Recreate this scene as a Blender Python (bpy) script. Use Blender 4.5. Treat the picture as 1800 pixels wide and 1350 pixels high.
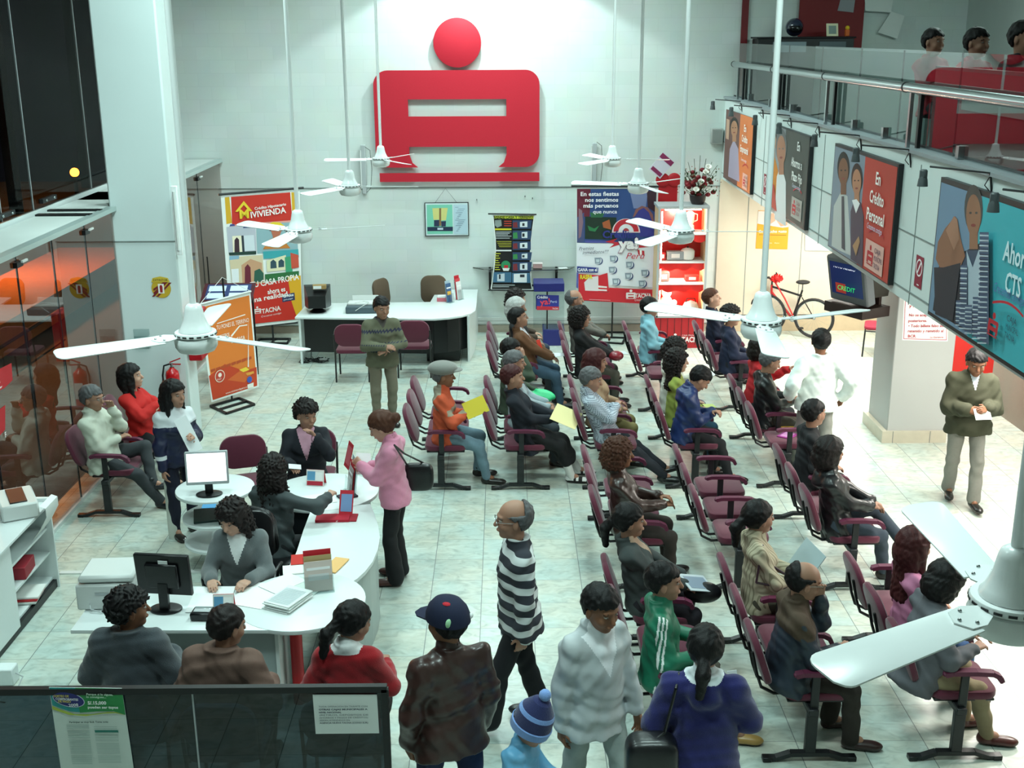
import bpy, bmesh, math, random
import numpy as np
from mathutils import Vector, Matrix, Euler
PI = math.pi
for o in list(bpy.data.objects):
    bpy.data.objects.remove(o, do_unlink=True)
SC = bpy.context.scene
COL = SC.collection

# ------------------------------------------------------------------ camera
CAM_H = 4.783
_th, _ro, _ya, FPX = .29133, -.0049, .00553, 2056.5
_F = Vector((math.sin(_ya)*math.cos(_th), math.cos(_ya)*math.cos(_th), -math.sin(_th)))
_R = Vector((math.cos(_ya), -math.sin(_ya), 0)); _U = _R.cross(_F)
CR = _R*math.cos(_ro) + _U*math.sin(_ro); CU = -_R*math.sin(_ro) + _U*math.cos(_ro)
cd = bpy.data.cameras.new('camera'); cam = bpy.data.objects.new('camera', cd); COL.objects.link(cam)
cd.sensor_width = 36; cd.sensor_fit = 'HORIZONTAL'; cd.lens = FPX/1800*36; cd.clip_start = .05; cd.clip_end = 300
cam.matrix_world = Matrix((( CR.x, CU.x, -_F.x, 0), (CR.y, CU.y, -_F.y, 0), (CR.z, CU.z, -_F.z, CAM_H), (0,0,0,1)))
SC.camera = cam

# ------------------------------------------------------------------ look, world and lights
SC.view_settings.view_transform = 'Standard'; SC.view_settings.look = 'None'
SC.view_settings.exposure = -0.08; SC.view_settings.gamma = 1.0; SC.view_settings.use_curve_mapping = False
W = bpy.data.worlds.new('night'); SC.world = W; W.use_nodes = True
W.node_tree.nodes['Background'].inputs[0].default_value = (.012, .012, .02, 1)
W.node_tree.nodes['Background'].inputs[1].default_value = .6
COOL = (.74, 1.0, .96); WARM = (1.0, .90, .76)
def area(name, loc, sx, sy, power, color, rot=(0,0,0), spread=PI):
    l = bpy.data.lights.new(name, 'AREA'); l.shape = 'RECTANGLE'; l.size = sx; l.size_y = sy
    l.energy = power; l.color = color; l.spread = spread
    o = bpy.data.objects.new(name, l); COL.objects.link(o); o.location = loc; o.rotation_euler = rot
    return o
def spot(name, loc, tgt, power, color, ang, blend=.15, r=.05):
    l = bpy.data.lights.new(name, 'SPOT'); l.energy = power; l.color = color; l.spot_size = ang; l.spot_blend = blend; l.shadow_soft_size = r
    o = bpy.data.objects.new(name, l); COL.objects.link(o); o.location = loc
    o.rotation_euler = (Vector(tgt)-Vector(loc)).to_track_quat('-Z', 'Y').to_euler(); return o
def point(name, loc, power, color, r=.05):
    l = bpy.data.lights.new(name, 'POINT'); l.energy = power; l.color = color; l.shadow_soft_size = r
    o = bpy.data.objects.new(name, l); COL.objects.link(o); o.location = loc; return o
# ceiling luminaires of the tall hall (z = 7), rows of tubes
for yy in (4.5, 8.5, 12.5, 15.8):
    for xx in (-2.6, 1.2):
        area('hall_ceiling_lamp', (xx, yy, 6.9), 1.3, .6, 95, COOL, (0, 0, 0), 2.35)
# floodlight over the logo wall
spot('logo_floodlight', (-.3, 18.15, 6.4), (-.3, 18.0, 0), 420, (.80, 1, .97), 2.12, .12, .05)
area('wall_wash_fill', (-.3, 16.3, 6.9), 3.6, .3, 70, (.80, 1, .97), (.85, 0, 0), 2.3)  # fill light added to brighten the logo wall
# strong warm white ceiling lamps under the gallery
for yy in (8.2, 11.2, 14.2, 17.2):
    area('gallery_soffit_lamp', (5.2, yy, 2.46), 1.5, .7, 140, (1.0, .95, .87))
point('street_lamp_pavement', (-7.8, 14.0, 2.6), 45, (1, .36, .07), .2)
# lamps of the upper office
area('upper_office_lamp', (6.0, 14, 6.2), 2.0, 1.0, 110, (.75, 1, .93))
# added column spot, then orange street lamps outside
spot('column_fill_spot', (-1.6, 7.2, 6.9), (-4.25, 13.6, 3.9), 1050, COOL, .75, .6, .1)  # extra spot added to brighten the front of the left column
point('street_lamp_light', (-9.0, 21.5, 2.2), 420, (1, .33, .05), .2)
point('street_lamp_glow', (-16, 34, 6.0), 1200, (1, .4, .08), .3)

# ------------------------------------------------------------------ pixel helpers (turn a point of the photograph into a point in the room)
def _ray(x, y): return _F + CR*((x-900)/FPX) - CU*((y-675)/FPX)
def PZ(x, y, z=0.):
    d = _ray(x, y); t = (z-CAM_H)/d.z; return Vector((d.x*t, d.y*t, z))
def PY(x, y, Y):
    d = _ray(x, y); t = Y/d.y; return Vector((d.x*t, Y, CAM_H+d.z*t))
def PX(x, y, X):
    d = _ray(x, y); t = X/d.x; return Vector((X, d.y*t, CAM_H+d.z*t))

# ------------------------------------------------------------------ materials
def lin(c):
    if isinstance(c, str): c = [int(c[i:i+2], 16)/255 for i in (0, 2, 4)]
    return tuple((v/12.92 if v <= .04045 else ((v+.055)/1.055)**2.4) for v in c[:3]) + (1.,)
_mats = {}
def mat(name, color, rough=.5, metal=0., noise=0., nscale=30., bump=0., bscale=60., emit=0., coat=0., spec=None, stretch=None, sheen=0., sub=0.):
    key = name
    if key in _mats: return _mats[key]
    m = bpy.data.materials.new(name); m.use_nodes = True; _mats[key] = m
    nt = m.node_tree; N = nt.nodes; L = nt.links; b = N['Principled BSDF']
    c = lin(color); b.inputs['Base Color'].default_value = c
    b.inputs['Roughness'].default_value = rough; b.inputs['Metallic'].default_value = metal
    if spec is not None: b.inputs['Specular IOR Level'].default_value = spec
    if coat: b.inputs['Coat Weight'].default_value = coat; b.inputs['Coat Roughness'].default_value = .15
    if sheen: b.inputs['Sheen Weight'].default_value = sheen
    if sub: b.inputs['Subsurface Weight'].default_value = sub; b.inputs['Subsurface Radius'].default_value = (.01, .004, .002); b.inputs['Subsurface Scale'].default_value = .5
    if emit: b.inputs['Emission Color'].default_value = c; b.inputs['Emission Strength'].default_value = emit
    tc = N.new('ShaderNodeTexCoord'); mp = N.new('ShaderNodeMapping'); L.new(tc.outputs['Object'], mp.inputs[0])
    if stretch: mp.inputs['Scale'].default_value = stretch
    if noise:
        n = N.new('ShaderNodeTexNoise'); n.inputs['Scale'].default_value = nscale; n.inputs['Detail'].default_value = 4; L.new(mp.outputs[0], n.inputs[0])
        mx = N.new('ShaderNodeMix'); mx.data_type = 'RGBA'
        mx.inputs[6].default_value = tuple(v*(1-noise) for v in c[:3])+(1,); mx.inputs[7].default_value = tuple(min(1, v*(1+noise)+.01*noise) for v in c[:3])+(1,)
        L.new(n.outputs['Fac'], mx.inputs[0]); L.new(mx.outputs[2], b.inputs['Base Color'])
    if bump:
        n2 = N.new('ShaderNodeTexNoise'); n2.inputs['Scale'].default_value = bscale; n2.inputs['Detail'].default_value = 3; L.new(mp.outputs[0], n2.inputs[0])
        bp = N.new('ShaderNodeBump'); bp.inputs['Strength'].default_value = bump; bp.inputs['Distance'].default_value = .004
        L.new(n2.outputs['Fac'], bp.inputs['Height']); L.new(bp.outputs[0], b.inputs['Normal'])
    return m
def glassmat(name, tint=(1, 1, 1), ior=1.5, rough=.0, extra=0.):
    if name in _mats: return _mats[name]
    m = bpy.data.materials.new(name); m.use_nodes = True; _mats[name] = m
    nt = m.node_tree; N = nt.nodes; L = nt.links; N.remove(N['Principled BSDF']); out = N['Material Output']
    t = N.new('ShaderNodeBsdfTransparent'); t.inputs[0].default_value = tuple(tint)+(1,)
    g = N.new('ShaderNodeBsdfGlossy'); g.inputs['Roughness'].default_value = rough
    f = N.new('ShaderNodeFresnel'); f.inputs[0].default_value = ior
    mx = N.new('ShaderNodeMixShader')
    a = N.new('ShaderNodeMath'); a.operation = 'ADD'; a.use_clamp = True; a.inputs[1].default_value = extra; L.new(f.outputs[0], a.inputs[0])
    ge = N.new('ShaderNodeNewGeometry'); nb = N.new('ShaderNodeMath'); nb.operation = 'SUBTRACT'; nb.inputs[0].default_value = 1; L.new(ge.outputs['Backfacing'], nb.inputs[1])
    mu = N.new('ShaderNodeMath'); mu.operation = 'MULTIPLY'; L.new(a.outputs[0], mu.inputs[0]); L.new(nb.outputs[0], mu.inputs[1]); L.new(mu.outputs[0], mx.inputs[0])
    L.new(t.outputs[0], mx.inputs[1]); L.new(g.outputs[0], mx.inputs[2]); L.new(mx.outputs[0], out.inputs[0])
    return m
M = {}
M['white_lam'] = mat('white_laminate', 'dfe6e6', .3, noise=.02)
M['white_paint'] = mat('white_painted_metal', 'eef2f2', .3)
M['fan_white'] = mat('fan_white_enamel', 'f4f8f8', .25)
M['black_metal'] = mat('black_metal', '0c0d10', .4)
M['dark_metal'] = mat('charcoal_metal', '17191c', .45)
M['chrome'] = mat('brushed_steel', 'b4babc', .22, metal=1.)
M['grey_plastic'] = mat('grey_plastic', 'aeb4b6', .45)
M['pale_plastic'] = mat('pale_plastic', 'd2d6d4', .4)
M['black_plastic'] = mat('black_plastic', '0b0c0f', .35)
M['maroon'] = mat('maroon_fabric', '5c1831', .85, noise=.12, nscale=120, bump=.25, bscale=300, sheen=.3)
M['maroon_arm'] = mat('maroon_armrest_foam', '5a1c38', .6)
M['brown_fab'] = mat('brown_chair_fabric', '5a4a3a', .85, noise=.1, nscale=120)
M['red_lam'] = mat('red_panel', 'b0101c', .4)
M['logo_red'] = mat('red_logo_board', 'c01a30', .55, noise=.05, nscale=40)
M['paper'] = mat('paper_white', 'e8ecea', .8)
M['ink'] = mat('ink_black', '1a1a1e', .8)

# ------------------------------------------------------------------ mesh builder
class MB:
    def __init__(s): s.v = []; s.f = []; s.m = []; s.sm = []; s.mats = []
    def _mi(s, m):
        if m not in s.mats: s.mats.append(m)
        return s.mats.index(m)
    def add(s, vs, fs, m, smooth=False, mx=None):
        b = len(s.v)
        if mx is not None: vs = [mx @ Vector(v) for v in vs]
        s.v += [tuple(v) for v in vs]; i = s._mi(m)
        for f in fs: s.f.append(tuple(b+k for k in f)); s.m.append(i); s.sm.append(smooth)
        return s
    def addbm(s, bm, m, smooth=False, mx=None):
        bm.verts.index_update()
        s.add([v.co.copy() for v in bm.verts], [[v.index for v in f.verts] for f in bm.faces], m, smooth, mx); bm.free(); return s
    def box(s, c, d, m, bev=0., rz=0., mx=None, seg=1):
        bm = bmesh.new(); bmesh.ops.create_cube(bm, size=1)
        for v in bm.verts: v.co = Vector((v.co.x*d[0], v.co.y*d[1], v.co.z*d[2]))
        if bev: bmesh.ops.bevel(bm, geom=bm.edges[:], offset=bev, segments=seg, affect='EDGES', profile=.5)
        T = Matrix.Translation(c) @ Matrix.Rotation(rz, 4, 'Z')
        if mx is not None: T = mx @ T
        return s.addbm(bm, m, bev > 0, T)
    def tube(s, pts, r, m, n=8, caps=True, closed=False, mx=None):
        pts = [Vector(p) for p in pts]; rr = r if isinstance(r, (list, tuple)) else [r]*len(pts)
        vs = []; fs = []; K = len(pts); up = None
        for i, p in enumerate(pts):
            if closed: t = (pts[(i+1) % K]-pts[i-1])
            elif i == 0: t = pts[1]-pts[0]
            elif i == K-1: t = pts[-1]-pts[-2]
            else: t = (pts[i+1]-pts[i]).normalized() + (pts[i]-pts[i-1]).normalized()
            if t.length < 1e-9: t = Vector((0, 0, 1))
            t.normalize()
            if up is None: up = Vector((0, 0, 1)) if abs(t.z) < .9 else Vector((1, 0, 0))
            a = t.cross(up)
            if a.length < 1e-4: a = t.cross(Vector((0, 1, 0)))
            a.normalize(); b = a.cross(t).normalized(); up = b
            for k in range(n):
                q = 2*PI*k/n; vs.append(p + (a*math.cos(q)+b*math.sin(q))*rr[i])
        R = K if closed else K-1
        for i in range(R):
            j = (i+1) % K
            for k in range(n): fs.append((i*n+k, i*n+(k+1) % n, j*n+(k+1) % n, j*n+k))
        if caps and not closed: fs.append(tuple(range(n))[::-1]); fs.append(tuple((K-1)*n+k for k in range(n)))
        return s.add(vs, fs, m, True, mx)
    def bar(s, a, b, w, h, m, up=(0, 0, 1)):
        a = Vector(a); b = Vector(b); t = (b-a); L = t.length; t.normalize(); up = Vector(up)
        if abs(t.dot(up)) > .99: up = Vector((1, 0, 0))
        x = t.cross(up).normalized(); y = x.cross(t)
        vs = []
        for q in (a, b):
            for sx, sy in ((-1, -1), (1, -1), (1, 1), (-1, 1)): vs.append(q + x*sx*w/2 + y*sy*h/2)
        return s.add(vs, [(0, 1, 2, 3), (7, 6, 5, 4), (0, 4, 5, 1), (1, 5, 6, 2), (2, 6, 7, 3), (3, 7, 4, 0)], m)
    def prism(s, poly, z0, z1, m, mx=None, bev=0., holes=None):
        bm = bmesh.new(); vs = [bm.verts.new((p[0], p[1], z0)) for p in poly]
        f = bm.faces.new(vs); bm.normal_update()
        if f.normal.z > 0: f.normal_flip()
        r = bmesh.ops.extrude_face_region(bm, geom=[f]); 
        for v in [g for g in r['geom'] if isinstance(g, bmesh.types.BMVert)]: v.co.z = z1
        bmesh.ops.recalc_face_normals(bm, faces=bm.faces[:])
        if bev: bmesh.ops.bevel(bm, geom=[e for e in bm.edges if abs(e.verts[0].co.z-e.verts[1].co.z) < 1e-6], offset=bev, segments=2, affect='EDGES', profile=.5)
        return s.addbm(bm, m, bev > 0, mx)
    def lathe(s, prof, m, n=24, mx=None):
        vs = []; fs = []
        for r, z in prof:
            for k in range(n): q = 2*PI*k/n; vs.append((max(r, 1e-4)*math.cos(q), max(r, 1e-4)*math.sin(q), z))
        for i in range(len(prof)-1):
            for k in range(n): fs.append((i*n+k, i*n+(k+1) % n, (i+1)*n+(k+1) % n, (i+1)*n+k))
        return s.add(vs, fs, m, True, mx)
    def ball(s, c, r, m, n=12, mx=None, sc=(1, 1, 1)):
        prof = [(r*math.sin(PI*i/(n-2 or 1)), -r*math.cos(PI*i/(n-2 or 1))) for i in range(n-1)]
        T = Matrix.Translation(c) @ Matrix.Diagonal((sc[0], sc[1], sc[2], 1))
        if mx is not None: T = mx @ T
        return s.lathe(prof, m, n, T)
    def quad(s, a, b, c, d, m): return s.add([a, b, c, d], [(0, 1, 2, 3)], m)
    def build(s, name, parent=None, ang=.7, loc=None, rot=None):
        me = bpy.data.meshes.new(name); me.from_pydata(s.v, [], s.f)
        for x in s.mats: me.materials.append(x)
        me.polygons.foreach_set('material_index', s.m); me.polygons.foreach_set('use_smooth', s.sm)
        me.update()
        if any(s.sm): me.set_sharp_from_angle(angle=ang)
        o = bpy.data.objects.new(name, me); COL.objects.link(o)
        if parent is not None: o.parent = parent
        if loc is not None: o.location = loc
        if rot is not None: o.rotation_euler = rot
        return o
def tag(o, label=None, cat=None, group=None, kind=None):
    if label: o['label'] = label
    if cat: o['category'] = cat
    if group: o['group'] = group
    if kind: o['kind'] = kind
    return o
def thing(name, label, cat, loc=(0, 0, 0), rz=0., group=None):
    o = bpy.data.objects.new(name, None); COL.objects.link(o); o.location = loc; o.rotation_euler = (0, 0, rz); o.empty_display_size = .1
    return tag(o, label, cat, group)
def struct(name, mb, label=None, parent=None):
    o = mb.build(name, parent)
    if parent is None: o['kind'] = 'structure'
    if label: o['label'] = label
    return o
def copy_tree(o, parent=None):
    c = o.copy(); COL.objects.link(c)
    if parent is not None: c.parent = parent
    for ch in list(o.children): copy_tree(ch, c)
    return c
def circ(cx, cy, r, n=32, a0=0., a1=2*PI, ry=None):
    ry = ry or r; full = abs(a1-a0-2*PI) < 1e-6; k = n if full else n-1
    return [(cx+r*math.cos(a0+(a1-a0)*i/k), cy+ry*math.sin(a0+(a1-a0)*i/k)) for i in range(n)]
def rrect(w, h, r, cx=0, cy=0, n=6):
    p = []
    for sx, sy, a in ((1, 1, 0), (-1, 1, PI/2), (-1, -1, PI), (1, -1, 3*PI/2)):
        for i in range(n+1):
            q = a+PI/2*i/n; p.append((cx+sx*(w/2-r)+r*math.cos(q), cy+sy*(h/2-r)+r*math.sin(q)))
    return p
# flat print on a plane: frame given by origin O, unit right vector A, unit up vector B, outward normal C
class Plane:
    def __init__(s, O, A, B=(0, 0, 1)):
        s.O = Vector(O); s.A = Vector(A).normalized(); s.B = Vector(B).normalized(); s.C = s.A.cross(s.B).normalized()
        s.mx = Matrix(((s.A.x, s.B.x, s.C.x, s.O.x), (s.A.y, s.B.y, s.C.y, s.O.y), (s.A.z, s.B.z, s.C.z, s.O.z), (0, 0, 0, 1)))
    def uv(s, x, y):           # a pixel of the photograph on this plane
        d = _ray(x, y); o = s.O-Vector((0, 0, CAM_H)); t = o.dot(s.C)/d.dot(s.C); p = d*t+Vector((0, 0, CAM_H))-s.O
        return (p.dot(s.A), p.dot(s.B))
def flatmat(c, rough=.6): 
    c = c if isinstance(c, str) else '%02x%02x%02x' % tuple(int(v*255) for v in c)
    return mat('print_'+c, c, rough)
def print_on(name, pl, shapes, parent=None, d0=.001, step=.0004):
    """shapes: list of (colour, polygon in plane coordinates); later shapes lie above earlier ones"""
    mb = MB()
    for i, (c, poly) in enumerate(shapes):
        bm = bmesh.new()
        try: f = bm.faces.new([bm.verts.new((p[0], p[1], d0+step*i)) for p in poly])
        except ValueError: bm.free(); continue
        bm.normal_update()
        if f.normal.z < 0: f.normal_flip()
        if len(poly) > 4: bmesh.ops.triangulate(bm, faces=[f])
        mb.addbm(bm, c if not isinstance(c, str) else flatmat(c), False, pl.mx)
    return mb.build(name, parent)
def text_mesh(body, size, bold=0., shear=0., align='LEFT', sx=1., ext=0.0, space=1.):
    cu = bpy.data.curves.new('lettering', 'FONT'); cu.body = body; cu.size = size; cu.offset = bold*size; cu.shear = shear
    cu.align_x = align; cu.extrude = ext; cu.resolution_u = 2; cu.space_character = space
    o = bpy.data.objects.new('tmp', cu); COL.objects.link(o)
    dg = bpy.context.evaluated_depsgraph_get(); dg.update()
    me = bpy.data.meshes.new_from_object(o.evaluated_get(dg)); bpy.data.objects.remove(o, do_unlink=True); bpy.data.curves.remove(cu)
    vs = [Vector((v.co.x*sx, v.co.y, v.co.z)) for v in me.vertices]; fs = [tuple(p.vertices) for p in me.polygons]; bpy.data.meshes.remove(me)
    return vs, fs
def letter_on(name, pl, lines, parent=None, d=.008):
    """lines: (text, u, v, cap height, colour, options)"""
    mb = MB()
    for ln in lines:
        body, u, v, h, c = ln[:5]; op = dict(ln[5]) if len(ln) > 5 else {}
        rot = op.pop('rot', 0.); width = op.pop('width', None); dd = op.pop('d', d)
        vs, fs = text_mesh(body, h/.72, **op)
        if not vs: continue
        if width:
            w0 = max(p.x for p in vs)-min(p.x for p in vs); k = width/w0
            vs = [Vector((p.x*k, p.y, p.z)) for p in vs]
        T = Matrix.Translation((u, v, dd)) @ Matrix.Rotation(rot, 4, 'Z')
        mb.add(vs, fs, flatmat(c) if isinstance(c, str) else c, False, pl.mx @ T)
    return mb.build(name, parent)
def board(name, pl, poly, th, m, parent=None, edge=None):
    mb = MB(); mb.prism(poly, -th, 0, m, pl.mx); return mb.build(name, parent)
def bank_mark(u, v, w, c, gap=None):
    """the bank's emblem: dot over a rounded frame with a crossbar, standing on a bar; (u, v) lower left, w wide"""
    s = w/290.
    def P(l): return [(u+(x)*s, v+(200-y)*s) for x, y in l]
    T, B = 0, 172
    out = [(c, [(u+145*s+43*s*math.cos(a*PI/16), v+(200+50)*s+41*s*math.sin(a*PI/16)) for a in range(32)])]
    def arc(cx, cy, r, a0, a1): return [(cx+r*math.cos(a0+(a1-a0)*i/6), cy-r*math.sin(a0+(a1-a0)*i/6)) for i in range(7)]
    out.append((c, P(arc(26, 28, 26, PI, PI/2)+arc(262, 28, 26, PI/2, 0)+[(288, 52), (0, 52)])))        # top
    out.append((c, P([(0, 52), (60, 52), (60, 82), (0, 82)]))); out.append((c, P([(231, 52), (288, 52), (288, 82), (231, 82)])))
    out.append((c, P([(0, 82), (288, 82), (288, 135), (0, 135)])))
    out.append((c, P([(0, 135), (60, 135), (61, 152), (74, 172), (26, 172)]+arc(26, 146, 26, -PI/2, -PI)[0:7])))
    out.append((c, P([(288, 135)]+arc(262, 146, 26, 0, -PI/2)+[(218, 172), (231, 152), (231, 135)])))
    out.append((c, P([(5, 181), (288, 181), (288, 197), (5, 197)])))
    return out
# ------------------------------------------------------------------ the room
YW = 18.99        # logo wall
XG = -4.56        # glass front on the left
XM = 3.5          # face of the gallery beam
T0 = .45
def floor_mat():
    m = bpy.data.materials.new('floor_tiles'); m.use_nodes = True; nt = m.node_tree; N = nt.nodes; L = nt.links; b = N['Principled BSDF']
    tc = N.new('ShaderNodeTexCoord'); sp = N.new('ShaderNodeSeparateXYZ'); L.new(tc.outputs['Object'], sp.inputs[0])
    def mth(op, a, b_=None, c=None):
        n = N.new('ShaderNodeMath'); n.operation = op
        for i, q in enumerate((a, b_, c)):
            if q is None: continue
            if isinstance(q, (int, float)): n.inputs[i].default_value = q
            else: L.new(q, n.inputs[i])
        return n.outputs[0]
    u = mth('ADD', mth('DIVIDE', sp.outputs[0], T0), 1.505+100)
    far = mth('GREATER_THAN', sp.outputs[1], 7.915)
    v = mth('ADD', mth('DIVIDE', mth('SUBTRACT', sp.outputs[1], mth('ADD', 7.6, mth('MULTIPLY', far, .315))), T0), 100)
    fu = mth('FRACT', u); fv = mth('FRACT', v)
    def line(f, w): return mth('LESS_THAN', mth('MINIMUM', f, mth('SUBTRACT', 1., f)), w)
    g = mth('MAXIMUM', line(fu, .0065), mth('MULTIPLY', line(fv, .0065), .6))
    cid = N.new('ShaderNodeCombineXYZ'); L.new(mth('FLOOR', u), cid.inputs[0]); L.new(mth('FLOOR', v), cid.inputs[1])
    wn = N.new('ShaderNodeTexWhiteNoise'); L.new(cid.outputs[0], wn.inputs['Vector'])
    ad = N.new('ShaderNodeVectorMath'); ad.operation = 'MULTIPLY_ADD'; ad.inputs[1].default_value = (7, 7, 7); L.new(wn.outputs['Color'], ad.inputs[0]); L.new(tc.outputs['Object'], ad.inputs[2])
    mp = N.new('ShaderNodeMapping'); mp.inputs['Scale'].default_value = (1, 1.7, 1); mp.inputs['Rotation'].default_value = (0, 0, .5); L.new(ad.outputs[0], mp.inputs[0])
    n1 = N.new('ShaderNodeTexNoise'); n1.inputs['Scale'].default_value = 7; n1.inputs['Detail'].default_value = 8; n1.inputs['Distortion'].default_value = 1.2; L.new(mp.outputs[0], n1.inputs[0])
    r = N.new('ShaderNodeValToRGB'); r.color_ramp.elements[0].position = .30; r.color_ramp.elements[0].color = lin('afb6b0')
    r.color_ramp.elements[1].position = .66; r.color_ramp.elements[1].color = lin('d3d8d2')
    e = r.color_ramp.elements.new(.48); e.color = lin('c8cdc6'); L.new(n1.outputs['Fac'], r.inputs[0])
    n2 = N.new('ShaderNodeTexNoise'); n2.inputs['Scale'].default_value = 2.2; n2.inputs['Detail'].default_value = 3; L.new(ad.outputs[0], n2.inputs[0])
    r2 = N.new('ShaderNodeValToRGB'); r2.color_ramp.elements[0].position = .35; r2.color_ramp.elements[0].color = lin('e6f4f4'); r2.color_ramp.elements[1].position = .65; r2.color_ramp.elements[1].color = lin('f6f3ea'); L.new(n2.outputs['Fac'], r2.inputs[0])
    mu = N.new('ShaderNodeMix'); mu.data_type = 'RGBA'; mu.blend_type = 'MULTIPLY'; mu.inputs[0].default_value = 1; L.new(r.outputs[0], mu.inputs[6]); L.new(r2.outputs[0], mu.inputs[7])
    mg = N.new('ShaderNodeMix'); mg.data_type = 'RGBA'; L.new(g, mg.inputs[0]); L.new(mu.outputs[2], mg.inputs[6]); mg.inputs[7].default_value = lin('6a7270')
    L.new(mg.outputs[2], b.inputs['Base Color']); b.inputs['Roughness'].default_value = .3; b.inputs['Specular IOR Level'].default_value = .4
    return m
def wall_mat(name, col, col2, lines=True, zl=2.41):
    m = bpy.data.materials.new(name); m.use_nodes = True; nt = m.node_tree; N = nt.nodes; L = nt.links; b = N['Principled BSDF']
    tc = N.new('ShaderNodeTexCoord'); mp = N.new('ShaderNodeMapping'); mp.inputs['Rotation'].default_value = (PI/2, 0, 0); L.new(tc.outputs['Object'], mp.inputs[0])
    br = N.new('ShaderNodeTexBrick'); br.inputs['Scale'].default_value = 1; br.inputs['Brick Width'].default_value = .4; br.inputs['Row Height'].default_value = .2
    br.inputs['Mortar Size'].default_value = .004; br.inputs['Color1'].default_value = lin(col); br.inputs['Color2'].default_value = lin(col2)
    br.inputs['Mortar'].default_value = tuple(v*.93 for v in lin(col)[:3])+(1,); L.new(mp.outputs[0], br.inputs[0])
    n = N.new('ShaderNodeTexNoise'); n.inputs['Scale'].default_value = 2.5; n.inputs['Detail'].default_value = 6; L.new(tc.outputs['Object'], n.inputs[0])
    mx = N.new('ShaderNodeMix'); mx.data_type = 'RGBA'; mx.blend_type = 'MULTIPLY'; mx.inputs[0].default_value = .12; L.new(br.outputs[0], mx.inputs[6]); L.new(n.outputs['Color'], mx.inputs[7])
    L.new(mx.outputs[2], b.inputs['Base Color']); b.inputs['Roughness'].default_value = .7
    bp = N.new('ShaderNodeBump'); bp.inputs['Strength'].default_value = .25; bp.inputs['Distance'].default_value = .003; L.new(br.outputs['Fac'], bp.inputs['Height']); bp.invert = True; L.new(bp.outputs[0], b.inputs['Normal'])
    return m
def beam_mat():
    """pale painted panels of the gallery beam: one long joint and upright joints"""
    m = mat('gallery_panel_paint', 'd3dedc', .55, noise=.03, nscale=4); return m
WALLM = wall_mat('painted_block_wall', 'dfe7e4', 'dae3e0')
M['wall_plain'] = mat('plain_wall_paint', 'd2d9d6', .7, noise=.04, nscale=3)
M['groove'] = mat('joint_groove', '7f8886', .8)
M['warm_wall'] = mat('warm_wall_panel', 'd9cdb9', .6, noise=.05, nscale=5)
M['base_tile'] = mat('baseboard_tile', 'a99f90', .5, noise=.1, nscale=12)
M['dark_ext'] = mat('outside_paving', '6a625a', .8, noise=.2, nscale=20)
M['glass'] = glassmat('clear_glass', (.86, .9, .9), 1.5, 0, .03)
M['glass_front'] = glassmat('tinted_front_glass', (.85, .8, .78), 1.5, 0, .10)
M['glass_dark'] = glassmat('dark_glass', (.20, .25, .28), 1.5, 0, .02)
M['glass_up'] = glassmat('upper_front_glass', (.45, .45, .45), 1.10, 0, .0)

b = MB(); b.box((1.3, 11, -.1), (12.2, 18, .2), floor_mat()); struct('floor', b)
b = MB(); b.box((1.3, 0.2, -.1), (12.2, 3.6, .2), floor_mat()); struct('floor', b, 'floor tiles under the balcony the view is taken from')
b = MB(); b.box((1.03, YW+.1, 3.5), (12.74, .2, 7), WALLM); struct('wall_back', b)
b = MB(); b.box((1.3, YW-.006, 2.405), (11.8, .012, .012), M['groove'])
b.box((-1.73, YW-.006, 2.405), (5.7, .014, .014), M['groove']); struct('trim_1', b)
b = MB(); b.box((1.3, YW-.01, .06), (11.9, .02, .12), M['base_tile']); struct('baseboard_back', b)
b = MB(); b.box((1.3, YW-.02, .2), (11.9, .04, .1), M['pale_plastic']); b.box((1.3, YW-.041, .2), (11.9, .004, .004), M['groove']); struct('trim_2', b, 'pale plastic cable trunking above the baseboard')
b = MB(); b.box((7.3, 9.5, 3.5), (.2, 21, 7), M['wall_plain']); struct('wall_right', b)
b = MB(); b.box((1.3, 9.5, 7.1), (12.2, 21, .2), M['wall_plain']); struct('ceiling', b)
b = MB(); b.box((1.3, -1.1, 3.5), (12.2, .2, 7), M['wall_plain']); struct('wall_front', b)
# warm lining of the wall under the gallery, with upright joints
b = MB(); b.box((5.35, YW-.03, 1.4), (3.75, .02, 2.24), M['warm_wall'])
for x in (3.95, 4.85, 5.75): b.box((x, YW-.041, 1.4), (.012, .004, 2.24), M['groove'])
b.box((5.35, YW-.04, .13), (3.75, .03, .26), mat('base_tile_warm', 'c9b697', .4, noise=.1, nscale=10)); struct('wall_back_lining', b)

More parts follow.
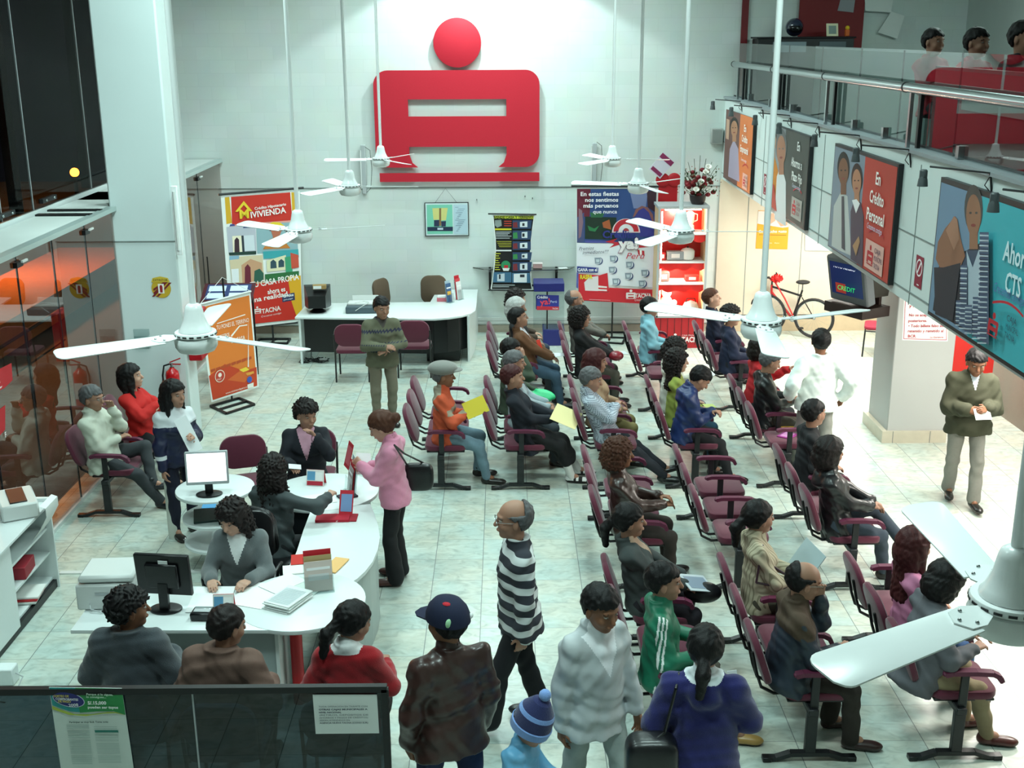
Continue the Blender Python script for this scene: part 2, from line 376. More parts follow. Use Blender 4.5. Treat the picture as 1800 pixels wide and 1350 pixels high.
# ---- left front: column, low glass front with ledge, upper glazing set back
def column():
    c = mat('column_paint', 'd6e2e2', .5, noise=.02, nscale=3)
    b = MB(); b.box((-4.22, 13.85, 3.5), (.74, .46, 7), c, .02)
    b.box((-4.22, 13.615, 2.47), (.73, .012, .012), M['groove']); struct('column_left', b)
column()
def glass_front(y0, y1, joints, n):
    alu = mat('front_aluminium', 'b9c8c6', .35, metal=.3)
    b = MB()
    b.box((XG, (y0+y1)/2, 1.44), (.012, y1-y0, 2.80), M['glass_front'])
    o = struct('window_%d' % n, b, 'tall clear front glass with night street behind it')
    b = MB(); b.box((XG, (y0+y1)/2, .02), (.06, y1-y0, .04), M['pale_plastic']); b.box((XG+.01, (y0+y1)/2, 2.86), (.10, y1-y0, .05), alu); o2 = b.build('window_frame', o)
    b = MB()
    for j in joints:
        b.box((XG, j, 1.44), (.018, .006, 2.8), M['ink'])
    b.build('pane_joint', o)
    for j in joints[::2] if len(joints) > 2 else joints:
        b = MB(); b.box((XG+.02, j, 2.74), (.04, .14, .05), M['black_metal']); b.box((XG+.05, j+.08, 2.76), (.02, .12, .02), M['pale_plastic']); b.build('glass_clamp', o)
glass_front(1.5, 13.6, (9.0, 9.9, 10.8, 11.7, 12.65), 1)
glass_front(14.1, 18.95, (15.2, 16.35, 17.5), 2)
b = MB(); b.box((-4.87, 8.0, 2.86), (.62, 14.0, .03), M['wall_plain']); b.box((-4.87, 12.95, 2.885), (.60, .10, .02), M['black_metal']); b.box((-4.87, 13.3, 2.885), (.60, .08, .02), M['black_metal'])
struct('trim_3', b, 'pale ledge over the front glass')
b = MB(); b.box((-4.87, 16.6, 2.86), (.62, 4.7, .03), M['wall_plain']); struct('trim_4', b, 'pale ledge over the far front glass')
b = MB(); b.box((-5.24, 9.5, 2.86), (.06, 19, .12), M['white_lam']); b.box((-5.19, 9.5, 2.80), (.04, 19, .05), M['black_metal']); struct('trim_5', b, 'sill of the upper glazing')
b = MB(); b.box((-5.22, 9.5, 4.98), (.012, 19, 4.1), M['glass_up']); o = struct('window_3', b, 'tall dark upper glazing over the ledge')
b = MB()
for j in (9.6, 10.45, 11.3, 12.15, 13.0, 14.9, 16.0, 17.5): b.box((-5.22, j, 4.98), (.02, .010, 4.1), M['grey_plastic'])
b.build('pane_joint', o)
b = MB()
for j in (8.7, 10.0, 11.4, 12.75, 15.0, 16.3, 18.0): b.box((-5.30, j, 4.98), (.10, .14, 4.1), M['black_metal'])
b.build('mullion', o)
for j in (9.35, 10.75, 12.2, 13.4):
    b = MB(); b.box((-5.20, j, 3.0), (.05, .42, .05), M['dark_metal']); b.ball((-5.17, j-.12, 3.0), .016, M['chrome'], 8); b.ball((-5.17, j+.12, 3.0), .016, M['chrome'], 8); b.build('glass_clamp', o)
# outside: pavement, planter wall, railing, lamp
b = MB(); b.box((-16, 16, -.12), (22.5, 50, .1), M['dark_ext']); struct('ground_outside', b)
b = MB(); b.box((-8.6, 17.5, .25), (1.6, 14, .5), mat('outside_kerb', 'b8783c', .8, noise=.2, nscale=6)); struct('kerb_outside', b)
r = thing('street_railing', 'black street railing outside the front glass', 'railing', (-6.4, 10.5, 0))
b = MB(); b.tube([(0, -2.5, 1.0), (0, 6, 1.0)], .025, M['black_metal']); b.tube([(0, -2.5, .55), (0, 6, .55)], .015, M['black_metal']); b.build('rail', r)
for i in range(8):
    b = MB(); b.tube([(0, -2.5+i*1.2, -.07), (0, -2.5+i*1.2, 1.0)], .02, M['black_metal']); b.build('post', r)
lp = thing('street_lamp', 'distant street lamp glowing orange in the upper dark glazing', 'lamp', (-12.6, 30.5, -.07))
q = PX(131, 303, -12.6); 
b = MB(); b.tube([(0, q.y-30.5, 0), (0, q.y-30.5, q.z)], .06, M['black_metal']); b.build('pole', lp)
b = MB(); b.ball((0, q.y-30.5, q.z+.07), .13, mat('sodium_lamp', 'ff7a1c', .5, emit=90), 12); b.build('lamp_head', lp)

# ---- gallery
b = MB(); b.box((5.35, 9.9, 2.98), (3.66, 18.2, .92), beam_mat()); b.box((3.58, 9.9, 3.16), (.16, 18.2, 1.279), beam_mat()); o = struct('gallery_beam', b, 'pale front beam and floor of the upper gallery')
b = MB(); b.box((XM-.002, 9.9, 3.11), (.006, 18.2, .010), M['groove']); b.box((XM-.002, 9.9, 2.62), (.008, 18.2, .012), M['groove'])
for y in (7.1, 9.9, 12.95, 15.95): b.box((XM-.002, y, 3.11), (.006, .008, 1.2), M['groove'])
struct('trim_6', b, 'joints of the gallery beam')
b = MB(); b.box((XM+.05, 9.9, 3.80), (.16, 18.2, .03), mat('kerb_grey', '8b9397', .5)); b.box((XM+.15, 9.9, 3.82), (.04, 18.2, .02), M['dark_metal']); struct('trim_7', b, 'grey kerb along the gallery edge')
# upper office: floor, side wall
b = MB(); b.box((5.42, 9.9, 3.452), (3.5, 18.2, .02), mat('office_floor', '3c4a48', .5, noise=.1, nscale=5)); struct('floor_upper', b)
b = MB(); b.box((3.74, YW-.03, 5.3), (.1, .05, 3.1), mat('dark_red_frame', '6d0d18', .5)); struct('trim_8', b, 'dark red upright frame on the upper wall')
# railing
rl = thing('gallery_railing', 'brushed steel railing with glass panels along the upper gallery', 'railing', (XM-.02, 0, 0))
RZ = 4.32
b = MB()
ys = [18.35, 13.05, 10.4, 7.95, 5.5, 2.5]
for y0, y1 in zip([18.3, 15.6, 13.05, 10.4, 7.9, 5.2], [15.6, 13.05, 10.4, 7.9, 5.2, 2.4]):
    b.tube([(0, y0-.01, RZ), (0, y1+.01, RZ)], .042, M['chrome'], 16); b.tube([(0, y0-.012, RZ), (0, y0+.012, RZ)], .046, M['black_metal'], 16)
b.build('handrail', rl)
for y in (18.0, 15.6, 13.0, 10.3, 7.8, 5.2, 2.6):
    b = MB(); b.box((.02, y, 4.05), (.03, .04, .54), M['chrome']); b.box((.09, y-.05, 4.05), (.03, .05, .54), M['black_metal']); b.build('post', rl)
b = MB(); b.box((.12, 10.2, 4.22), (.012, 16.6, .80), M['glass']); b.build('glass_panel', rl)
b = MB()
for y in (17.2, 15.3, 13.7, 12.2, 10.9, 9.5, 8.1, 6.7): b.box((.122, y, 4.22), (.014, .006, .80), M['ink'])
b.build('panel_joint', rl)
for y in (17.5, 16.1, 14.9, 12.2, 11.2, 9.3, 7.8, 6.4): 
    b = MB(); b.box((.10, y, 3.87), (.05, .06, .10), M['chrome']); b.build('glass_clamp', rl)

# pillar under the gallery
b = MB(); b.box((4.97, 13.75, 1.265), (.72, .74, 2.53), mat('pillar_paint', 'b4b6b4', .6), .01)
struct('column_right', b)
b = MB(); b.box((4.94, 13.75, .075), (.78, .80, .15), mat('pillar_tile', 'c2bba8', .35, noise=.12, nscale=9)); 
for x in (4.68, 5.13): b.box((x, 13.348, .075), (.006, .004, .15), M['groove'])
struct('baseboard_pillar', b)
# floor threshold strip in front of the desk
b = MB(); b.box((-2.95, 9.93, .006), (2.4, .055, .012), M['pale_plastic']); struct('trim_9', b, 'pale threshold strip across the floor tiles')
# tall partition glass behind the front glass: service counter on the right under the gallery
ct = thing('teller_counter', 'grey brown curved teller counter with pale top at the right wall', 'counter', (0, 0, 0))
pl_ = []
for i in range(13):
    t = i/12; y = 14.9 - t*9.0; pl_.append((6.40+.35*math.sin(t*PI)*.25, y))
b = MB(); b.prism(pl_+[(7.15, 5.9), (7.15, 14.9)], 0.0, .98, mat('counter_brown', '7d7468', .5, noise=.05)); b.build('body', ct)
b = MB(); b.prism([(x-.08, y) for x, y in pl_]+[(7.17, 5.9), (7.17, 14.9)], .982, 1.03, M['white_lam']); b.build('counter_top', ct)

# red stickers on the front glass
pl = Plane((XG+.008, 0, 0), (0, 1, 0)); UG = lambda l: [pl.uv(x, y) for x, y in l]
o = print_on('glass_sticker', pl, [('c01c28', UG([(-40, 668), (20, 638), (22, 668), (8, 682), (-40, 706)])), ('e8dcdc', UG([(-40, 700), (4, 678), (2, 682), (-40, 705)]))]); tag(o, 'red pennant-shaped sticker on the front glass at the left edge', 'sticker'); letter_on('lettering', pl, [('Cliente', pl.uv(-8, 676)[0]-.12, pl.uv(0, 668)[1]-.02, .05, 'f0e8e8', {'bold': .02, 'rot': .0})], o)
o = print_on('glass_sticker', pl, [('c01c28', UG([(-30, 742), (9, 712), (9, 755), (-30, 800)])), ('e8dcdc', circ(*pl.uv(-12, 752), .10, 24)), ('c01c28', circ(*pl.uv(-12, 752), .08, 24))]); tag(o, 'red sticker with a white ring on the front glass, lowest at the left edge', 'sticker'); letter_on('lettering', pl, [('F', pl.uv(7, 764)[0], pl.uv(7, 770)[1], .05, 'f0e8e8', {'bold': .02})], o)
# ------------------------------------------------------------------ waiting benches (three seats on one beam)
def seat_pad(m, w=.46, d=.46, th=.065):
    b = MB(); b.prism(rrect(d, w, .09, .05, 0, 5), 0, th, m, Matrix.Translation((0, 0, .425)), .02); b.box((.05, 0, .417), (d*.9, w*.9, .02), M['black_plastic'], .006); return b
def back_pad(m, w=.45, h=.41, th=.055):
    b = MB(); T = Matrix.Translation((-.335, 0, .69)) @ Matrix.Rotation(-.33, 4, 'Y') @ Matrix.Rotation(PI/2, 4, 'Y') @ Matrix.Rotation(PI/2, 4, 'Z')
    out = []
    for (x, y) in rrect(w, h, .15, 0, 0, 7): out.append((x, y))
    b.prism(out, -th/2, th/2, m, T, .024)
    return b
def make_bench():
    t = thing('waiting_bench', 'maroon bench', 'bench')
    b = MB(); b.box((0, .81, .385), (.07, 1.70, .05), M['dark_metal'], .006); b.build('beam', t)
    for i in range(3):
        y = .27+.54*i
        sp = seat_pad(M['maroon']).build('seat', t, loc=(0, y, 0))
        bk = back_pad(M['maroon']).build('backrest', t, loc=(0, y, 0))
        b = MB()
        for s in (-.07, .07): b.tube([(-.05, y+s, .41), (-.22, y+s, .40), (-.31, y+s, .45), (-.345, y+s, .55), (-.385, y+s, .72)], .012, M['black_metal'], 6)
        b.build('back_bracket', t)
    for i in range(4):
        y = .54*i
        b = MB()
        pts = [(-.13, 0, .655), (-.08, 0, .668), (.08, 0, .668), (.19, 0, .66), (.24, 0, .635), (.255, 0, .60)]
        for p, q in zip(pts, pts[1:]): b.bar(Vector(p)+Vector((0, y, 0)), Vector(q)+Vector((0, y, 0)), .055, .032, M['maroon_arm'])
        for p in pts: b.ball((p[0], y, p[2]), .0265, M['maroon_arm'], 8, sc=(.6, 1, .6))
        a = b.build('armrest', t)
        b = MB(); b.box((.01, y, .53), (.055, .022, .25), M['dark_metal'], .003); b.build('armrest_post', a)
    for y in (0, 1.62):
        b = MB(); b.box((0, y, .215), (.075, .045, .34), M['dark_metal'], .004)
        pts = [(-.32, 0, .018), (-.23, 0, .02), (-.13, 0, .055), (.13, 0, .055), (.23, 0, .02), (.32, 0, .018)]
        for p, q in zip(pts, pts[1:]): b.bar(Vector(p)+Vector((0, y, 0)), Vector(q)+Vector((0, y, 0)), .05, .03, M['dark_metal'])
        b.box((-.29, y, .017), (.06, .06, .034), M['black_plastic'], .004); b.box((.29, y, .017), (.06, .06, .034), M['black_plastic'], .004)
        b.build('leg', t)
    return t
BX = {'c0': -.71, 'c1': .155, 'c2': 1.15, 'c3': 2.06, 'c4': 3.06}
BY = {'A': 6.93, 'B': 9.47, 'C': 11.94, 'D': 14.66}
bench_spots = [
 ('c0', 'C', 'three-seat maroon bench with the man in the flat cap, two seats empty'),
 ('c1', 'C', 'maroon bench under the woman holding the yellow envelope'),
 ('c1', 'D', 'maroon bench under the man in the brown jacket near the blue kiosk'),
 ('c2', 'A', 'maroon bench under the man in the green striped jacket'),
 ('c2', 'B', 'maroon bench under the woman in brown leather, two seats empty'),
 ('c2', 'C', 'maroon bench under the man in the checked shirt'),
 ('c2', 'D', 'maroon bench before the large banner, under the woman in the black coat'),
 ('c3', 'A', 'maroon bench under the balding man in the brown and navy jacket'),
 ('c3', 'B', 'completely empty three-seat maroon bench'),
 ('c3', 'C', 'maroon bench under the boy in the navy jacket with bowed head'),
 ('c3', 'D', 'maroon bench under the man in the light blue shirt'),
 ('c4', 'A', 'maroon bench under the nearest ceiling fan, with the person in grey'),
 ('c4', 'B', 'maroon bench under the woman in the black leather jacket'),
 ('c4', 'C', 'maroon bench with the purple booklet on its near seat'),
 ('c4', 'D', 'maroon bench under the two people in dark navy by the red cabinet')]
b0 = make_bench()
for i, (c, r, lab) in enumerate(bench_spots):
    o = b0 if i == 0 else copy_tree(b0)
    o.location = (BX[c], BY[r], 0); o['label'] = lab; o['group'] = 'maroon waiting benches'
o = copy_tree(b0); o.location = (-4.12, 11.26, 0); o['label'] = 'maroon waiting bench against the left front glass'; o['group'] = 'maroon waiting benches'

# ------------------------------------------------------------------ four-legged visitor chairs
def make_visitor_chair(fab, legm):
    t = thing('visitor_chair', 'chair', 'chair')
    b = MB(); b.prism(rrect(.44, .47, .08, 0, 0, 5), .42, .475, fab, None, .02); b.build('seat', t)
    b = MB(); T = Matrix.Translation((-.235, 0, .70)) @ Matrix.Rotation(-.16, 4, 'Y') @ Matrix.Rotation(PI/2, 4, 'Y') @ Matrix.Rotation(PI/2, 4, 'Z')
    b.prism(rrect(.47, .34, .14, 0, 0, 7), -.025, .025, fab, T, .02); b.build('backrest', t)
    for sx in (-1, 1):
        for sy in (-1, 1):
            b = MB(); top = .42 if sx > 0 else .62
            pts = [(sx*.215, sy*.235, 0), (sx*.20, sy*.235, .42)] + ([(-.215, sy*.235, .48), (-.25, sy*.235, .72)] if sx < 0 else [])
            b.tube(pts, .0125, legm, 8); b.build('leg', t)
    for sy in (-1, 1):
        b = MB(); b.tube([(-.20, sy*.235, .405), (.20, sy*.235, .405)], .011, legm, 6); b.build('side_rail', t)
    return t
M['red_fab'] = mat('red_chair_fabric', '8f1f36', .85, noise=.1, nscale=120)
M['navy_fab'] = mat('blue_grey_chair_fabric', '3d4a58', .85, noise=.1, nscale=120)
vc = make_visitor_chair(M['maroon'], M['black_metal'])
vc.location = (-2.19, 16.30, 0); vc.rotation_euler = (0, 0, PI/2); vc['label'] = 'maroon visitor chair at the back desk, left of the standing man'; vc['group'] = 'maroon visitor chairs'
for x, y, rz, lab in ((-1.32, 16.5, PI/2, 'maroon visitor chair at the back desk, right behind the standing man'), (-2.62, 11.05, -PI/2+.3, 'maroon chair behind the white computer monitor'), (-2.0, 11.25, -PI/2, 'maroon chair of the clerk in the navy cardigan')):
    o = copy_tree(vc); o.location = (x, y, 0); o.rotation_euler = (0, 0, rz); o['label'] = lab; o['group'] = 'maroon visitor chairs'
vr = make_visitor_chair(M['red_fab'], M['black_metal']); vr.location = (5.75, 17.45, 0); vr.rotation_euler = (0, 0, PI*.9); vr['label'] = 'red visitor chair behind the pillar, near the bicycle'
for x, y, rz, lab in ((-2.42, 6.75, PI/2, 'dark blue chair under the woman in the dark grey shawl'), (-1.78, 6.55, PI/2, 'dark blue chair under the woman in the brown shawl'), (-1.05, 6.60, PI/2, 'dark blue chair under the woman in the red sweater')):
    if x == -2.42: vb = make_visitor_chair(M['navy_fab'], M['black_metal']); o = vb
    else: o = copy_tree(vb)
    o.location = (x, y, 0); o.rotation_euler = (0, 0, rz); o['label'] = lab; o['group'] = 'dark visitor chairs at the reception desk'
o = copy_tree(vb); o.location = (-1.36, 4.93, 0); o.rotation_euler = (0, 0, -PI/2); o['label'] = 'blue grey chair back behind the glass at the bottom edge'; del o['group']

# ------------------------------------------------------------------ swivel office chairs
def office_chair(fab, lab, loc, rz, arms=False, backh=.45, z=0):
    t = thing('office_chair', lab, 'chair', loc, rz)
    b = MB(); b.prism(rrect(.46, .48, .1, 0, 0, 5), .44, .51, fab, None, .025); b.build('seat', t)
    b = MB(); T = Matrix.Translation((-.26, 0, .60+backh/2)) @ Matrix.Rotation(-.12, 4, 'Y') @ Matrix.Rotation(PI/2, 4, 'Y') @ Matrix.Rotation(PI/2, 4, 'Z')
    b.prism(rrect(.42, backh, .13, 0, 0, 7), -.03, .03, fab, T, .025); b.build('backrest', t)
    b = MB(); b.bar((-.05, 0, .43), (-.27, 0, .43), .05, .012, M['black_metal']); b.bar((-.27, 0, .43), (-.29, 0, .72), .05, .012, M['black_metal'], (0, 1, 0)); b.build('back_bar', t)
    b = MB(); b.tube([(0, 0, .08), (0, 0, .44)], .026, M['black_metal'], 10); b.build('column', t)
    b = MB()
    for k in range(5): a = k*2*PI/5; b.bar((0, 0, .09), (.28*math.cos(a), .28*math.sin(a), .06), .035, .03, M['black_plastic']); 
    b.build('star_base', t)
    for k in range(5):
        a = k*2*PI/5; b = MB(); b.ball((.28*math.cos(a), .28*math.sin(a), .028), .028, M['black_plastic'], 8); b.build('caster', t)
    if arms:
        for s in (-1, 1):
            b = MB(); b.tube([(-.05, s*.25, .47), (-.05, s*.29, .55), (-.06, s*.29, .68), (.02, s*.29, .70), (.15, s*.28, .70), (.20, s*.28, .66), (.18, s*.27, .52), (.10, s*.25, .46)], .018, M['black_plastic'], 8); b.build('armrest', t)
    return t
office_chair(M['brown_fab'], 'brown swivel chair behind the back desk, facing the room', (-1.13, 18.3, 0), -PI/2+.1)
office_chair(M['brown_fab'], 'brown swivel chair behind the back desk, turned sideways by the standing man', (-1.75, 18.2, 0), -.5)
office_chair(M['black_plastic'], 'black armchair of the receptionist in the grey cardigan', (-2.12, 8.62, 0), -PI/2, True)
office_chair(M['black_plastic'], 'black armchair of the clerk with long curly hair', (-2.0, 9.25, 0), 1.2, True)

# ------------------------------------------------------------------ ceiling fans
def make_fan(top=6.95):
    t = thing('ceiling_fan', 'fan', 'fan')
    W_ = M['fan_white']
    b = MB(); b.tube([(0, 0, .16), (0, 0, top-3.3)], .0165, W_, 12); b.build('down_rod', t)
    FS = Matrix.Diagonal((.86, .86, .95, 1)); b = MB(); b.lathe([(0, .205), (.03, .20), (.045, .19), (.052, .17), (.062, .12), (.082, .075), (.095, .06), (.096, .052), (.06, .05)], W_, 32, FS); b.build('canopy_cup', t)
    b = MB(); b.lathe([(.05, .052), (.118, .05), (.122, .044), (.122, .03), (.10, .022), (.118, .018), (.125, .0), (.122, -.03), (.105, -.055), (.06, -.068), (0, -.07)], W_, 36, FS)
    for k in range(18):
        a = k*2*PI/18; b.box(((.1215*.86)*math.cos(a), (.1215*.86)*math.sin(a), .037), (.004, .022, .007), M['black_metal'], rz=a)
    b.build('motor_housing', t)
    for k in range(3):
        a = k*2*PI/3; R_ = Matrix.Rotation(a, 4, 'Z'); P_ = R_ @ Matrix.Translation((0, 0, .026)) @ Matrix.Rotation(-.16, 4, 'X')
        poly = [(.17, -.052)] + [(.645, -.070)] + [(.645+.04*math.sin(q), -.070+.04*(1-math.cos(q))+0) for q in (.4, .8, 1.2, PI/2)] + [(.685, .03)] + [(.68-.035*(1-math.cos(q)), .03+.035*math.sin(q)) for q in (.4, .8, 1.2, PI/2)] + [(.17, .055)]
        b = MB(); b.prism(poly, -.003, .003, W_, P_, .0015); bl = b.build('blade', t)
        b = MB(); b.prism([(.09, -.02), (.15, -.045), (.20, -.04), (.225, 0), (.20, .04), (.15, .045), (.09, .02)], .003, .008, W_, P_)
        for x, y in ((.17, -.028), (.17, .028), (.205, 0)): b.ball(tuple(P_ @ Vector((x, y, .009))), .006, M['chrome'], 8)
        b.build('blade_bracket', bl)
    return t
fan_spots = [(-1.568, 5.755, 93, 'large white ceiling fan over the seated pair at the front glass'),
 (-1.595, 9.012, 22, 'white ceiling fan in front of the red housing credit banner'),
 (-1.54, 11.728, -2, 'white ceiling fan just left of and below the red emblem'),
 (-1.494, 14.367, 63, 'white ceiling fan over the lower left corner of the red emblem'),
 (1.294, 14.222, 114, 'smallest white ceiling fan, right of the red emblem'),
 (1.339, 11.779, 44, 'white ceiling fan in front of the top of the blue and red banner'),
 (1.341, 8.882, 118, 'white ceiling fan in front of the glowing red cabinet'),
 (1.341, 5.954, 24, 'white ceiling fan over the bicycle and the two people in navy'),
 (1.335, 2.80, 91, 'largest and nearest white ceiling fan at the lower right')]
f0 = make_fan()
for i, (x, y, a, lab) in enumerate(fan_spots):
    o = f0 if i == 0 else copy_tree(f0)
    o.location = (x, y, 3.3); o.rotation_euler = (0, 0, math.radians(a)); o['label'] = lab; o['group'] = 'white ceiling fans'

# ------------------------------------------------------------------ back desk
DT = .74
def PZL(l, z): return [tuple(PZ(x, y, z)[:2]) for x, y in l]
dk = thing('office_desk', 'L-shaped back desk with pale top, curved corner and black front panel', 'desk', (0, 0, 0))
top = [(-3.14, 17.02), (-1.25, 16.86)] + [(-1.25+.80*math.sin(q), 17.46-.62*math.cos(q)) for q in (.25, .55, .85, 1.15, 1.45)] + [(-.45, 17.7), (-.45, 18.92), (-1.12, 18.92), (-1.18, 18.0), (-3.10, 17.95)]
b = MB(); b.prism(top, .712, .742, M['white_lam'], None, .004); b.build('desktop', dk)
fr = [(-3.02, 17.09), (-1.25, 16.94)] + [(-1.25+.72*math.sin(q), 17.50-.58*math.cos(q)) for q in (.25, .55, .85, 1.15)]
b = MB()
for p, q in zip(fr, fr[1:]): b.bar((p[0], p[1], .45), (q[0], q[1], .45), .02, .52, M['black_plastic'])
b.build('front_panel', dk)
b = MB(); b.box((-3.08, 17.48, .355), (.03, .86, .71), M['white_lam']); b.build('side_panel', dk)
b = MB(); b.bar((-.56, 17.15, .355), (-.50, 17.75, .355), .03, .71, M['white_lam']); b.build('side_panel', dk)
b = MB(); b.box((-.95, 17.4, .10), (.5, .4, .2), M['black_plastic']); b.build('plinth', dk)
b = MB(); b.bar((-.50, 17.75, .355), (-.47, 18.90, .355), .03, .71, M['white_lam']); b.build('side_panel', dk)
for x in (-2.5, -.86): 
    b = MB(); b.box((x, 16.98 if x < -2 else 17.05, .55), (.06, .012, .07), M['chrome']); b.build('lock_plate', dk)
cb = MB()
rnd = random.Random(3)
for k in range(5):
    cb.tube([(-2.93+rnd.uniform(-.1, .1)+.17*math.cos(t*.7+k), 17.2+rnd.uniform(-.03, .03)+.10*math.sin(t*.9+k*2), .012+.03*(t % 3 == 0)) for t in range(10)], .006, M['black_plastic'], 5)
cb.tube([(-2.98, 17.3, .02), (-2.96, 17.35, .3), (-2.98, 17.4, .7)], .006, M['black_plastic'], 5)
tag(cb.build('cable_tangle'), 'tangle of black cables on the floor under the back desk', 'cable')
b = MB(); b.box((-2.78, 17.22, .03), (.12, .05, .03), M['pale_plastic'], .006); tag(b.build('power_strip'), 'pale power strip among the cables under the back desk', 'power strip')
# things on the back desk
m_ = thing('crt_monitor', 'bulky black tube monitor seen from behind on the back desk', 'monitor', (-2.85, 17.38, DT+.004), .12)
b = MB()
vs = [(-.20, .19, .05), (.20, .19, .05), (.20, .19, .38), (-.20, .19, .38), (-.185, .10, .05), (.185, .10, .05), (.185, .10, .37), (-.185, .10, .37), (-.13, -.20, .09), (.13, -.20, .09), (.13, -.20, .28), (-.13, -.20, .28)]
b.add(vs, [(0, 3, 2, 1), (0, 1, 5, 4), (1, 2, 6, 5), (2, 3, 7, 6), (3, 0, 4, 7), (4, 5, 9, 8), (5, 6, 10, 9), (6, 7, 11, 10), (7, 4, 8, 11), (8, 9, 10, 11)], M['black_plastic']); b.build('housing', m_)
b = MB(); b.lathe([(.02, .055), (.06, .05), (.12, .012), (.13, 0), (0, 0)], M['black_plastic'], 20); b.build('foot', m_)
o = thing('box', 'small cardboard and white box on top of the tube monitor', 'box', (-2.80, 17.34, DT+.36), .1)
b = MB(); b.box((0, 0, .035), (.20, .11, .06), mat('cardboard', '9a7d4c', .8), .003); b.build('carton', o); b = MB(); b.box((-.03, -.057, .035), (.12, .003, .045), M['paper']); b.build('paper_label', o)
t = thing('printer', 'flat grey printer with paper tray and cable on the back desk', 'printer', (-2.16, 17.38, DT+.004), .02)
b = MB(); b.box((0, 0, .05), (.50, .34, .10), mat('printer_slate', '4a5a62', .5), .01); b.build('body', t)
b = MB(); b.box((0, .06, .115), (.46, .22, .03), M['pale_plastic'], .006); b.build('lid', t)
b = MB(); b.box((.02, .16, .17), (.40, .015, .14), M['pale_plastic'], .004, mx=Matrix.Rotation(-.2, 4, 'X')); b.build('paper_tray', t)
b = MB(); b.tube([(-.12, -.02, .135), (0, .03, .15), (.1, -.02, .14), (.02, -.15, .12), (-.1, -.19, .05)], .005, M['pale_plastic'], 6); b.build('cord', t)
def leaflet_holder(name, lab, loc, rz, cols, w=.11, h=.24, group=None):
    t = thing('leaflet_holder', lab, 'leaflet holder', loc, rz, group)
    g = M['glass']
    b = MB(); b.box((0, .0, .003), (w, .09, .006), g); b.box((0, .035, h*.45), (w, .003, h*.9), g, mx=Matrix.Rotation(-.12, 4, 'X')); b.box((0, -.03, h*.22), (w, .003, h*.44), g, mx=Matrix.Rotation(-.12, 4, 'X')); b.build('acrylic_stand', t)
    for i, c in enumerate(cols):
        b = MB(); T = Matrix.Translation((0, .022-.014*i, 0)) @ Matrix.Rotation(-.12, 4, 'X')
        H_ = h*(1.05-.13*i); b.box((0, 0, H_/2+.006), (w*.94, .004, H_), flatmat(c), mx=T)
        b.box((0, -.003, H_*.78), (w*.8, .001, .02), flatmat('f4f4f4'), mx=T); b.box((0, -.003, H_*.5), (w*.7, .001, H_*.2), flatmat(['5a86b4', 'e3b04b', 'd8d8d8'][i % 3]), mx=T)
        b.build('leaflet', t)
    return t
leaflet_holder('h', 'clear stand with tall blue leaflets on the right end of the back desk', (-.86, 17.95, DT+.003), .9, ['a9c0cf', '3c5f8a'], .12, .32)
leaflet_holder('h', 'clear stand with red leaflets on the right end of the back desk', (-.72, 18.15, DT+.003), .9, ['c4182a', 'd9474f', 'e6e6e6'], .12, .36)
o = MB(); o.box((0, 0, .03), (.15, .10, .06), flatmat('c96a78'), .004); o.box((0, 0, .075), (.13, .09, .03), M['paper'], .003); tag(o.build('note_box', loc=(-1.0, 18.05, DT+.003)), 'small pink and white note box on the right of the back desk', 'box')

# ------------------------------------------------------------------ reception desk (front left)
rd = thing('reception_desk', 'winding white reception desk with round ends in the left foreground', 'desk', (0, 0, 0))
WL = M['white_lam']
c1 = PZ(530, 1056, DT); c2 = PZ(570, 864, DT); c3 = PZ(378, 858, DT)
b = MB(); b.prism(circ(c1.x, c1.y, .475, 48), DT-.028, DT+.004, WL, None, .004); b.build('round_top', rd)
b = MB(); b.prism(circ(c2.x, c2.y, .50, 48, ry=.46), DT-.028, DT+.004, WL, None, .004); b.build('round_top', rd)
b = MB(); b.prism(circ(c3.x, c3.y, .36, 40, ry=.36), DT-.028, DT+.004, WL, None, .004); b.build('round_top', rd)
outer = PZL([(651, 886), (658, 903), (665, 925), (668, 945), (664, 966), (655, 987), (642, 1004), (628, 1017), (612, 1027)], DT)
inner = PZL([(470, 1030), (500, 1010), (521, 971), (533, 933), (547, 896)], DT)
b = MB(); b.prism(outer + inner, DT-.03, DT, WL); b.build('curved_top', rd)
b = MB()
oz = [(x-.035, y) for x, y in outer]
oz = [(c2.x+.42, c2.y-.05)] + oz + [tuple(PZ(598, 1060, DT)[:2])]
for p, q in zip(oz, oz[1:]): b.bar((p[0], p[1], .355), (q[0], q[1], .355), .02, .70, mat('desk_fascia', 'a9b4b2', .4))
b.build('curved_fascia', rd)
b = MB(); b.prism([(-3.10, 7.47), (-1.66, 7.45), (-1.66, 8.14), (-3.10, 8.16)], DT-.028, DT, WL, None, .003); b.build('straight_top', rd)
b = MB(); b.box((-2.30, 7.56, .42), (1.30, .02, .56), mat('desk_modesty', '9fabac', .5)); b.build('modesty_panel', rd)
for x in (-2.97, -1.66): 
    b = MB(); b.box((x, 7.82, .355), (.025, .56, .71), WL); b.build('side_panel', rd)
b = MB(); q = PZ(522, 1150, .4); b.tube([(q.x, q.y, 0), (q.x, q.y, DT-.028)], .045, M['red_lam'], 20); b.build('red_leg', rd)
b = MB(); b.tube([(c1.x+.25, c1.y+.05, 0), (c1.x+.25, c1.y+.05, DT-.028)], .045, WL, 20); b.build('leg', rd)
for z in (.46, .22):
    b = MB(); b.prism(circ(c3.x+.02, c3.y-.02, .33, 36, PI*.5, PI*1.75) , z, z+.022, WL); b.build('round_shelf', rd)
b = MB(); b.box((c3.x+.13, c3.y-.05, .36), (.025, .5, .70), WL); b.build('side_panel', rd)
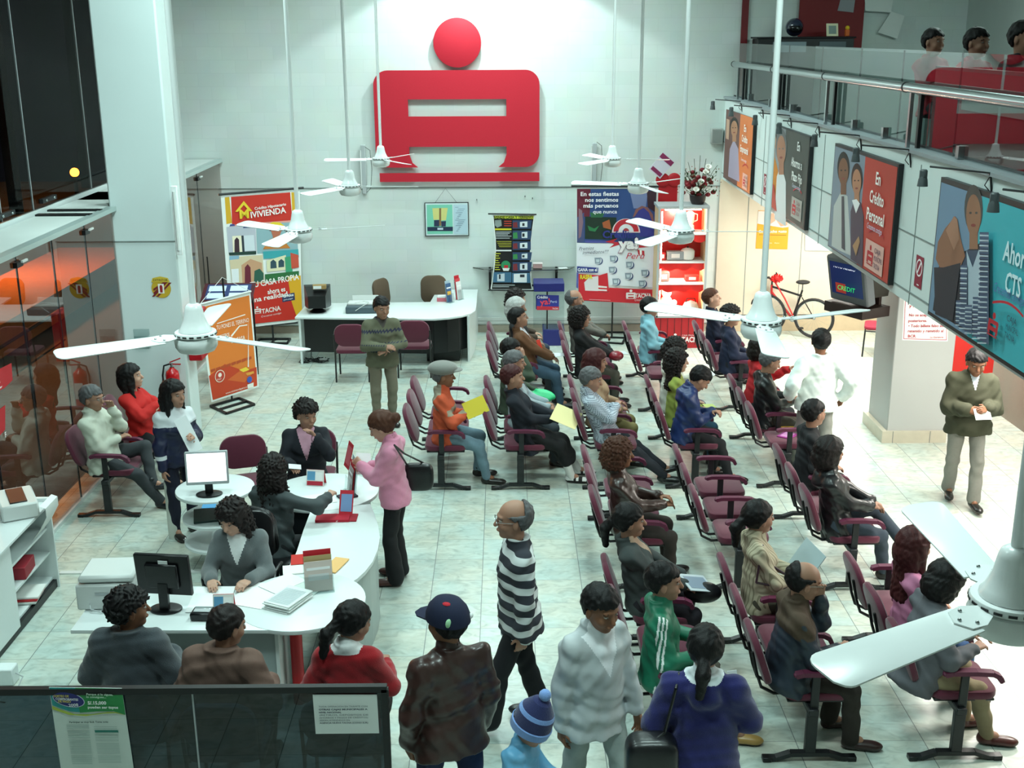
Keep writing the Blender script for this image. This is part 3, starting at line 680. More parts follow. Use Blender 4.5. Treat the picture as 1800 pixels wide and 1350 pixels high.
b = MB(); b.tube([(c2.x-.1, c2.y+.1, 0), (c2.x-.1, c2.y+.1, DT-.028)], .045, WL, 20); b.build('leg', rd)
b = MB(); p = PZ(560, 900, DT); b.box((-1.93, 9.72, .38), (.5, .02, .6), mat('desk_dark', '2a2f36', .5)); b.build('inner_panel', rd)
o = tag(MB().tube([(0, 0, 0), (0, 0, .60)], .055, mat('roll_cream', 'cfd3cb', .5), 24).build('paper_roll', loc=(-3.30, 10.72, 0)), 'upright pale tube standing beside the woman in the track jacket', 'tube')
b = MB(); b.box((0, 0, .01), (.24, .32, .02), mat('folder_green', '12302c', .5), .003); tag(b.build('folder', loc=(c3.x-.08, c3.y-.06, .483), rot=(0, 0, .25)), 'dark green folder on the upper round shelf', 'folder')
# lcd monitors
def lcd(lab, loc, rz, frame, back, on, w=.38, h=.31):
    t = thing('computer_monitor', lab, 'monitor', loc, rz)
    T = Matrix.Translation((0, 0, .115)) @ Matrix.Rotation(-.10, 4, 'X')
    b = MB(); b.box((0, 0, h/2), (w, .035, h), frame, .006, mx=T); b.build('housing', t)
    b = MB(); b.box((0, -.0185, h/2+.006), (w-.034, .002, h-.045), on, mx=T); b.build('screen', t)
    b = MB(); b.box((0, .03, h/2), (w*.6, .03, h*.6), back, .01, mx=T); b.build('back_bulge', t)
    b = MB(); b.bar((0, .05, .01), (0, .045, .22), .07, .03, back, (0, 1, 0)); b.build('neck', t)
    b = MB(); b.prism(circ(0, .03, .12, 28, ry=.09), 0, .014, back, None, .005); b.build('base', t)
    return t
scr = mat('monitor_screen', 'f4fbff', .4, emit=1.3)
lcd('grey monitor with glowing white screen on the round desk', (-2.72, 9.97, DT+.005), .12, M['grey_plastic'], M['black_plastic'], scr)
mo = lcd('black monitor seen from behind on the reception desk', (-2.50, 7.80, DT+.002), PI-.12, M['black_plastic'], M['black_plastic'], mat('screen_dim', '223040', .2, emit=.3), .41, .33)
b = MB(); b.box((-.02, .0205, .395), (.07, .003, .028), M['paper'], mx=Matrix.Rotation(-.1, 4, 'X')); b.build('paper_label', mo)
t = thing('laser_printer', 'pale laser printer at the left end of the reception desk', 'printer', (-2.95, 7.95, DT+.002), .05)
b = MB(); b.box((0, 0, .10), (.42, .36, .20), M['pale_plastic'], .012); b.build('body', t)
b = MB(); b.box((.01, 0, .235), (.40, .34, .06), M['pale_plastic'], .02); b.build('lid', t)
b = MB(); b.box((-.02, -.182, .13), (.10, .003, .02), M['grey_plastic']); b.box((.05, -.182, .08), (.003, .003, .15), M['grey_plastic']); b.build('front_seam', t)
b = MB(); b.tube([(-.12, -.17, .06), (-.10, -.22, .03), (-.02, -.24, .01), (.06, -.2, .008)], .005, M['grey_plastic'], 6); b.build('cord', t)

def sheet(lab, x, y, z, w, h, rz, c, name='paper_sheet', cat='paper', th=.003, group=None):
    b = MB(); b.box((0, 0, th/2), (w, h, th), c if not isinstance(c, str) else flatmat(c, .8), 0); o = b.build(name, loc=(x, y, z), rot=(0, 0, rz)); return tag(o, lab, cat, group)
Z0 = DT+.006
sheet('white papers spread in front of the receptionist, beside the black monitor', -2.21, 7.92, Z0, .30, .40, .05, 'eceeee', group=None)
sheet('open white sheet between the receptionist and the document stack', -1.88, 7.98, Z0, .30, .38, -.35, 'eef0ee')
sheet('white sheet with a dark edge lying next to the document stack', -1.72, 8.16, Z0+.006, .21, .30, -.7, 'e8ecec')
# stack of documents
t = thing('document_stack', 'thick stack of printed lists on the near round table', 'papers', (-1.62, 7.85, Z0), -.45)
for k in range(7):
    b = MB(); b.box((.004*((k*7) % 5-2), .004*((k*3) % 5-2), .004+.008*k), (.22, .30, .007), flatmat(['dfe5e3', 'c9d2cf', 'e6eae8'][k % 3], .8), rz=.02*((k*5) % 3-1)); b.build('sheaf', t)
b = MB()
for k in range(14): b.box((0, -.12+.017*k, .0605), (.18, .004, .0006), flatmat('a9b6c4'))
b.build('printed_lines', t)
for lab, px, w, h, rz, c, th in (('red folder half under the leaflet stand on the curved desk', (600-55, 985), .30, .20, .15, 'c22a22', .012), ('orange folder tucked under the red folder', (590, 995), .12, .26, -.3, 'e8b878', .008), ('white papers under the red folder', (520, 1003), .20, .16, .2, 'e5e5e0', .008),
        ('red brochure stack on the curved white desk', (585, 913), .29, .14, .03, 'b31a30', .022), ('dark red brochure lying beside the brochure stack', (621, 911), .07, .16, .0, '9c1c2c', .008)):
    p = PZ(px[0], px[1], DT); sheet(lab, p.x, p.y, DT+.002 if 'curved' in lab or 'beside' in lab else Z0, w, h, rz, c, 'brochure' if 'brochure' in lab else 'folder', 'brochure' if 'brochure' in lab else 'folder', th)
p = PZ(588, 914, DT+.03); pl = Plane((p.x-.03, p.y-.01, DT+.0245), (1, .03, 0), (0, 1, 0)); letter_on('lettering', pl, [('TACNA', .045, .01, .016, 'f2dadd', {'rot': -PI/2, 'd': .001})], [o for o in bpy.data.objects if o.get('label', '').startswith('red brochure stack')][0]).matrix_parent_inverse = [o for o in bpy.data.objects if o.get('label', '').startswith('red brochure stack')][0].matrix_basis.inverted()
sheet('white magazine with green pictures beside the document stack', -1.53, 8.13, Z0, .21, .28, 1.1, 'cdd8d2', 'magazine', 'magazine', .006)
p = PZ(560, 1045, Z0); leaflet_holder('h', 'clear stand full of red and yellow brochures on the near round table', (p.x, p.y+.05, Z0), .25, ['c41c2a', 'b8a070', 'd8c8c0'], .22, .30)
p = PZ(615, 866, Z0); leaflet_holder('h', 'clear stand with red leaflets before the woman in pink', (p.x, p.y, Z0), -1.25, ['9fb2ba', 'c41c2a', 'a89a9a'], .20, .32)
def tent_card(lab, px, rz, w=.17, h=.15, c='c9323a'):
    p = PZ(px[0], px[1], DT); t = thing('desk_calendar', lab, 'calendar', (p.x, p.y, Z0), rz)
    for s in (-1, 1):
        T = Matrix.Translation((0, s*.045, 0)) @ Matrix.Rotation(s*.30, 4, 'X'); b = MB(); b.box((0, 0, h/2), (w, .003, h), flatmat(c if s > 0 else 'e8e4e0'), mx=T)
        if s < 0: b.box((-w*.22, -.003, h*.62), (w*.45, .001, h*.55), flatmat('5f9ac0'), mx=T); b.box((.2*w, -.003, h*.6), (w*.4, .001, h*.5), flatmat('f2f2f0'), mx=T); b.box((0, -.003, h*.16), (w*.9, .001, h*.26), flatmat('b8283a'), mx=T)
        b.build('panel', t)
tent_card('triangular desk calendar in front of the clerk in the navy cardigan', (556, 852), -.15)
tent_card('red and yellow desk calendar beside the black monitor', (395, 1075), .05, .15, .14)
sheet('white paper under the reaching arm on the far round table', -1.72, 9.86, Z0, .34, .24, .3, 'eef2f0')
sheet('blue and yellow leaflet next to the white monitor', -2.66, 9.72, Z0, .12, .09, .1, '4a90c0', 'leaflet', 'leaflet')
sheet('dark notebook on the far round table', -1.45, 9.92, Z0, .16, .12, .6, '3a3440', 'notebook', 'notebook', .015)
b = MB(); b.box((0, 0, .03), (.16, .12, .06), M['black_plastic'], .01); b.box((0, -.01, .064), (.12, .05, .006), M['grey_plastic'], .002); b.box((0, .03, .064), (.13, .03, .006), M['chrome'], .002); tag(b.build('stamp_box', loc=(-2.20, 7.64, DT+.002), rot=(0, 0, -.05)), 'black stamp and pen tray at the front edge of the reception desk', 'tray')

# ------------------------------------------------------------------ left shelf unit with copier / printer
sh = thing('shelf_cabinet', 'white cabinet with open shelves at the left edge', 'cabinet', (-4.06, 8.6, 0))
b = MB(); b.box((-.27, -.55, .80/2+.03), (.54, 1.5, .74), WL, .003); b.build('cupboard', sh)
b = MB(); b.box((-.27, .05, .815), (.58, 2.25, .025), WL, .003); b.build('cabinet_top', sh)
b = MB(); b.box((-.27, 1.06, .43), (.56, .02, .86), WL); b.build('side_panel', sh)
b = MB(); b.box((-.53, .63, .42), (.02, .85, .80), WL); b.build('back_panel', sh)
for z in (.09, .34, .57):
    b = MB(); b.box((-.29, .63, z), (.50, .84, .02), WL); b.build('shelf', sh)
b = MB(); b.box((-.27, .28, .04), (.52, 1.58, .07), M['dark_metal']); b.build('plinth', sh)
t = thing('ring_binder', 'red and white ring binder on the middle shelf of the left cabinet', 'binder', (-4.25, 9.2, .352), .1)
b = MB(); b.box((0, 0, .055), (.30, .28, .11), flatmat('9c2030'), .004); b.build('cover', t); b = MB(); b.box((.02, -.142, .055), (.05, .004, .09), M['paper']); b.build('spine_label', t)
b = MB()
for k in range(3): b.box((.01*k, .01*k, .012+.02*k), (.34, .26, .018), flatmat(['d8dcd8', 'c02028', 'e4e4e0'][k]), .002)
tag(b.build('document_stack', loc=(-4.23, 9.22, .102), rot=(0, 0, .1)), 'red folder and papers on the lowest shelf of the left cabinet', 'papers')
t = thing('dot_matrix_printer', 'beige dot matrix printer with paper on top of the left cabinet', 'printer', (-4.24, 9.44, .83), -PI/2+.5)
b = MB(); b.box((0, 0, .07), (.46, .30, .14), M['pale_plastic'], .015); b.build('body', t)
b = MB(); b.box((0, .0, .145), (.36, .14, .012), M['black_plastic'], .003); b.build('cover_window', t)
b = MB(); b.box((0, -.17, .22), (.38, .012, .20), M['pale_plastic'], .004, mx=Matrix.Rotation(.25, 4, 'X')); b.box((0, -.155, .25), (.30, .004, .17), M['paper'], mx=Matrix.Rotation(.25, 4, 'X')); b.build('paper_support', t)
b = MB(); b.tube([(-.235, .0, .08), (-.26, .0, .08)], .022, M['pale_plastic'], 12); b.build('platen_knob', t)
b = MB()
pts = [(-4.0, .92), (-3.95, .90), (-3.95, .82), (-4.02, .70), (-4.1, .60)]
vs = []
for x, z in pts: vs += [(x, 9.32, z), (x, 9.60, z)]
b.add(vs, [(2*i, 2*i+1, 2*i+3, 2*i+2) for i in range(len(pts)-1)], M['paper'], True); b.add([(v[0]-.002, v[1], v[2]) for v in vs], [(2*i+2, 2*i+3, 2*i+1, 2*i) for i in range(len(pts)-1)], M['paper'], True)
tag(b.build('printed_paper'), 'long white sheet curling down from the dot matrix printer', 'paper')
sheet('white paper with a blue picture on the left cabinet, near the printer', -4.28, 8.45, .829, .30, .40, .1, 'dfe6ea')
sheet('small blue print lying on the white paper of the left cabinet', -4.38, 8.5, .833, .14, .12, .2, '3a4a8c', 'print', 'print')
t = thing('socket_box', 'white wall socket box with black plug at the left edge', 'socket', (-3.95, 7.55, 0))
b = MB(); b.box((0, 0, .28), (.10, .14, .56), M['pale_plastic'], .005); b.build('trunking', t); b = MB(); b.box((.03, 0, .60), (.14, .16, .14), M['white_lam'], .008); b.build('socket', t)
b = MB(); b.box((.11, .02, .60), (.05, .03, .03), M['black_plastic'], .005); b.tube([(.13, .02, .59), (.16, .0, .55), (.15, 0, .3), (.17, .05, .1), (.2, .15, .02)], .006, M['black_plastic'], 6); b.build('plug', t)
b = MB(); b.box((0, 0, .07), (.14, .12, .14), M['white_lam'], .008); b.tube([(.07, 0, .08), (.13, -.02, .06), (.12, -.1, .02)], .005, M['grey_plastic'], 6); tag(b.build('transformer', loc=(-3.86, 8.02, 0)), 'small white transformer box on the floor at the left edge', 'transformer')

# ------------------------------------------------------------------ glass partition at the bottom left
pt = thing('glass_partition', 'dark tinted glass screen with black frame across the lower left', 'partition', (0, 5.3, 0))
b = MB(); b.box((-1.85, 0, .80), (2.42, .010, 1.50), M['glass_dark']); b.build('glass_pane', pt)
b = MB(); b.box((-1.85, 0, 1.572), (2.46, .035, .035), M['black_metal']); b.build('top_rail', pt)
b = MB(); b.box((-1.85, 0, .03), (2.46, .05, .06), M['black_metal']); b.build('bottom_rail', pt)
b = MB(); b.box((-.63, 0, .79), (.035, .035, 1.56), M['black_metal']); b.build('post', pt)
b = MB(); b.box((-3.06, 0, .79), (.035, .035, 1.56), M['black_metal']); b.build('post', pt)
b = MB(); b.box((-1.615, -.004, .80), (.008, .012, 1.5), M['grey_plastic']); b.build('pane_joint', pt)

# ------------------------------------------------------------------ left column fittings
t = thing('fire_extinguisher', 'red fire extinguisher hanging on the left column', 'fire extinguisher', (-4.0, 13.51, .72))
RD = mat('extinguisher_red', 'c4141c', .25, coat=.5)
b = MB(); b.lathe([(0, -.25), (.07, -.245), (.08, -.22), (.08, .16), (.07, .20), (.03, .235), (.025, .25)], RD, 24); b.build('cylinder', t)
b = MB(); b.tube([(0, 0, .25), (0, 0, .30)], .018, M['chrome'], 10); b.bar((-.02, 0, .31), (.11, 0, .36), .02, .012, M['red_lam']); b.bar((-.02, 0, .29), (.11, 0, .285), .02, .012, M['red_lam']); b.build('valve', t)
b = MB(); b.tube([(-.02, 0, .29), (-.09, -.01, .27), (-.115, -.01, .15), (-.11, -.01, -.1), (-.10, -.01, -.16)], .011, M['black_plastic'], 8); b.build('hose', t)
b = MB(); b.prism([(-.05, -.12), (.05, -.12), (.05, .08), (-.05, .08)], 0, .002, M['paper'], Plane((0, -.081, 0), (1, 0, 0)).mx); b.build('paper_label', t)
pl = Plane((-4.07, 13.613, 1.91), (1, 0, 0))
st = print_on('extinguisher_sign', pl, [('c9a52a', circ(0, 0, .115, 32))] + [('7a1f24', [(x-.10+.0, -.10), (x-.07, -.10), (x+.10, .07), (x+.07, .07+.0)]) for x in (-.02, .03)] + [('7a1f24', [(-.095, -.05+.045*k), (.02+.04*k if k < 2 else .095, .095 if k > 0 else .055), (.045+.03*k if k < 2 else .1, .07 if k > 0 else .04), (-.09, -.075+.045*k)]) for k in range(2)] + [('f0ece4', [(-.035, -.06), (.035, -.06), (.035, .055), (-.035, .055)]), ('9c1c24', [(-.015, -.05), (.015, -.05), (.018, .02), (.01, .04), (-.01, .04), (-.018, .02)]), ('d8b83a', [(-.11, .075), (.11, .075), (.09, .125), (0, .145), (-.09, .125)])])
tag(st, 'round yellow and red striped extinguisher sign on the left column', 'sign')
letter_on('lettering', pl, [('EXTINTOR', 0, .088, .028, '3a2a10', {'align': 'CENTER', 'width': .17, 'd': .007})], st)
t = thing('tube_lamp', 'upright white fluorescent tube lamp on the edge of the left column', 'lamp', (-3.80, 13.56, 2.72))
b = MB(); b.box((0, 0, 0), (.07, .05, .80), M['white_paint'], .006); b.build('housing', t); b = MB(); b.tube([(.0, -.04, -.34), (0, -.04, .34)], .014, M['pale_plastic'], 10); b.build('tube', t)
b = MB(); b.box((0, -.03, -.30), (.02, .01, .03), M['black_plastic']); b.build('switch', t)
t = thing('fire_hose_box', 'red fire hose box on the right side of the left column', 'box', (-3.75, 13.85, 1.30))
b = MB(); b.box((0, 0, 0), (.16, .36, .60), M['red_lam'], .01); b.build('cabinet', t)
t = thing('clear_rack', 'clear acrylic leaflet rack on the front of the left column', 'rack', (-4.35, 13.60, 1.30))
b = MB(); b.box((0, 0, 0), (.19, .012, .24), M['glass'], .003); b.box((0, -.03, -.04), (.17, .004, .16), M['glass']); b.build('acrylic_stand', t)
for x, z0, z1, lab in ((-2.25, 2.32, 3.09, 'white tube lamp on the logo wall left of the red emblem'), (1.44, 2.42, 3.10, 'white tube lamp on the logo wall right of the red emblem')):
    t = thing('tube_lamp', lab, 'lamp', (x, YW-.05, (z0+z1)/2))
    b = MB(); b.box((0, 0, 0), (.07, .06, z1-z0), M['grey_plastic'], .006); b.build('housing', t); b = MB(); b.tube([(-.045, -.02, -.3), (-.045, -.02, .3)], .014, M['pale_plastic'], 10); b.build('tube', t)
    b = MB(); b.tube([(.03, -.02, .36), (.11, -.01, .30), (.13, -.01, 0), (.10, -.01, -.3), (.04, -.02, -.36)], .004, M['black_plastic'], 5); b.build('wire', t)
b = MB(); b.box((0, 0, 0), (.19, .10, .25), mat('speaker_grey', 'a5a8a4', .6), .012); b.box((0, -.052, 0), (.15, .006, .20), mat('speaker_grille', '8f938f', .8, bump=.4, bscale=200), .004)
tag(b.build('wall_speaker', loc=(3.38, YW-.06, 3.2)), 'small grey loudspeaker on the wall beside the orange poster', 'speaker')
for x, z in ((-.45, 2.2), (.33, 2.25), (.45, 2.22)):
    b = MB(); b.tube([(0, 0, 0), (0, -.03, 0), (0, -.035, .02)], .006, M['dark_metal'], 6)
    tag(b.build('wall_hook', loc=(x, YW, z)), 'small metal hook on the wall under the red emblem', 'hook', 'metal hooks on the logo wall')
# ------------------------------------------------------------------ red emblem on the wall
def emblem():
    t = thing('wall_emblem', 'huge red emblem of dot, rounded frame and bar on the back wall', 'emblem', (0, 0, 0))
    pl = Plane((0, YW, 0), (1, 0, 0)); m = M['logo_red']
    def U(l): return [pl.uv(x, y) for x, y in l]
    b = MB(); c = pl.uv(804, 75); r = .372; b.prism(circ(c[0], c[1], r, 56), .05, .09, m, pl.mx, .004); b.build('dot', t)
    L_, R_, T_, B_ = pl.uv(659, 200)[0], pl.uv(948, 200)[0], pl.uv(800, 123)[1], pl.uv(800, 293)[1]
    rad = .22
    def arc(cx, cy, r, a0, a1, n=8): return [(cx+r*math.cos(a0+(a1-a0)*i/n), cy+r*math.sin(a0+(a1-a0)*i/n)) for i in range(n+1)]
    il, ir = pl.uv(718, 190)[0], pl.uv(890, 190)[0]
    s1, s2 = pl.uv(800, 174)[1], pl.uv(800, 204)[1]; k1 = pl.uv(800, 257)[1]
    parts = [
     arc(R_-rad, T_-rad, rad, 0, PI/2)+arc(L_+rad, T_-rad, rad, PI/2, PI)+[(L_, s1), (R_, s1)],
     [(L_, s2), (il, s2), (il, s1), (L_, s1)], [(ir, s2), (R_, s2), (R_, s1), (ir, s1)],
     [(L_, k1), (R_, k1), (R_, s2), (L_, s2)],
     [(L_, k1), (L_, B_+rad)]+arc(L_+rad, B_+rad, rad, PI, 1.5*PI)[1:]+[(il+.13, B_), (il+.045, B_+.07), (il, B_+.2), (il, k1)],
     [(ir, k1), (ir, B_+.2), (ir-.045, B_+.07), (ir-.13, B_)]+arc(R_-rad, B_+rad, rad, -PI/2, 0)+[(R_, k1)]]
    b = MB()
    for p in parts: b.prism(p, .05, .09, m, pl.mx)
    b.build('frame', t)
    y0, y1 = pl.uv(800, 318)[1], pl.uv(800, 303)[1]
    b = MB(); b.prism([(L_+.05, y0), (R_, y0), (R_, y1), (L_+.05, y1)], .05, .09, m, pl.mx); b.build('bar', t)
emblem()
# ------------------------------------------------------------------ posters on the gallery beam
def skinf(c): return c
def fig(U, head, hr, skin, hair, body, bodypoly):
    """a person as printed on a poster: body, neck, face, hair"""
    out = [(body, U(bodypoly))]
    hx, hy = head; rx, ry = hr
    E_ = lambda cx, cy, a, b_, n=20: U([(cx+a*math.cos(2*PI*k/n), cy+b_*math.sin(2*PI*k/n)) for k in range(n)])
    out.append((skin, U([(hx-rx*.45, hy), (hx+rx*.45, hy), (hx+rx*.5, hy+ry*1.5), (hx-rx*.5, hy+ry*1.5)])))
    out.append((hair, E_(hx, hy-ry*.18, rx*1.08, ry*1.02))); out.append((skin, E_(hx, hy+ry*.08, rx*.86, ry*.88)))
    out.append((hair, E_(hx-rx*.35, hy-ry*.02, rx*.16, ry*.05, 8))); out.append((hair, E_(hx+rx*.35, hy-ry*.02, rx*.16, ry*.05, 8)))
    out.append(('8a4038', E_(hx, hy+ry*.5, rx*.3, ry*.07, 8)))
    return out
PM = Plane((XM-.05, 0, 0), (0, -1, 0))
def poster(lab, y0, y1, z0, z1, shapes, lines, px_mark=None):
    t = thing('poster', lab, 'poster', (0, 0, 0), 0, None)
    b = MB(); b.box((XM-.026, (y0+y1)/2, (z0+z1)/2), (.046, abs(y1-y0), z1-z0), M['dark_metal']); b.build('frame_board', t)
    print_on('print', PM, shapes, t); letter_on('lettering', PM, lines, t, .014)
    return t
U = lambda l: [PM.uv(x, y) for x, y in l]
def rect_yz(y0, y1, z0, z1): return [(-y0, z0), (-y1, z0), (-y1, z1), (-y0, z1)]
def full(y0, y1, c, z0=2.60, z1=3.64): return (c, rect_yz(y0, y1, z0, z1))
def swoosh(y, z, w, c1='5a6fc0', c2='c02030'):
    pts = [(-y+w*k/8, z+.05*math.sin(PI*k/8*.9)) for k in range(9)]; pts2 = [(a, b_-.018) for a, b_ in pts[::-1]]
    return (c2, pts+pts2)
# 1 orange
Y0, Y1 = 18.60, 16.50
poster('orange poster "En Crédito Empresarial", farthest on the gallery beam', Y0, Y1, 2.59, 3.63,
 [full(Y0-.02, Y0-1.15, '6f4a44'), full(Y0-1.15, Y1+.02, 'd8763a')] + fig(U, (1291, 225), (7, 16), 'b07c5c', '1c1614', 'a89ab0', [(1280, 310), (1283, 262), (1290, 245), (1298, 262), (1300, 320)]) + [('c8a088', rect_yz(18.5, 18.25, 3.2, 3.5)), swoosh(17.1, 2.93, .4), ('e6b0a0', rect_yz(17.05, 16.7, 2.62, 2.84))] + bank_mark(-17.0, 2.66, .14, 'c01828'),
 [('En', -17.0, 3.42, .10, 'f4f0e8', {'bold': .02, 'sx': 1.2, 'align': 'CENTER'}), ('Crédito', -17.0, 3.27, .10, 'f4f0e8', {'bold': .02, 'align': 'CENTER', 'width': .42}), ('Empresarial', -17.0, 3.12, .10, 'f4f0e8', {'bold': .02, 'align': 'CENTER', 'width': .56}), ('Crecemos contigo', -17.0, 3.0, .045, 'e8e8f4', {'shear': .3, 'align': 'CENTER', 'width': .4}), ('CAJA', -16.86, 2.78, .04, '5a3038', {'width': .16}), ('MUNICIPAL', -16.86, 2.72, .04, '5a3038', {'width': .2}), ('TACNA', -16.86, 2.66, .04, '5a3038', {'width': .16})])
# 2 grey
Y0, Y1 = 15.48, 13.40
poster('dark grey poster "En Ahorros a Plazo Fijo" on the gallery beam', Y0, Y1, 2.59, 3.65,
 [full(Y0-.02, Y0-.95, '8b8f92'), full(Y0-.9, Y1+.02, '4c4f49')] + fig(U, (1359, 248), (7, 18), 'b5805c', '3a2418', 'c87a1c', [(1350, 360), (1352, 290), (1360, 268), (1368, 300), (1368, 370)]) + fig(U, (1374, 262), (9, 30), 'a8745a', '6a6a6a', 'd8d8d8', [(1362, 385), (1366, 310), (1374, 290), (1382, 320), (1382, 398)]) + [('b83a28', U([(1351, 358), (1352, 320), (1362, 325), (1366, 372)])), swoosh(14.0, 2.98, .4), ('a9a49c', rect_yz(14.05, 13.55, 2.66, 2.9))] + bank_mark(-14.0, 2.70, .17, 'c01828'),
 [('En', -13.85, 3.45, .105, 'f4f4f0', {'bold': .02, 'align': 'CENTER'}), ('Ahorros a', -13.9, 3.25, .105, 'f4f4f0', {'bold': .02, 'align': 'CENTER', 'width': .52}), ('Plazo Fijo', -13.85, 3.09, .105, 'f4f4f0', {'bold': .02, 'align': 'CENTER', 'width': .50}), ('Crecemos contigo', -13.85, 3.01, .05, 'c9d4e8', {'shear': .3, 'align': 'CENTER', 'width': .4}), ('CAJA', -13.8, 2.83, .045, '7a2030', {'width': .17}), ('MUNICIPAL', -13.8, 2.77, .045, '7a2030', {'width': .22}), ('TACNA', -13.8, 2.71, .045, '7a2030', {'width': .17})])
# 3 red
Y0, Y1 = 12.38, 10.33
poster('red poster "En Crédito Personal" with a man and a woman in office clothes', Y0, Y1, 2.59, 3.67,
 [full(Y0-.02, Y0-1.08, '7c8896'), full(Y0-1.08, Y1+.02, 'b93a2c')] + fig(U, (1483, 300), (10, 28), '7a5038', '15120f', 'b9bcba', [(1462, 432), (1466, 362), (1478, 338), (1490, 345), (1497, 450), (1475, 440)]) + [('4a4650', U([(1480, 345), (1484, 345), (1486, 440), (1480, 436)]))] + fig(U, (1507, 318), (9, 26), 'b07a5c', '2a1a14', '4a3e4e', [(1496, 455), (1496, 372), (1502, 352), (1514, 356), (1519, 380), (1517, 470)]) + [('e6e6e6', U([(1499, 352), (1506, 375), (1513, 358), (1507, 350)])), ('a8805a', U([(1500, 432), (1511, 415), (1513, 425), (1506, 450)])), swoosh(11.0, 2.98, .45), ('d8a79c', rect_yz(11.05, 10.5, 2.63, 2.9))] + bank_mark(-10.98, 2.67, .19, 'b81a28'),
 [('En', -10.82, 3.43, .115, 'f6f2ec', {'bold': .02, 'align': 'CENTER'}), ('Crédito', -10.82, 3.25, .115, 'f6f2ec', {'bold': .02, 'align': 'CENTER', 'width': .42}), ('Personal', -10.82, 3.08, .115, 'f6f2ec', {'bold': .02, 'align': 'CENTER', 'width': .52}), ('Crecemos contigo', -10.82, 3.0, .055, 'd4d8f0', {'shear': .3, 'align': 'CENTER', 'width': .45}), ('CAJA', -10.76, 2.81, .05, '4a3a58', {'width': .18}), ('MUNICIPAL', -10.76, 2.74, .05, '4a3a58', {'width': .24}), ('TACNA', -10.76, 2.67, .05, '4a3a58', {'width': .18})])
# 4 teal
Y0, Y1 = 9.30, 7.20
sh4 = [full(Y0-.02, Y0-.98, '6f8aa4'), full(Y0-.85, Y1+.02, '3aa8b4')]
def coins(x0, x1, yt, yb, n, tilt=0):
    o = [('5d6d86', U([(x0, yt), (x1, yt), (x1, yb), (x0, yb-8)]))]
    for k in range(n):
        y = yt+(yb-yt)*k/n; o.append(('c4cdd6' if k % 2 else '394a68', U([(x0, y), (x1, y+1), (x1, y+(yb-yt)/n*.6), (x0, y+(yb-yt)/n*.6-.5)])))
    return o
sh4 += [('25262e', U([(1640, 545), (1650, 470), (1660, 455), (1700, 440), (1722, 428), (1735, 450), (1736, 592), (1690, 577)]))]
sh4 += fig(U, (1712, 375), (15, 42), '96684e', '4a4644', '3c4a60', [(1690, 460), (1700, 440), (1728, 440), (1740, 460), (1740, 590), (1690, 575)])
sh4 += [('aab8c4', U([(1700, 440), (1711, 470), (1722, 438), (1726, 470), (1718, 560), (1703, 560), (1702, 480)])),
        ('8e6048', U([(1646, 455), (1650, 425), (1662, 402), (1672, 390), (1680, 380), (1684, 385), (1690, 420), (1698, 450), (1690, 468), (1672, 478), (1656, 476)])), ('a87860', U([(1664, 405), (1678, 380), (1684, 386), (1687, 420), (1678, 440)])), ('2a2a34', U([(1643, 470), (1660, 470), (1690, 462), (1682, 520), (1676, 565), (1645, 552)]))]
sh4 += coins(1682, 1690, 528, 574, 12) + coins(1691, 1703, 466, 580, 26) + coins(1702, 1714, 536, 588, 14) + coins(1717, 1731, 522, 598, 18) + coins(1731, 1747, 408, 606, 44)
sh4 += [swoosh(7.95, 2.98, .5)] + bank_mark(-7.98, 2.74, .17, 'b81a28')
poster('teal poster of a man holding a coin behind coin stacks, at the right edge', Y0, Y1, 2.57, 3.68, sh4,
 [('Ahorros', -7.96, 3.27, .14, 'd4eaf0', {'bold': .02, 'width': .56}), ('CTS', -7.88, 3.07, .14, 'd4eaf0', {'bold': .02, 'width': .25}), ('Crecemos contigo', -8.06, 3.03, .07, '5a6aa8', {'shear': .3, 'width': .5}), ('CAJA', -7.79, 2.88, .045, '2a4a5c', {'width': .16}), ('MUNICIPAL', -7.79, 2.82, .045, '2a4a5c', {'width': .2}), ('TACNA', -7.79, 2.76, .045, '2a4a5c', {'width': .16})])
# no-smoking stickers on the beam
for (x, y, w, h, lab) in ((1606, 475, 11, 48, 'small dark red no smoking sticker between the red and the teal poster'), (1339, 322, 6, 28, 'small dark red sticker on the beam between the orange and the grey poster')):
    u, v = PM.uv(x, y); pl = Plane((XM-.004, -u, v), (0, -1, 0)); s = .09
    o = print_on('sticker', pl, [('8c1c34', [(-s, -.15), (s, -.15), (s, .12), (-s, .12)])] + [('f2e8ea', circ(0, .02, .075, 24)), ('8c1c34', circ(0, .02, .06, 24)), ('f2e8ea', [(-.05, -.03), (-.035, -.045), (.05, .07), (.035, .085)]), ('f2e8ea', [(-.02, -.13), (.03, -.13), (.03, -.12), (-.02, -.12)])]); tag(o, lab, 'sticker')
M['lamp_grey'] = mat('lamp_grey_metal', '4c5254', .5)
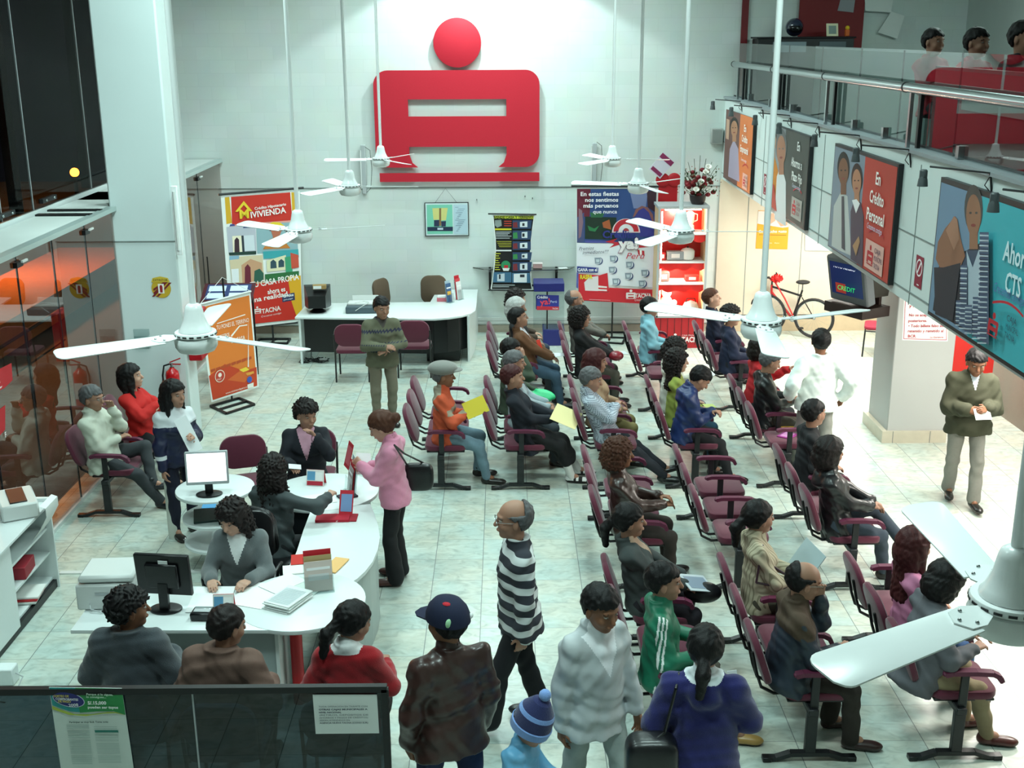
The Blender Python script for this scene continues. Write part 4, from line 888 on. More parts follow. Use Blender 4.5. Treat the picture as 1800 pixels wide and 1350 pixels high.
# picture lights over the posters
def picture_light(lab, y, dy=.62, first=[None]):
    t = thing('picture_light', lab, 'lamp', (XM, y, 3.78))
    b = MB(); b.tube([(0, 0, -.12), (-.02, 0, 0), (-.03, 0, .03), (-.34, .34, .04)], .008, M['dark_metal'], 6); b.build('arm', t)
    b = MB(); b.box((-.37, .38, -.03), (.05, .05, .09), M['lamp_grey'], .01, rz=.8); b.lathe([(.02, .04), (.034, 0), (.040, -.05), (.0, -.05)], M['lamp_grey'], 12, Matrix.Translation((-.37, .38, -.06))); b.build('lamp_head', t)
    b = MB(); b.tube([(-.03, 0, .0), (-.05, .02, -.06), (-.01, .03, -.10)], .004, M['dark_metal'], 5); b.build('cord', t)
    return t
for y, lab in ((17.6, 'first picture light at the wall end of the beam'), (16.12, 'picture light over the orange poster'), (14.52, 'picture light at the far end of the grey poster'), (13.19, 'picture light at the near end of the grey poster'), (11.61, 'picture light just before the red poster'), (10.16, 'picture light at the near end of the red poster'), (8.42, 'picture light over the far corner of the teal poster'), (7.10, 'picture light over the middle of the teal poster')):
    picture_light(lab, y)

# ------------------------------------------------------------------ hanging and standing banners
def vplane(a, b_):
    a = Vector(a); b_ = Vector(b_); d = b_-a; d.z = 0; return Plane((a.x, a.y, 0), d)
# housing credit banner
t = thing('banner', 'tall red, yellow and white housing credit banner at the left of the back wall', 'banner', (0, 0, 0))
pl = vplane(PZ(385, 341, 2.45), PZ(531, 330, 2.45)); U = lambda l: [pl.uv(x, y) for x, y in l]
O_ = U([(388, 345), (527, 336), (531, 560), (520, 566), (418, 578), (405, 575)])
b = MB(); b.prism(O_, -.004, 0, M['paper'], pl.mx); b.build('fabric', t)
b = MB(); b.tube([pl.mx @ Vector((*pl.uv(384, 342), .01)), pl.mx @ Vector((*pl.uv(533, 330), .01))], .018, M['dark_metal'], 8); b.build('top_rod', t)
b = MB(); b.tube([pl.mx @ Vector((*pl.uv(410, 577), -.02)), pl.mx @ Vector((*pl.uv(524, 568), -.02))], .012, M['dark_metal'], 8); q = pl.mx @ Vector((*pl.uv(480, 574), -.03)); b.tube([(q.x, q.y, .02), (q.x, q.y, 2.4)], .015, M['dark_metal'], 8)
for dx, dy, ex, ey in ((-.25, -.14, .25, -.14), (-.25, .14, .25, .14), (-.25, -.14, -.25, .14), (.25, -.14, .25, .14)): b.bar((q.x+dx, q.y+dy, .02), (q.x+ex, q.y+ey, .02), .03, .03, M['black_metal'])
b.bar((q.x, q.y-.14, .02), (q.x, q.y+.14, .02), .03, .03, M['black_metal']); b.build('stand', t)
wh = lambda x, y, w, h, c: (c, U([(x, y), (x+w, y-w*.06), (x+w, y+h-w*.06), (x, y+h)]))
P_ = [('d8a928', U([(395, 347), (403, 346), (408, 392), (398, 394)])), ('d8a928', U([(512, 338), (519, 338), (521, 386), (514, 387)])), ('c92e20', U([(406, 346), (510, 338), (514, 387), (408, 395)])), ('e29a90', U([(408, 395), (514, 387), (514, 391), (408, 399)])),
 ('b9bcc8', U([(398, 399), (449, 394), (451, 446), (402, 448)])), ('8fb0b8', U([(450, 394), (520, 390), (524, 440), (452, 446)])), ('3a4a8a', U([(403, 398), (413, 397), (412, 394), (405, 394)])), ('2c3f78', U([(427, 401), (430, 392), (438, 389), (443, 392), (444, 400)])),
 ('efe6cc', U([(408, 415), (424, 414), (426, 446), (410, 447)])), ('3a2430', U([(412, 444), (412, 422), (416, 417), (420, 421), (421, 443)])), ('d4dce4', U([(428, 414), (446, 413), (448, 440), (430, 441)])), ('2c3440', U([(424, 414), (428, 414), (430, 444), (426, 444)])), ('1c3c34', U([(402, 444), (450, 441), (450, 447), (403, 449)])),
 ('e8cc30', U([(468, 402), (470, 394), (480, 390), (492, 391), (500, 397), (500, 400)])), ('5a2a48', U([(470, 400), (500, 399), (496, 406), (474, 406)])), ('b86a50', U([(476, 405), (495, 404), (490, 418), (480, 418)])), ('c87a30', U([(462, 438), (472, 422), (484, 416), (500, 424), (510, 436)])),
 ('d8c8a8', U([(403, 452), (461, 448), (465, 498), (408, 503)])), ('88b0c8', U([(403, 450), (420, 449), (420, 455), (403, 457)])), ('c89a78', U([(424, 466), (440, 455), (460, 462), (462, 498), (426, 500)])), ('6a1c30', U([(430, 498), (430, 470), (435, 464), (440, 470), (441, 498)])), ('2a5a4a', U([(446, 496), (447, 476), (456, 472), (463, 480), (463, 495)])), ('e8ecf0', U([(406, 473), (419, 472), (420, 496), (408, 497)])), ('3aa0a8', U([(462, 442), (524, 438), (525, 452), (463, 455)])), ('e0dcb8', U([(468, 458), (502, 448), (503, 474), (469, 478)])),
 ('2c4a58', U([(475, 472), (475, 460), (480, 456), (485, 460), (486, 471)])), ('2c4a58', U([(489, 470), (489, 459), (494, 455), (499, 459), (499, 469)])), ('3a9a70', U([(500, 452), (512, 450), (514, 478), (502, 480)])), ('c8503c', U([(510, 444), (524, 448), (525, 470), (512, 472)])), ('2a6a3a', U([(465, 482), (525, 476), (525, 490), (466, 494)])),
 ('c92a1c', U([(410, 503), (466, 497), (525, 488), (528, 545), (528, 560), (418, 572)])), ('e0a820', U([(505, 486), (528, 484), (531, 553), (521, 557), (512, 530)]))]
P_ += [('e8cc30', U([(413, 372), (428, 353), (443, 371), (438, 371), (428, 360), (418, 372)])), ('24315a', U([(495, 518), (517, 514), (518, 527), (496, 531)]))]
print_on('print', pl, P_, t)
def L(body, x, y, h, c, **k): u, v = pl.uv(x, y); return (body, u, v, h, c, k)
sl = .06
letter_on('lettering', pl, [L('M', 420, 384, .14, 'e8cc30', bold=.03, width=.15), L('IVIVIENDA', 440, 383, .095, 'f4f0ec', bold=.02, width=.58, rot=sl), L('Crédito Hipotecario', 447, 369, .045, 'f4f0ec', bold=.02, width=.52, rot=sl),
 L('TU CASA PROPIA', 440, 506, .095, 'f4f0ec', bold=.02, width=.82, rot=sl), L('ahora es', 470, 517, .08, 'f4f0ec', bold=.02, width=.30, rot=sl), L('una realidad', 440, 532, .08, 'f4f0ec', bold=.02, width=.62, rot=sl), L('20 Años', 498, 523, .045, 'f4f4f4', bold=.03, width=.17, rot=sl), L('para pagar', 498, 528, .025, 'f4f4f4', width=.16, rot=sl), L('TACNA', 460, 551, .075, 'f0dcd8', bold=.03, width=.32, rot=sl), L('Crecemos contigo', 458, 558, .03, 'f0dcd8', shear=.3, width=.34, rot=sl)], t, .016)
u, v = pl.uv(446, 552); print_on('emblem_mark', pl, bank_mark(u, v, .12, 'f0dcd8'), t, .016)

# orange banner on black stand
t = thing('banner', 'orange portrait banner on a black floor stand beside the left column', 'banner', (0, 0, 0))
a_ = PZ(372, 706, .10); b_ = PZ(455, 680, .10); pl = vplane(a_, b_); U = lambda l: [pl.uv(x, y) for x, y in l]
b = MB(); b.prism(U([(350, 535), (440, 512), (455, 680), (372, 707)]), -.004, 0, M['paper'], pl.mx); b.build('fabric', t)
print_on('print', pl, [('e07a2c', U([(355, 540), (438, 519), (452, 678), (375, 703)])), ('c8401c', U([(367, 661), (395, 640), (430, 652), (451, 645), (452, 678), (374, 703)])), ('d8642a', U([(400, 668), (424, 650), (445, 655), (430, 672)]))] +
 [('b84a20', U([(370+k*9, 650-k*3.0), (378+k*9, 647-k*3), (379+k*9, 651-k*3), (371+k*9, 655-k*3)])) for k in range(8)] + [('f0d040', U([(420, 650), (432, 645), (438, 650), (427, 654)])), ('f6ece0', U([(436, 560-i) for i in (0, 1)]+[(437, 645), (435, 645)])),
 ('f6ece0', U([(381, 568), (430, 552), (431, 553.5), (381, 569.5)])), ('f6ece0', U([(405, 590), (420, 572), (434, 570), (434, 572), (421, 574), (407, 592)])), ('f0dcc8', circ(*pl.uv(386, 661), .085, 24)), ('c03a28', circ(*pl.uv(386, 661), .074, 24)), ('f6e4dc', circ(*pl.uv(386, 659), .03, 16)), ('3a58b0', circ(*pl.uv(438, 667), .045, 20)), ('e8a040', U([(431, 656), (445, 652), (446, 656), (434, 660)])), ('f2ece4', U([(434, 676), (445, 672), (445, 680), (435, 683)]))], t)
letter_on('lettering', pl, [L('TU PONES EL TERRENO', 380, 580, .06, 'f8f0e4', width=.56, rot=.0), L('NOSOTROS', 382, 596, .05, 'f8e8d8', bold=.02, width=.2), L('LA CASA', 406, 603, .06, 'f8e8d8', bold=.02, width=.24), L('M.E.F', 381, 669, .025, 'f6e4dc', width=.07), L('www.miviviendaperu.com', 396, 693, .03, 'f8e8dc', width=.42)], t)
b = MB(); p1, p2 = pl.mx @ Vector((*pl.uv(350, 535), .01)), pl.mx @ Vector((*pl.uv(440, 512), .01)); b.tube([p1, p2], .014, M['pale_plastic'], 8); b.build('top_rod', t)
pk = PZ(407, 715, 0); tpz = pl.mx @ Vector((*pl.uv(392, 488), -.02))
b = MB(); b.tube([p1, tpz, p2], .004, M['pale_plastic'], 5); b.build('hanging_cord', t)
b = MB(); b.tube([(tpz.x, tpz.y+.03, .02), (tpz.x, tpz.y+.03, tpz.z)], .013, M['black_metal'], 8)
c_ = [PZ(*p, .015) for p in ((370, 714), (398, 727), (447, 711), (420, 700))]
for p, q in zip(c_, c_[1:]+c_[:1]): b.bar(p, q, .03, .03, M['black_metal'])
b.bar((c_[0]+c_[3])/2*0+(c_[0]+c_[1])/2, (c_[2]+c_[3])/2, .03, .03, M['black_metal']); b.build('stand', t)

# lectern / reading stand behind it
t = thing('reading_stand', 'black metal reading stand with leaflets under a slanted red board', 'stand', (-3.93, 16.3, 0), .05)
for sx in (-.3, .3):
    for sy in (-.22, .22):
        b = MB(); b.box((sx, sy, .58+.1*(sy > 0)), (.025, .025, 1.16+.2*(sy > 0)), M['black_metal']); b.build('leg', t)
b = MB(); b.box((0, -.22, .3), (.6, .02, .02), M['black_metal']); b.box((0, .22, .3), (.6, .02, .02), M['black_metal']); b.build('cross_bar', t)
b = MB(); b.box((0, 0, 1.27), (.72, .5, .025), mat('board_dark_red', '4a1420', .5), .003, mx=Matrix.Translation((0, 0, 1.27)) @ Matrix.Rotation(.35, 4, 'X') @ Matrix.Translation((0, 0, -1.27))); b.build('slanted_board', t)
b = MB(); TT = Matrix.Translation((0, 0, 1.285)) @ Matrix.Rotation(.35, 4, 'X')
for x, y in ((-.16, -.1), (-.16, .09), (.14, -.1), (.14, .09)): b.box((x, y, .004), (.24, .14, .002), flatmat('cfdbe8'), mx=TT)
b.box((0, 0, .002), (.62, .4, .002), flatmat('2a3a6a'), mx=TT); b.build('leaflets', t)
b = MB(); b.tube([(-.3, .22, 1.3), (-.3, .22, 1.75), (-.30, .2, 1.75)], .01, M['black_metal'], 6); b.build('upright', t)
b = MB(); b.box((0, 0, .62), (.55, .36, .02), mat('board_dark_red2', '5a1018', .5)); b.build('lower_shelf', t)

# framed drawing
t = thing('framed_picture', 'framed drawing of a yellow tower on green, hung under the red emblem', 'picture', (0, 0, 0))
pl = Plane((0, YW-.03, 0), (1, 0, 0)); U = lambda l: [pl.uv(x, y) for x, y in l]
b = MB(); b.prism(U([(746, 356.5), (823.5, 355.5), (824.5, 414.5), (747.5, 415.5)]), -.02, 0, M['ink'], pl.mx); b.build('frame', t)
print_on('print', pl, [('cfe0e2', U([(747.5, 357.5), (822, 356.8), (823.2, 413.3), (749, 414)])), ('7cc9b0', U([(750, 360), (795, 359.5), (796, 411), (751, 411.5)])), ('d6d284', U([(760, 366), (772, 365.5), (773, 386), (762, 386.5)])), ('d6d284', U([(775, 365.5), (787, 365.5), (784, 387), (775, 387.5)])), ('8a6a44', U([(772, 366), (775.5, 366), (775.5, 397), (772, 397)])), ('27304e', U([(763, 387), (772, 386.5), (772, 398), (763, 398)])), ('27304e', U([(775.5, 389), (784, 388.5), (783.5, 398), (776, 398)])), ('1c2c48', U([(751, 399), (796, 398.5), (796, 406), (751.5, 406)])), ('c8d4e0', U([(769, 400.5), (779, 400.3), (779, 404), (769, 404)])), ('b8d0dc', U([(797, 359.5), (821, 359.3), (822, 411), (798, 411.5)]))] + [('7a8ea4', U([(800+((k*5) % 7), 364+3.2*k), (806+((k*11) % 13), 363.6+3.2*k), (806+((k*11) % 13), 364.4+3.2*k), (800+((k*5) % 7), 364.8+3.2*k)])) for k in range(14)], t)
b = MB(); b.tube([pl.mx @ Vector((*pl.uv(765, 356), 0)), pl.mx @ Vector((*pl.uv(783, 331), 0)), pl.mx @ Vector((*pl.uv(803, 356), 0))], .0025, M['dark_metal'], 5); b.build('hanging_cord', t)

# glass wall shelf
t = thing('wall_shelf', 'smoked glass wall shelf on black brackets', 'shelf', (0, 0, 0))
zc = 1.10; poly = PZL([(832, 463), (1008, 462), (1009, 468), (1000, 473), (930, 475), (850, 473), (833, 470)], zc); poly = [(x, min(y, YW-.005)) for x, y in poly]
b = MB(); b.prism(poly, zc-.015, zc, glassmat('smoked_glass', (.5, .52, .5), 1.5, .02, .15)); b.build('glass_top', t)
for px in (861.5, 978):
    x = PY(px, 500, YW-.1).x; b = MB(); b.box((x, YW-.06, .93), (.04, .04, .36), M['black_metal']); b.bar((x, YW-.04, 1.07), (x, YW-.32, 1.07), .03, .02, M['black_metal']); b.build('bracket', t)
x0, x1 = PY(862, 500, YW-.1).x, PY(978, 500, YW-.1).x
b = MB(); b.box(((x0+x1)/2, YW-.06, .80), (x1-x0, .03, .03), M['black_metal']); b.bar((x0, YW-.04, .815), (x0, 18.55, .815), .03, .03, M['black_metal']); b.bar((x0+.5, YW-.04, .815), (x0+.5, 18.55, .815), .03, .03, M['black_metal']); b.build('cross_bar', t)
p = PZ(944, 465, zc); b = MB(); b.box((p.x, YW-.14, zc+.045), (.15, .10, .07), flatmat('c9a0a0'), .004); b.box((p.x, YW-.14, zc+.085), (.16, .11, .014), flatmat('e6d8d8'), .003); tag(b.build('small_box'), 'small pink box on the smoked glass shelf', 'box')
p = PZ(988, 466, zc); b = MB(); b.box((p.x, YW-.16, zc+.006), (.14, .09, .010), M['paper'], rz=.2); tag(b.build('note_pad'), 'white note pad on the right of the smoked glass shelf', 'note pad')
# black sale banner
t = thing('banner', 'black banner with yellow headline and house photographs in front of the glass shelf', 'banner', (0, 0, 0))
pl = Plane((0, 18.55, 0), (1, 0, 0)); U = lambda l: [pl.uv(x, y) for x, y in l]
b = MB(); b.prism(U([(866, 378), (940, 378), (937, 400), (933.5, 425), (932, 450), (933, 475), (934, 495), (936, 510), (862, 510), (865, 490), (869, 460), (870.5, 440), (870, 420), (868, 400)]), -.003, 0, M['paper'], pl.mx); b.build('fabric', t)
print_on('print', pl, [('101214', U([(867.5, 379), (938.5, 379), (935.5, 400), (932.5, 425), (931, 450), (931.5, 475), (932.5, 495), (934.5, 508), (864.5, 508), (867, 490), (870.5, 460), (872, 440), (871.5, 420), (869.5, 400)])), ('c9d23a', U([(869, 379), (938, 379.5), (938, 385), (869, 384)])),
 ('8f9a98', U([(870, 387), (881, 386), (882, 397), (874, 400), (870, 396)]))] + [('c8402c', U([(886, y), (899, y), (899, y+1.6), (886, y+1.6)])) for y in (388, 392, 396)] + [('d8d02a', U([(870, 401.5), (899, 401.5), (899, 404.5), (870, 404.5)]))] +
 [('c4ccd0', U([(871.5, y), (899-(k*3) % 9, y), (899-(k*3) % 9, y+1), (871.5, y+1)])) for k, y in enumerate((407, 409.5, 412, 414.5, 418))] + [('b8b43a', U([(873+k*1.5, y), (899, y), (899, y+1), (873+k*1.5, y+1)])) for k, y in enumerate((424, 427, 430, 433))] + [('dde2e4', U([(871, 439), (899, 439), (899, 441.5), (871, 441.5)]))] + [('c8c83a', U([(870, y), (880-(k*3) % 5, y), (880-(k*3) % 5, y+1.3), (870, y+1.3)])) for k, y in enumerate((445, 449, 453, 457, 461, 465, 469, 473))] +
 [('2a8a5a', circ(*pl.uv(889, 466), .075, 20)), ('c02a30', U([(886, 466), (893, 466), (893, 471), (886, 471)])), ('e0e4e4', U([(883, 471), (896, 471), (894, 476), (885, 476)]))] +
 sum([[('2c4466', U([(901, y), (935-(k == 2)*2, y), (933, y+h), (901, y+h)])), ('dce4e8', U([(914+3*(k % 2), y+3), (927, y+2), (927, y+h-3), (914+3*(k % 2), y+h-3)])), ('1c2228', U([(918, y+5), (922, y+5), (922, y+h-5), (918, y+h-5)])), ('3a8a4a' if k % 2 else '7a2a30', U([(902, y+4), (909, y+3), (910, y+h-2), (902, y+h-2)]))] for k, (y, h) in enumerate(((387, 15), (405, 16), (424, 15), (443, 14), (460, 17)))], []) +
 [('3c6888', U([(868, 478), (899, 478), (899, 496), (866.5, 496)])), ('c0cad4', U([(874, 482), (887, 480), (887, 494), (874, 494)])), ('1c2a34', U([(877, 482), (880, 482), (880, 490), (877, 490)])), ('3c6888', U([(900, 479), (931, 479), (932.5, 497), (900, 497)])), ('dfe4e8', U([(903, 481), (926, 480), (926, 496), (903, 496)])), ('2a2e38', U([(914, 482), (922, 482), (922, 487), (914, 487)])), ('b4bcc0', U([(867, 500), (905, 500), (905, 501.3), (867, 501.3)])), ('b4bcc0', U([(866.5, 503), (895, 503), (895, 504.2), (866.5, 504.2)]))], t)
letter_on('lettering', pl, [L('VENDE CASA Y TERRENO', 868.7, 383.7, .038, '14160a', bold=.03, width=.62)], t, .022)
for y_, nm in ((376.5, 'top_rod'), (510.5, 'bottom_rod')):
    b = MB(); b.tube([pl.mx @ Vector((*pl.uv(858, y_-.8), .01)), pl.mx @ Vector((*pl.uv(943, y_+.3), .01))], .012, M['black_metal'], 8); b.build(nm, t)

# blue kiosk
t = thing('leaflet_kiosk', 'blue kiosk: box head, blue credit sign and blue floor box with clear post', 'kiosk', (0, 0, 0))
BL = mat('kiosk_blue', '22266e', .4)
b = MB(); b.box((.69, 18.25, .95), (.48, .42, .13), BL, .004); b.build('head_box', t)
b = MB(); b.box((.77, 18.27, .13), (.34, .42, .26), BL, .004); b.build('floor_box', t)
b = MB(); b.box((.77, 18.27, .262), (.30, .38, .01), M['glass']); b.build('glass_lid', t)
b = MB(); b.box((.70, 18.42, .56), (.5, .012, .70), M['glass']); b.build('clear_post', t)
pl = Plane((0, 18.10, 0), (1, 0, 0)); U = lambda l: [pl.uv(x, y) for x, y in l]
print_on('sign', pl, [('2a3290', U([(943, 518), (982.5, 519), (982.5, 544.5), (943.5, 544.5)])), ('c0283a', U([(943.5, 538), (982.5, 539), (982.5, 545), (943.5, 545)]))], t)
letter_on('lettering', pl, [L('Crédito', 944, 524.5, .045, 'f0f0f8', bold=.03, width=.17), L('ya!', 950, 536, .10, 'e04050', bold=.02, width=.16, rot=.1), L('TACNA', 971, 543.5, .025, 'f4e0e4', bold=.02, width=.09), L('Perú', 967, 532, .04, 'c8d0f0', width=.1)], t)
b = MB(); a2 = pl.mx @ Vector((*pl.uv(962, 532), -.01)); b.box((a2.x, a2.y+.012, a2.z), (.36, .008, .22), BL); b.tube([(a2.x, a2.y+.03, .26), (a2.x, a2.y+.03, .89)], .012, M['black_metal'], 8); b.build('sign_board', t)

# big banner
t = thing('banner', 'wide white, blue and red prize banner on a black stand before the back wall', 'banner', (0, 0, 0))
pl = Plane((0, 18.50, 0), (1, 0, 0)); U = lambda l: [pl.uv(x, y) for x, y in l]
k = 1/5.625
V = lambda l: [pl.uv(1000+x*k, 320+y*k) for x, y in l]
b = MB(); b.prism(V([(75, 62), (872, 62), (820, 1212), (72, 1165)]), -.004, 0, M['paper'], pl.mx); b.build('fabric', t)
circs = []
for cx, cy in ((285, 775), (435, 755), (595, 815), (425, 865), (585, 925), (460, 980), (745, 895), (720, 1000)):
    circs += [('3a4a7a', circ(*pl.uv(1000+(cx+12)*k, 320+(cy+5)*k), .063*1.0, 20)), ('e6e8f0', circ(*pl.uv(1000+cx*k, 320+cy*k), .063, 20)), ('8a98a8', V([(cx-32, cy-28), (cx+30, cy-30), (cx+24, cy+30), (cx-26, cy+30)])), ('c4d0da', V([(cx-18, cy-12), (cx+18, cy-12), (cx+14, cy+18), (cx-14, cy+18)]))]
half = lambda cx, cy, r, n=16: [pl.uv(1000+(cx+r*math.cos(PI*i/n))*k, 320+(cy-r*math.sin(PI*i/n))*k) for i in range(n+1)]
print_on('print', pl, [('2f4c86', V([(80, 68), (868, 66), (850, 610), (80, 600)])), ('6b2034', V([(80, 68), (215, 68), (205, 340), (100, 350), (82, 420)])), ('46507c', V([(82, 350), (150, 300), (150, 590), (82, 600)])), ('8a6a78', V([(96, 260), (130, 280), (140, 400), (120, 540), (96, 560)])), ('7c88b4', V([(600, 80), (780, 90), (760, 260), (640, 260)])), ('3c2430', V([(770, 90), (868, 80), (855, 300), (780, 250)])),
 ('163024', V([(160, 340), (470, 350), (470, 570), (158, 562)])), ('2a7a4a', V([(185, 430), (250, 460), (300, 430), (260, 490), (200, 480)])), ('2f6a48', V([(210, 300), (350, 310), (330, 350), (220, 350)])), ('a85a34', V([(330, 400), (400, 370), (420, 470), (340, 450)])), ('8a5a5a', V([(630, 350), (660, 270), (720, 235), (780, 250), (830, 320), (846, 440), (820, 420), (790, 330), (740, 262), (690, 280), (650, 340)])), ('3a3c90', V([(652, 345), (690, 280), (740, 255), (790, 300), (835, 420), (840, 540), (700, 540)])),
 ('4a4f9a', V([(160, 575), (470, 585), (470, 605), (160, 600)])), ('e9ecf4', V([(80, 605), (852, 620), (838, 1045), (76, 1000)])), ('ecd6dc', half(565, 500, 140)), ('c42838', half(565, 490, 125)), ('e8e6ec', half(565, 490, 75)), ('b8404c', half(565, 485, 30)), ('c42838', V([(360, 590), (480, 555), (440, 590), (560, 600), (400, 650), (450, 610)])), ('c42838', V([(690, 620), (760, 575), (740, 620), (800, 640), (690, 650)])), ('c0283a', V([(676, 668), (745, 680), (745, 725), (685, 715)])), ('ffffff', V([(698, 672), (720, 676), (722, 722), (702, 720)]))] + circs +
 [('2a3a8a', V([(80, 830), (290, 845), (285, 895), (80, 890)])), ('5a5aa8', V([(76, 890), (95, 895), (90, 1050), (72, 1040)])), ('cf2030', V([(95, 905), (300, 920), (380, 895), (395, 1080), (95, 1095)])), ('e4dce0', V([(150, 990), (200, 940), (290, 925), (290, 1075), (160, 1070)])), ('f0e8e8', V([(290, 1020), (375, 1030), (375, 1045), (290, 1040)])), ('f0e8e8', V([(290, 1055), (375, 1060), (375, 1075), (290, 1072)])), ('cf2230', V([(74, 1090), (390, 1085), (395, 1042), (826, 1060), (820, 1205), (74, 1162)])), ('e8d0d4', V([(200, 1155), (410, 1165), (410, 1168), (200, 1158)]))] + bank_mark(*pl.uv(1100, 525), .155, 'f6eaec'), t)
def L2(body, x, y, h, c, **kk): u, v = pl.uv(1000+x*k, 320+y*k); return (body, u, v, h, c, kk)
letter_on('lettering', pl, [L2('En estas fiestas', 112, 135, .065, 'f4f4f8', bold=.02, width=.60), L2('nos sentimos', 157, 193, .065, 'f4f4f8', bold=.02, width=.52), L2('más peruanos', 140, 250, .065, 'f4f4f8', bold=.02, width=.55), L2('que nunca', 235, 308, .06, 'f0f0f4', bold=.01, width=.38),
 L2('Crédito', 330, 550, .12, '2e3486', bold=.03, width=.53), L2('ya!', 498, 655, .17, 'f6f0f4', bold=.05, width=.32), L2('ya!', 496, 660, .175, '8a3a6a', bold=.065, width=.34, d=.012), L2('Perú', 556, 755, .10, 'c8304a', shear=.3, width=.30), L2('Premios', 95, 672, .055, '4a4a5a', shear=.35, width=.24, rot=.05), L2('inmediatos!!!', 130, 712, .055, '4a4a5a', shear=.35, width=.42, rot=.05), L2('GANA con el', 86, 880, .055, 'f2f2fa', bold=.03, width=.31), L2('RASPA', 108, 955, .07, 'e8dc3a', bold=.04, width=.2), L2('TACNA', 650, 1140, .07, 'f6eaec', bold=.03, width=.27), L2('CAJA MUNICIPAL', 655, 1105, .02, 'f6eaec', width=.24), L2('Crecemos contigo', 645, 1172, .04, 'f6dce0', shear=.3, width=.28)], t, .03)
q = pl.mx @ Vector((*pl.uv(1077, 531), -.03))
b = MB(); b.tube([pl.mx @ Vector((*pl.uv(1004, 327), .01)), pl.mx @ Vector((*pl.uv(1158, 328), .01))], .016, M['black_metal'], 8); b.build('top_rod', t)
b = MB(); b.tube([pl.mx @ Vector((*pl.uv(1014, 527), -.01)), pl.mx @ Vector((*pl.uv(1147, 534), -.01))], .012, M['black_metal'], 8); b.build('bottom_rod', t)
b = MB(); b.tube([(q.x, q.y, .02), (q.x, q.y, 2.42)], .013, M['black_metal'], 8)
c_ = [PZ(*p, .015) for p in ((1050, 601), (1094, 604), (1105, 584), (1066, 584))]
for p, r_ in zip(c_, c_[1:]+c_[:1]): b.bar(p, r_, .035, .025, M['black_metal'])
b.bar(c_[0]*.5+c_[3]*.5, c_[1]*.5+c_[2]*.5, .035, .025, M['black_metal']); b.build('stand', t)

# glowing red display cabinet
t = thing('display_cabinet', 'lit glass display cabinet lined in red satin, full of prizes', 'cabinet', (0, 0, 0))
CX0, CX1, CY0, CY1, CT = 2.36, 3.12, 17.87, 18.38, 2.24
SAT = mat('red_satin', 'd8201c', .35, noise=.35, nscale=6, bump=.6, bscale=9)
WD = mat('pale_wood', 'd9b98e', .5, noise=.12, nscale=8, stretch=(6, 6, .6)); AL = M['grey_plastic']
b = MB(); b.box(((CX0+CX1)/2, (CY0+CY1)/2, .25), (CX1-CX0, CY1-CY0, .50), mat('cabinet_base_red', 'b01822', .45)); 
for k_ in range(7): b.box((CX0+.08+.11*k_, CY0-.002, .27), (.006, .004, .44), M['ink'])
b.build('base_cupboard', t)
b = MB(); b.box(((CX0+CX1)/2, CY1-.01, 1.36), (CX1-CX0, .02, 1.72), SAT); b.build('satin_back', t)
b = MB(); b.box((CX1-.01, (CY0+CY1)/2, 1.36), (.02, CY1-CY0, 1.72), WD); b.build('side_panel', t)
b = MB(); b.box((CX0+.01, (CY0+CY1)/2, 1.36), (.02, CY1-CY0, 1.72), WD); b.build('side_panel', t)
b = MB(); b.box(((CX0+CX1)/2, (CY0+CY1)/2, CT-.02), (CX1-CX0+.03, CY1-CY0+.03, .04), AL); b.build('cabinet_top', t)
b = MB()
for x in (CX0+.01, CX1-.01): b.box((x, CY0, 1.36), (.035, .03, 1.72), AL)
b.box(((CX0+CX1)/2, CY0, .51), (CX1-CX0, .03, .03), AL); b.build('front_frame', t)
for z in (.53, 1.02, 1.36, 1.80):
    b = MB(); b.box(((CX0+CX1)/2, (CY0+CY1)/2, z), (CX1-CX0-.04, CY1-CY0-.04, .015), mat('shelf_white', 'f2f0ee', .3)); b.build('shelf', t)
for z in (.97, 1.31, 1.75):
    n = 14; b = MB()
    for k_ in range(n): x = CX0+.03+(CX1-CX0-.06)*k_/n; b.add([(x, CY0+.03, z+.045), (x+.05, CY0+.03, z+.045), (x+.05, CY0+.025, z-.05*abs(math.sin(k_*PI/4.5))-.03), (x, CY0+.025, z-.05*abs(math.sin((k_-1)*PI/4.5))-.03)], [(0, 1, 2, 3)], SAT)
    b.build('satin_drape', t)
b = MB(); b.tube([(CX0+.1, CY0+.08, CT-.06), (CX1-.1, CY0+.08, CT-.06)], .013, mat('cabinet_tube', 'fff1dc', .4, emit=14), 8); b.build('lamp_tube', t)
b = MB(); b.tube([(CX0+.06, CY0+.07, .58), (CX0+.06, CY0+.07, 2.15)], .010, mat('cabinet_tube', 'fff1dc', .4, emit=14), 8); b.build('lamp_tube', t)
point('cabinet_lamp', (2.7, 18.0, 2.05), 22, (1, .8, .62), .05); point('cabinet_lamp', (2.7, 18.0, 1.25), 16, (1, .8, .62), .05); point('cabinet_lamp', (2.65, 18.0, .72), 16, (1, .8, .62), .05)
pl = Plane((0, CY0-.006, 0), (1, 0, 0)); letter_on('lettering', pl, [('TACNA', 2.78, .10, .085, 'f4e6e6', {'bold': .03, 'width': .32}), ('CAJA MUNICIPAL', 2.78, .20, .02, 'f4e6e6', {'width': .3})], t, .004)
u = 2.60; print_on('emblem_mark', pl, bank_mark(u, .09, .15, 'f4e6e6'), t, .004)
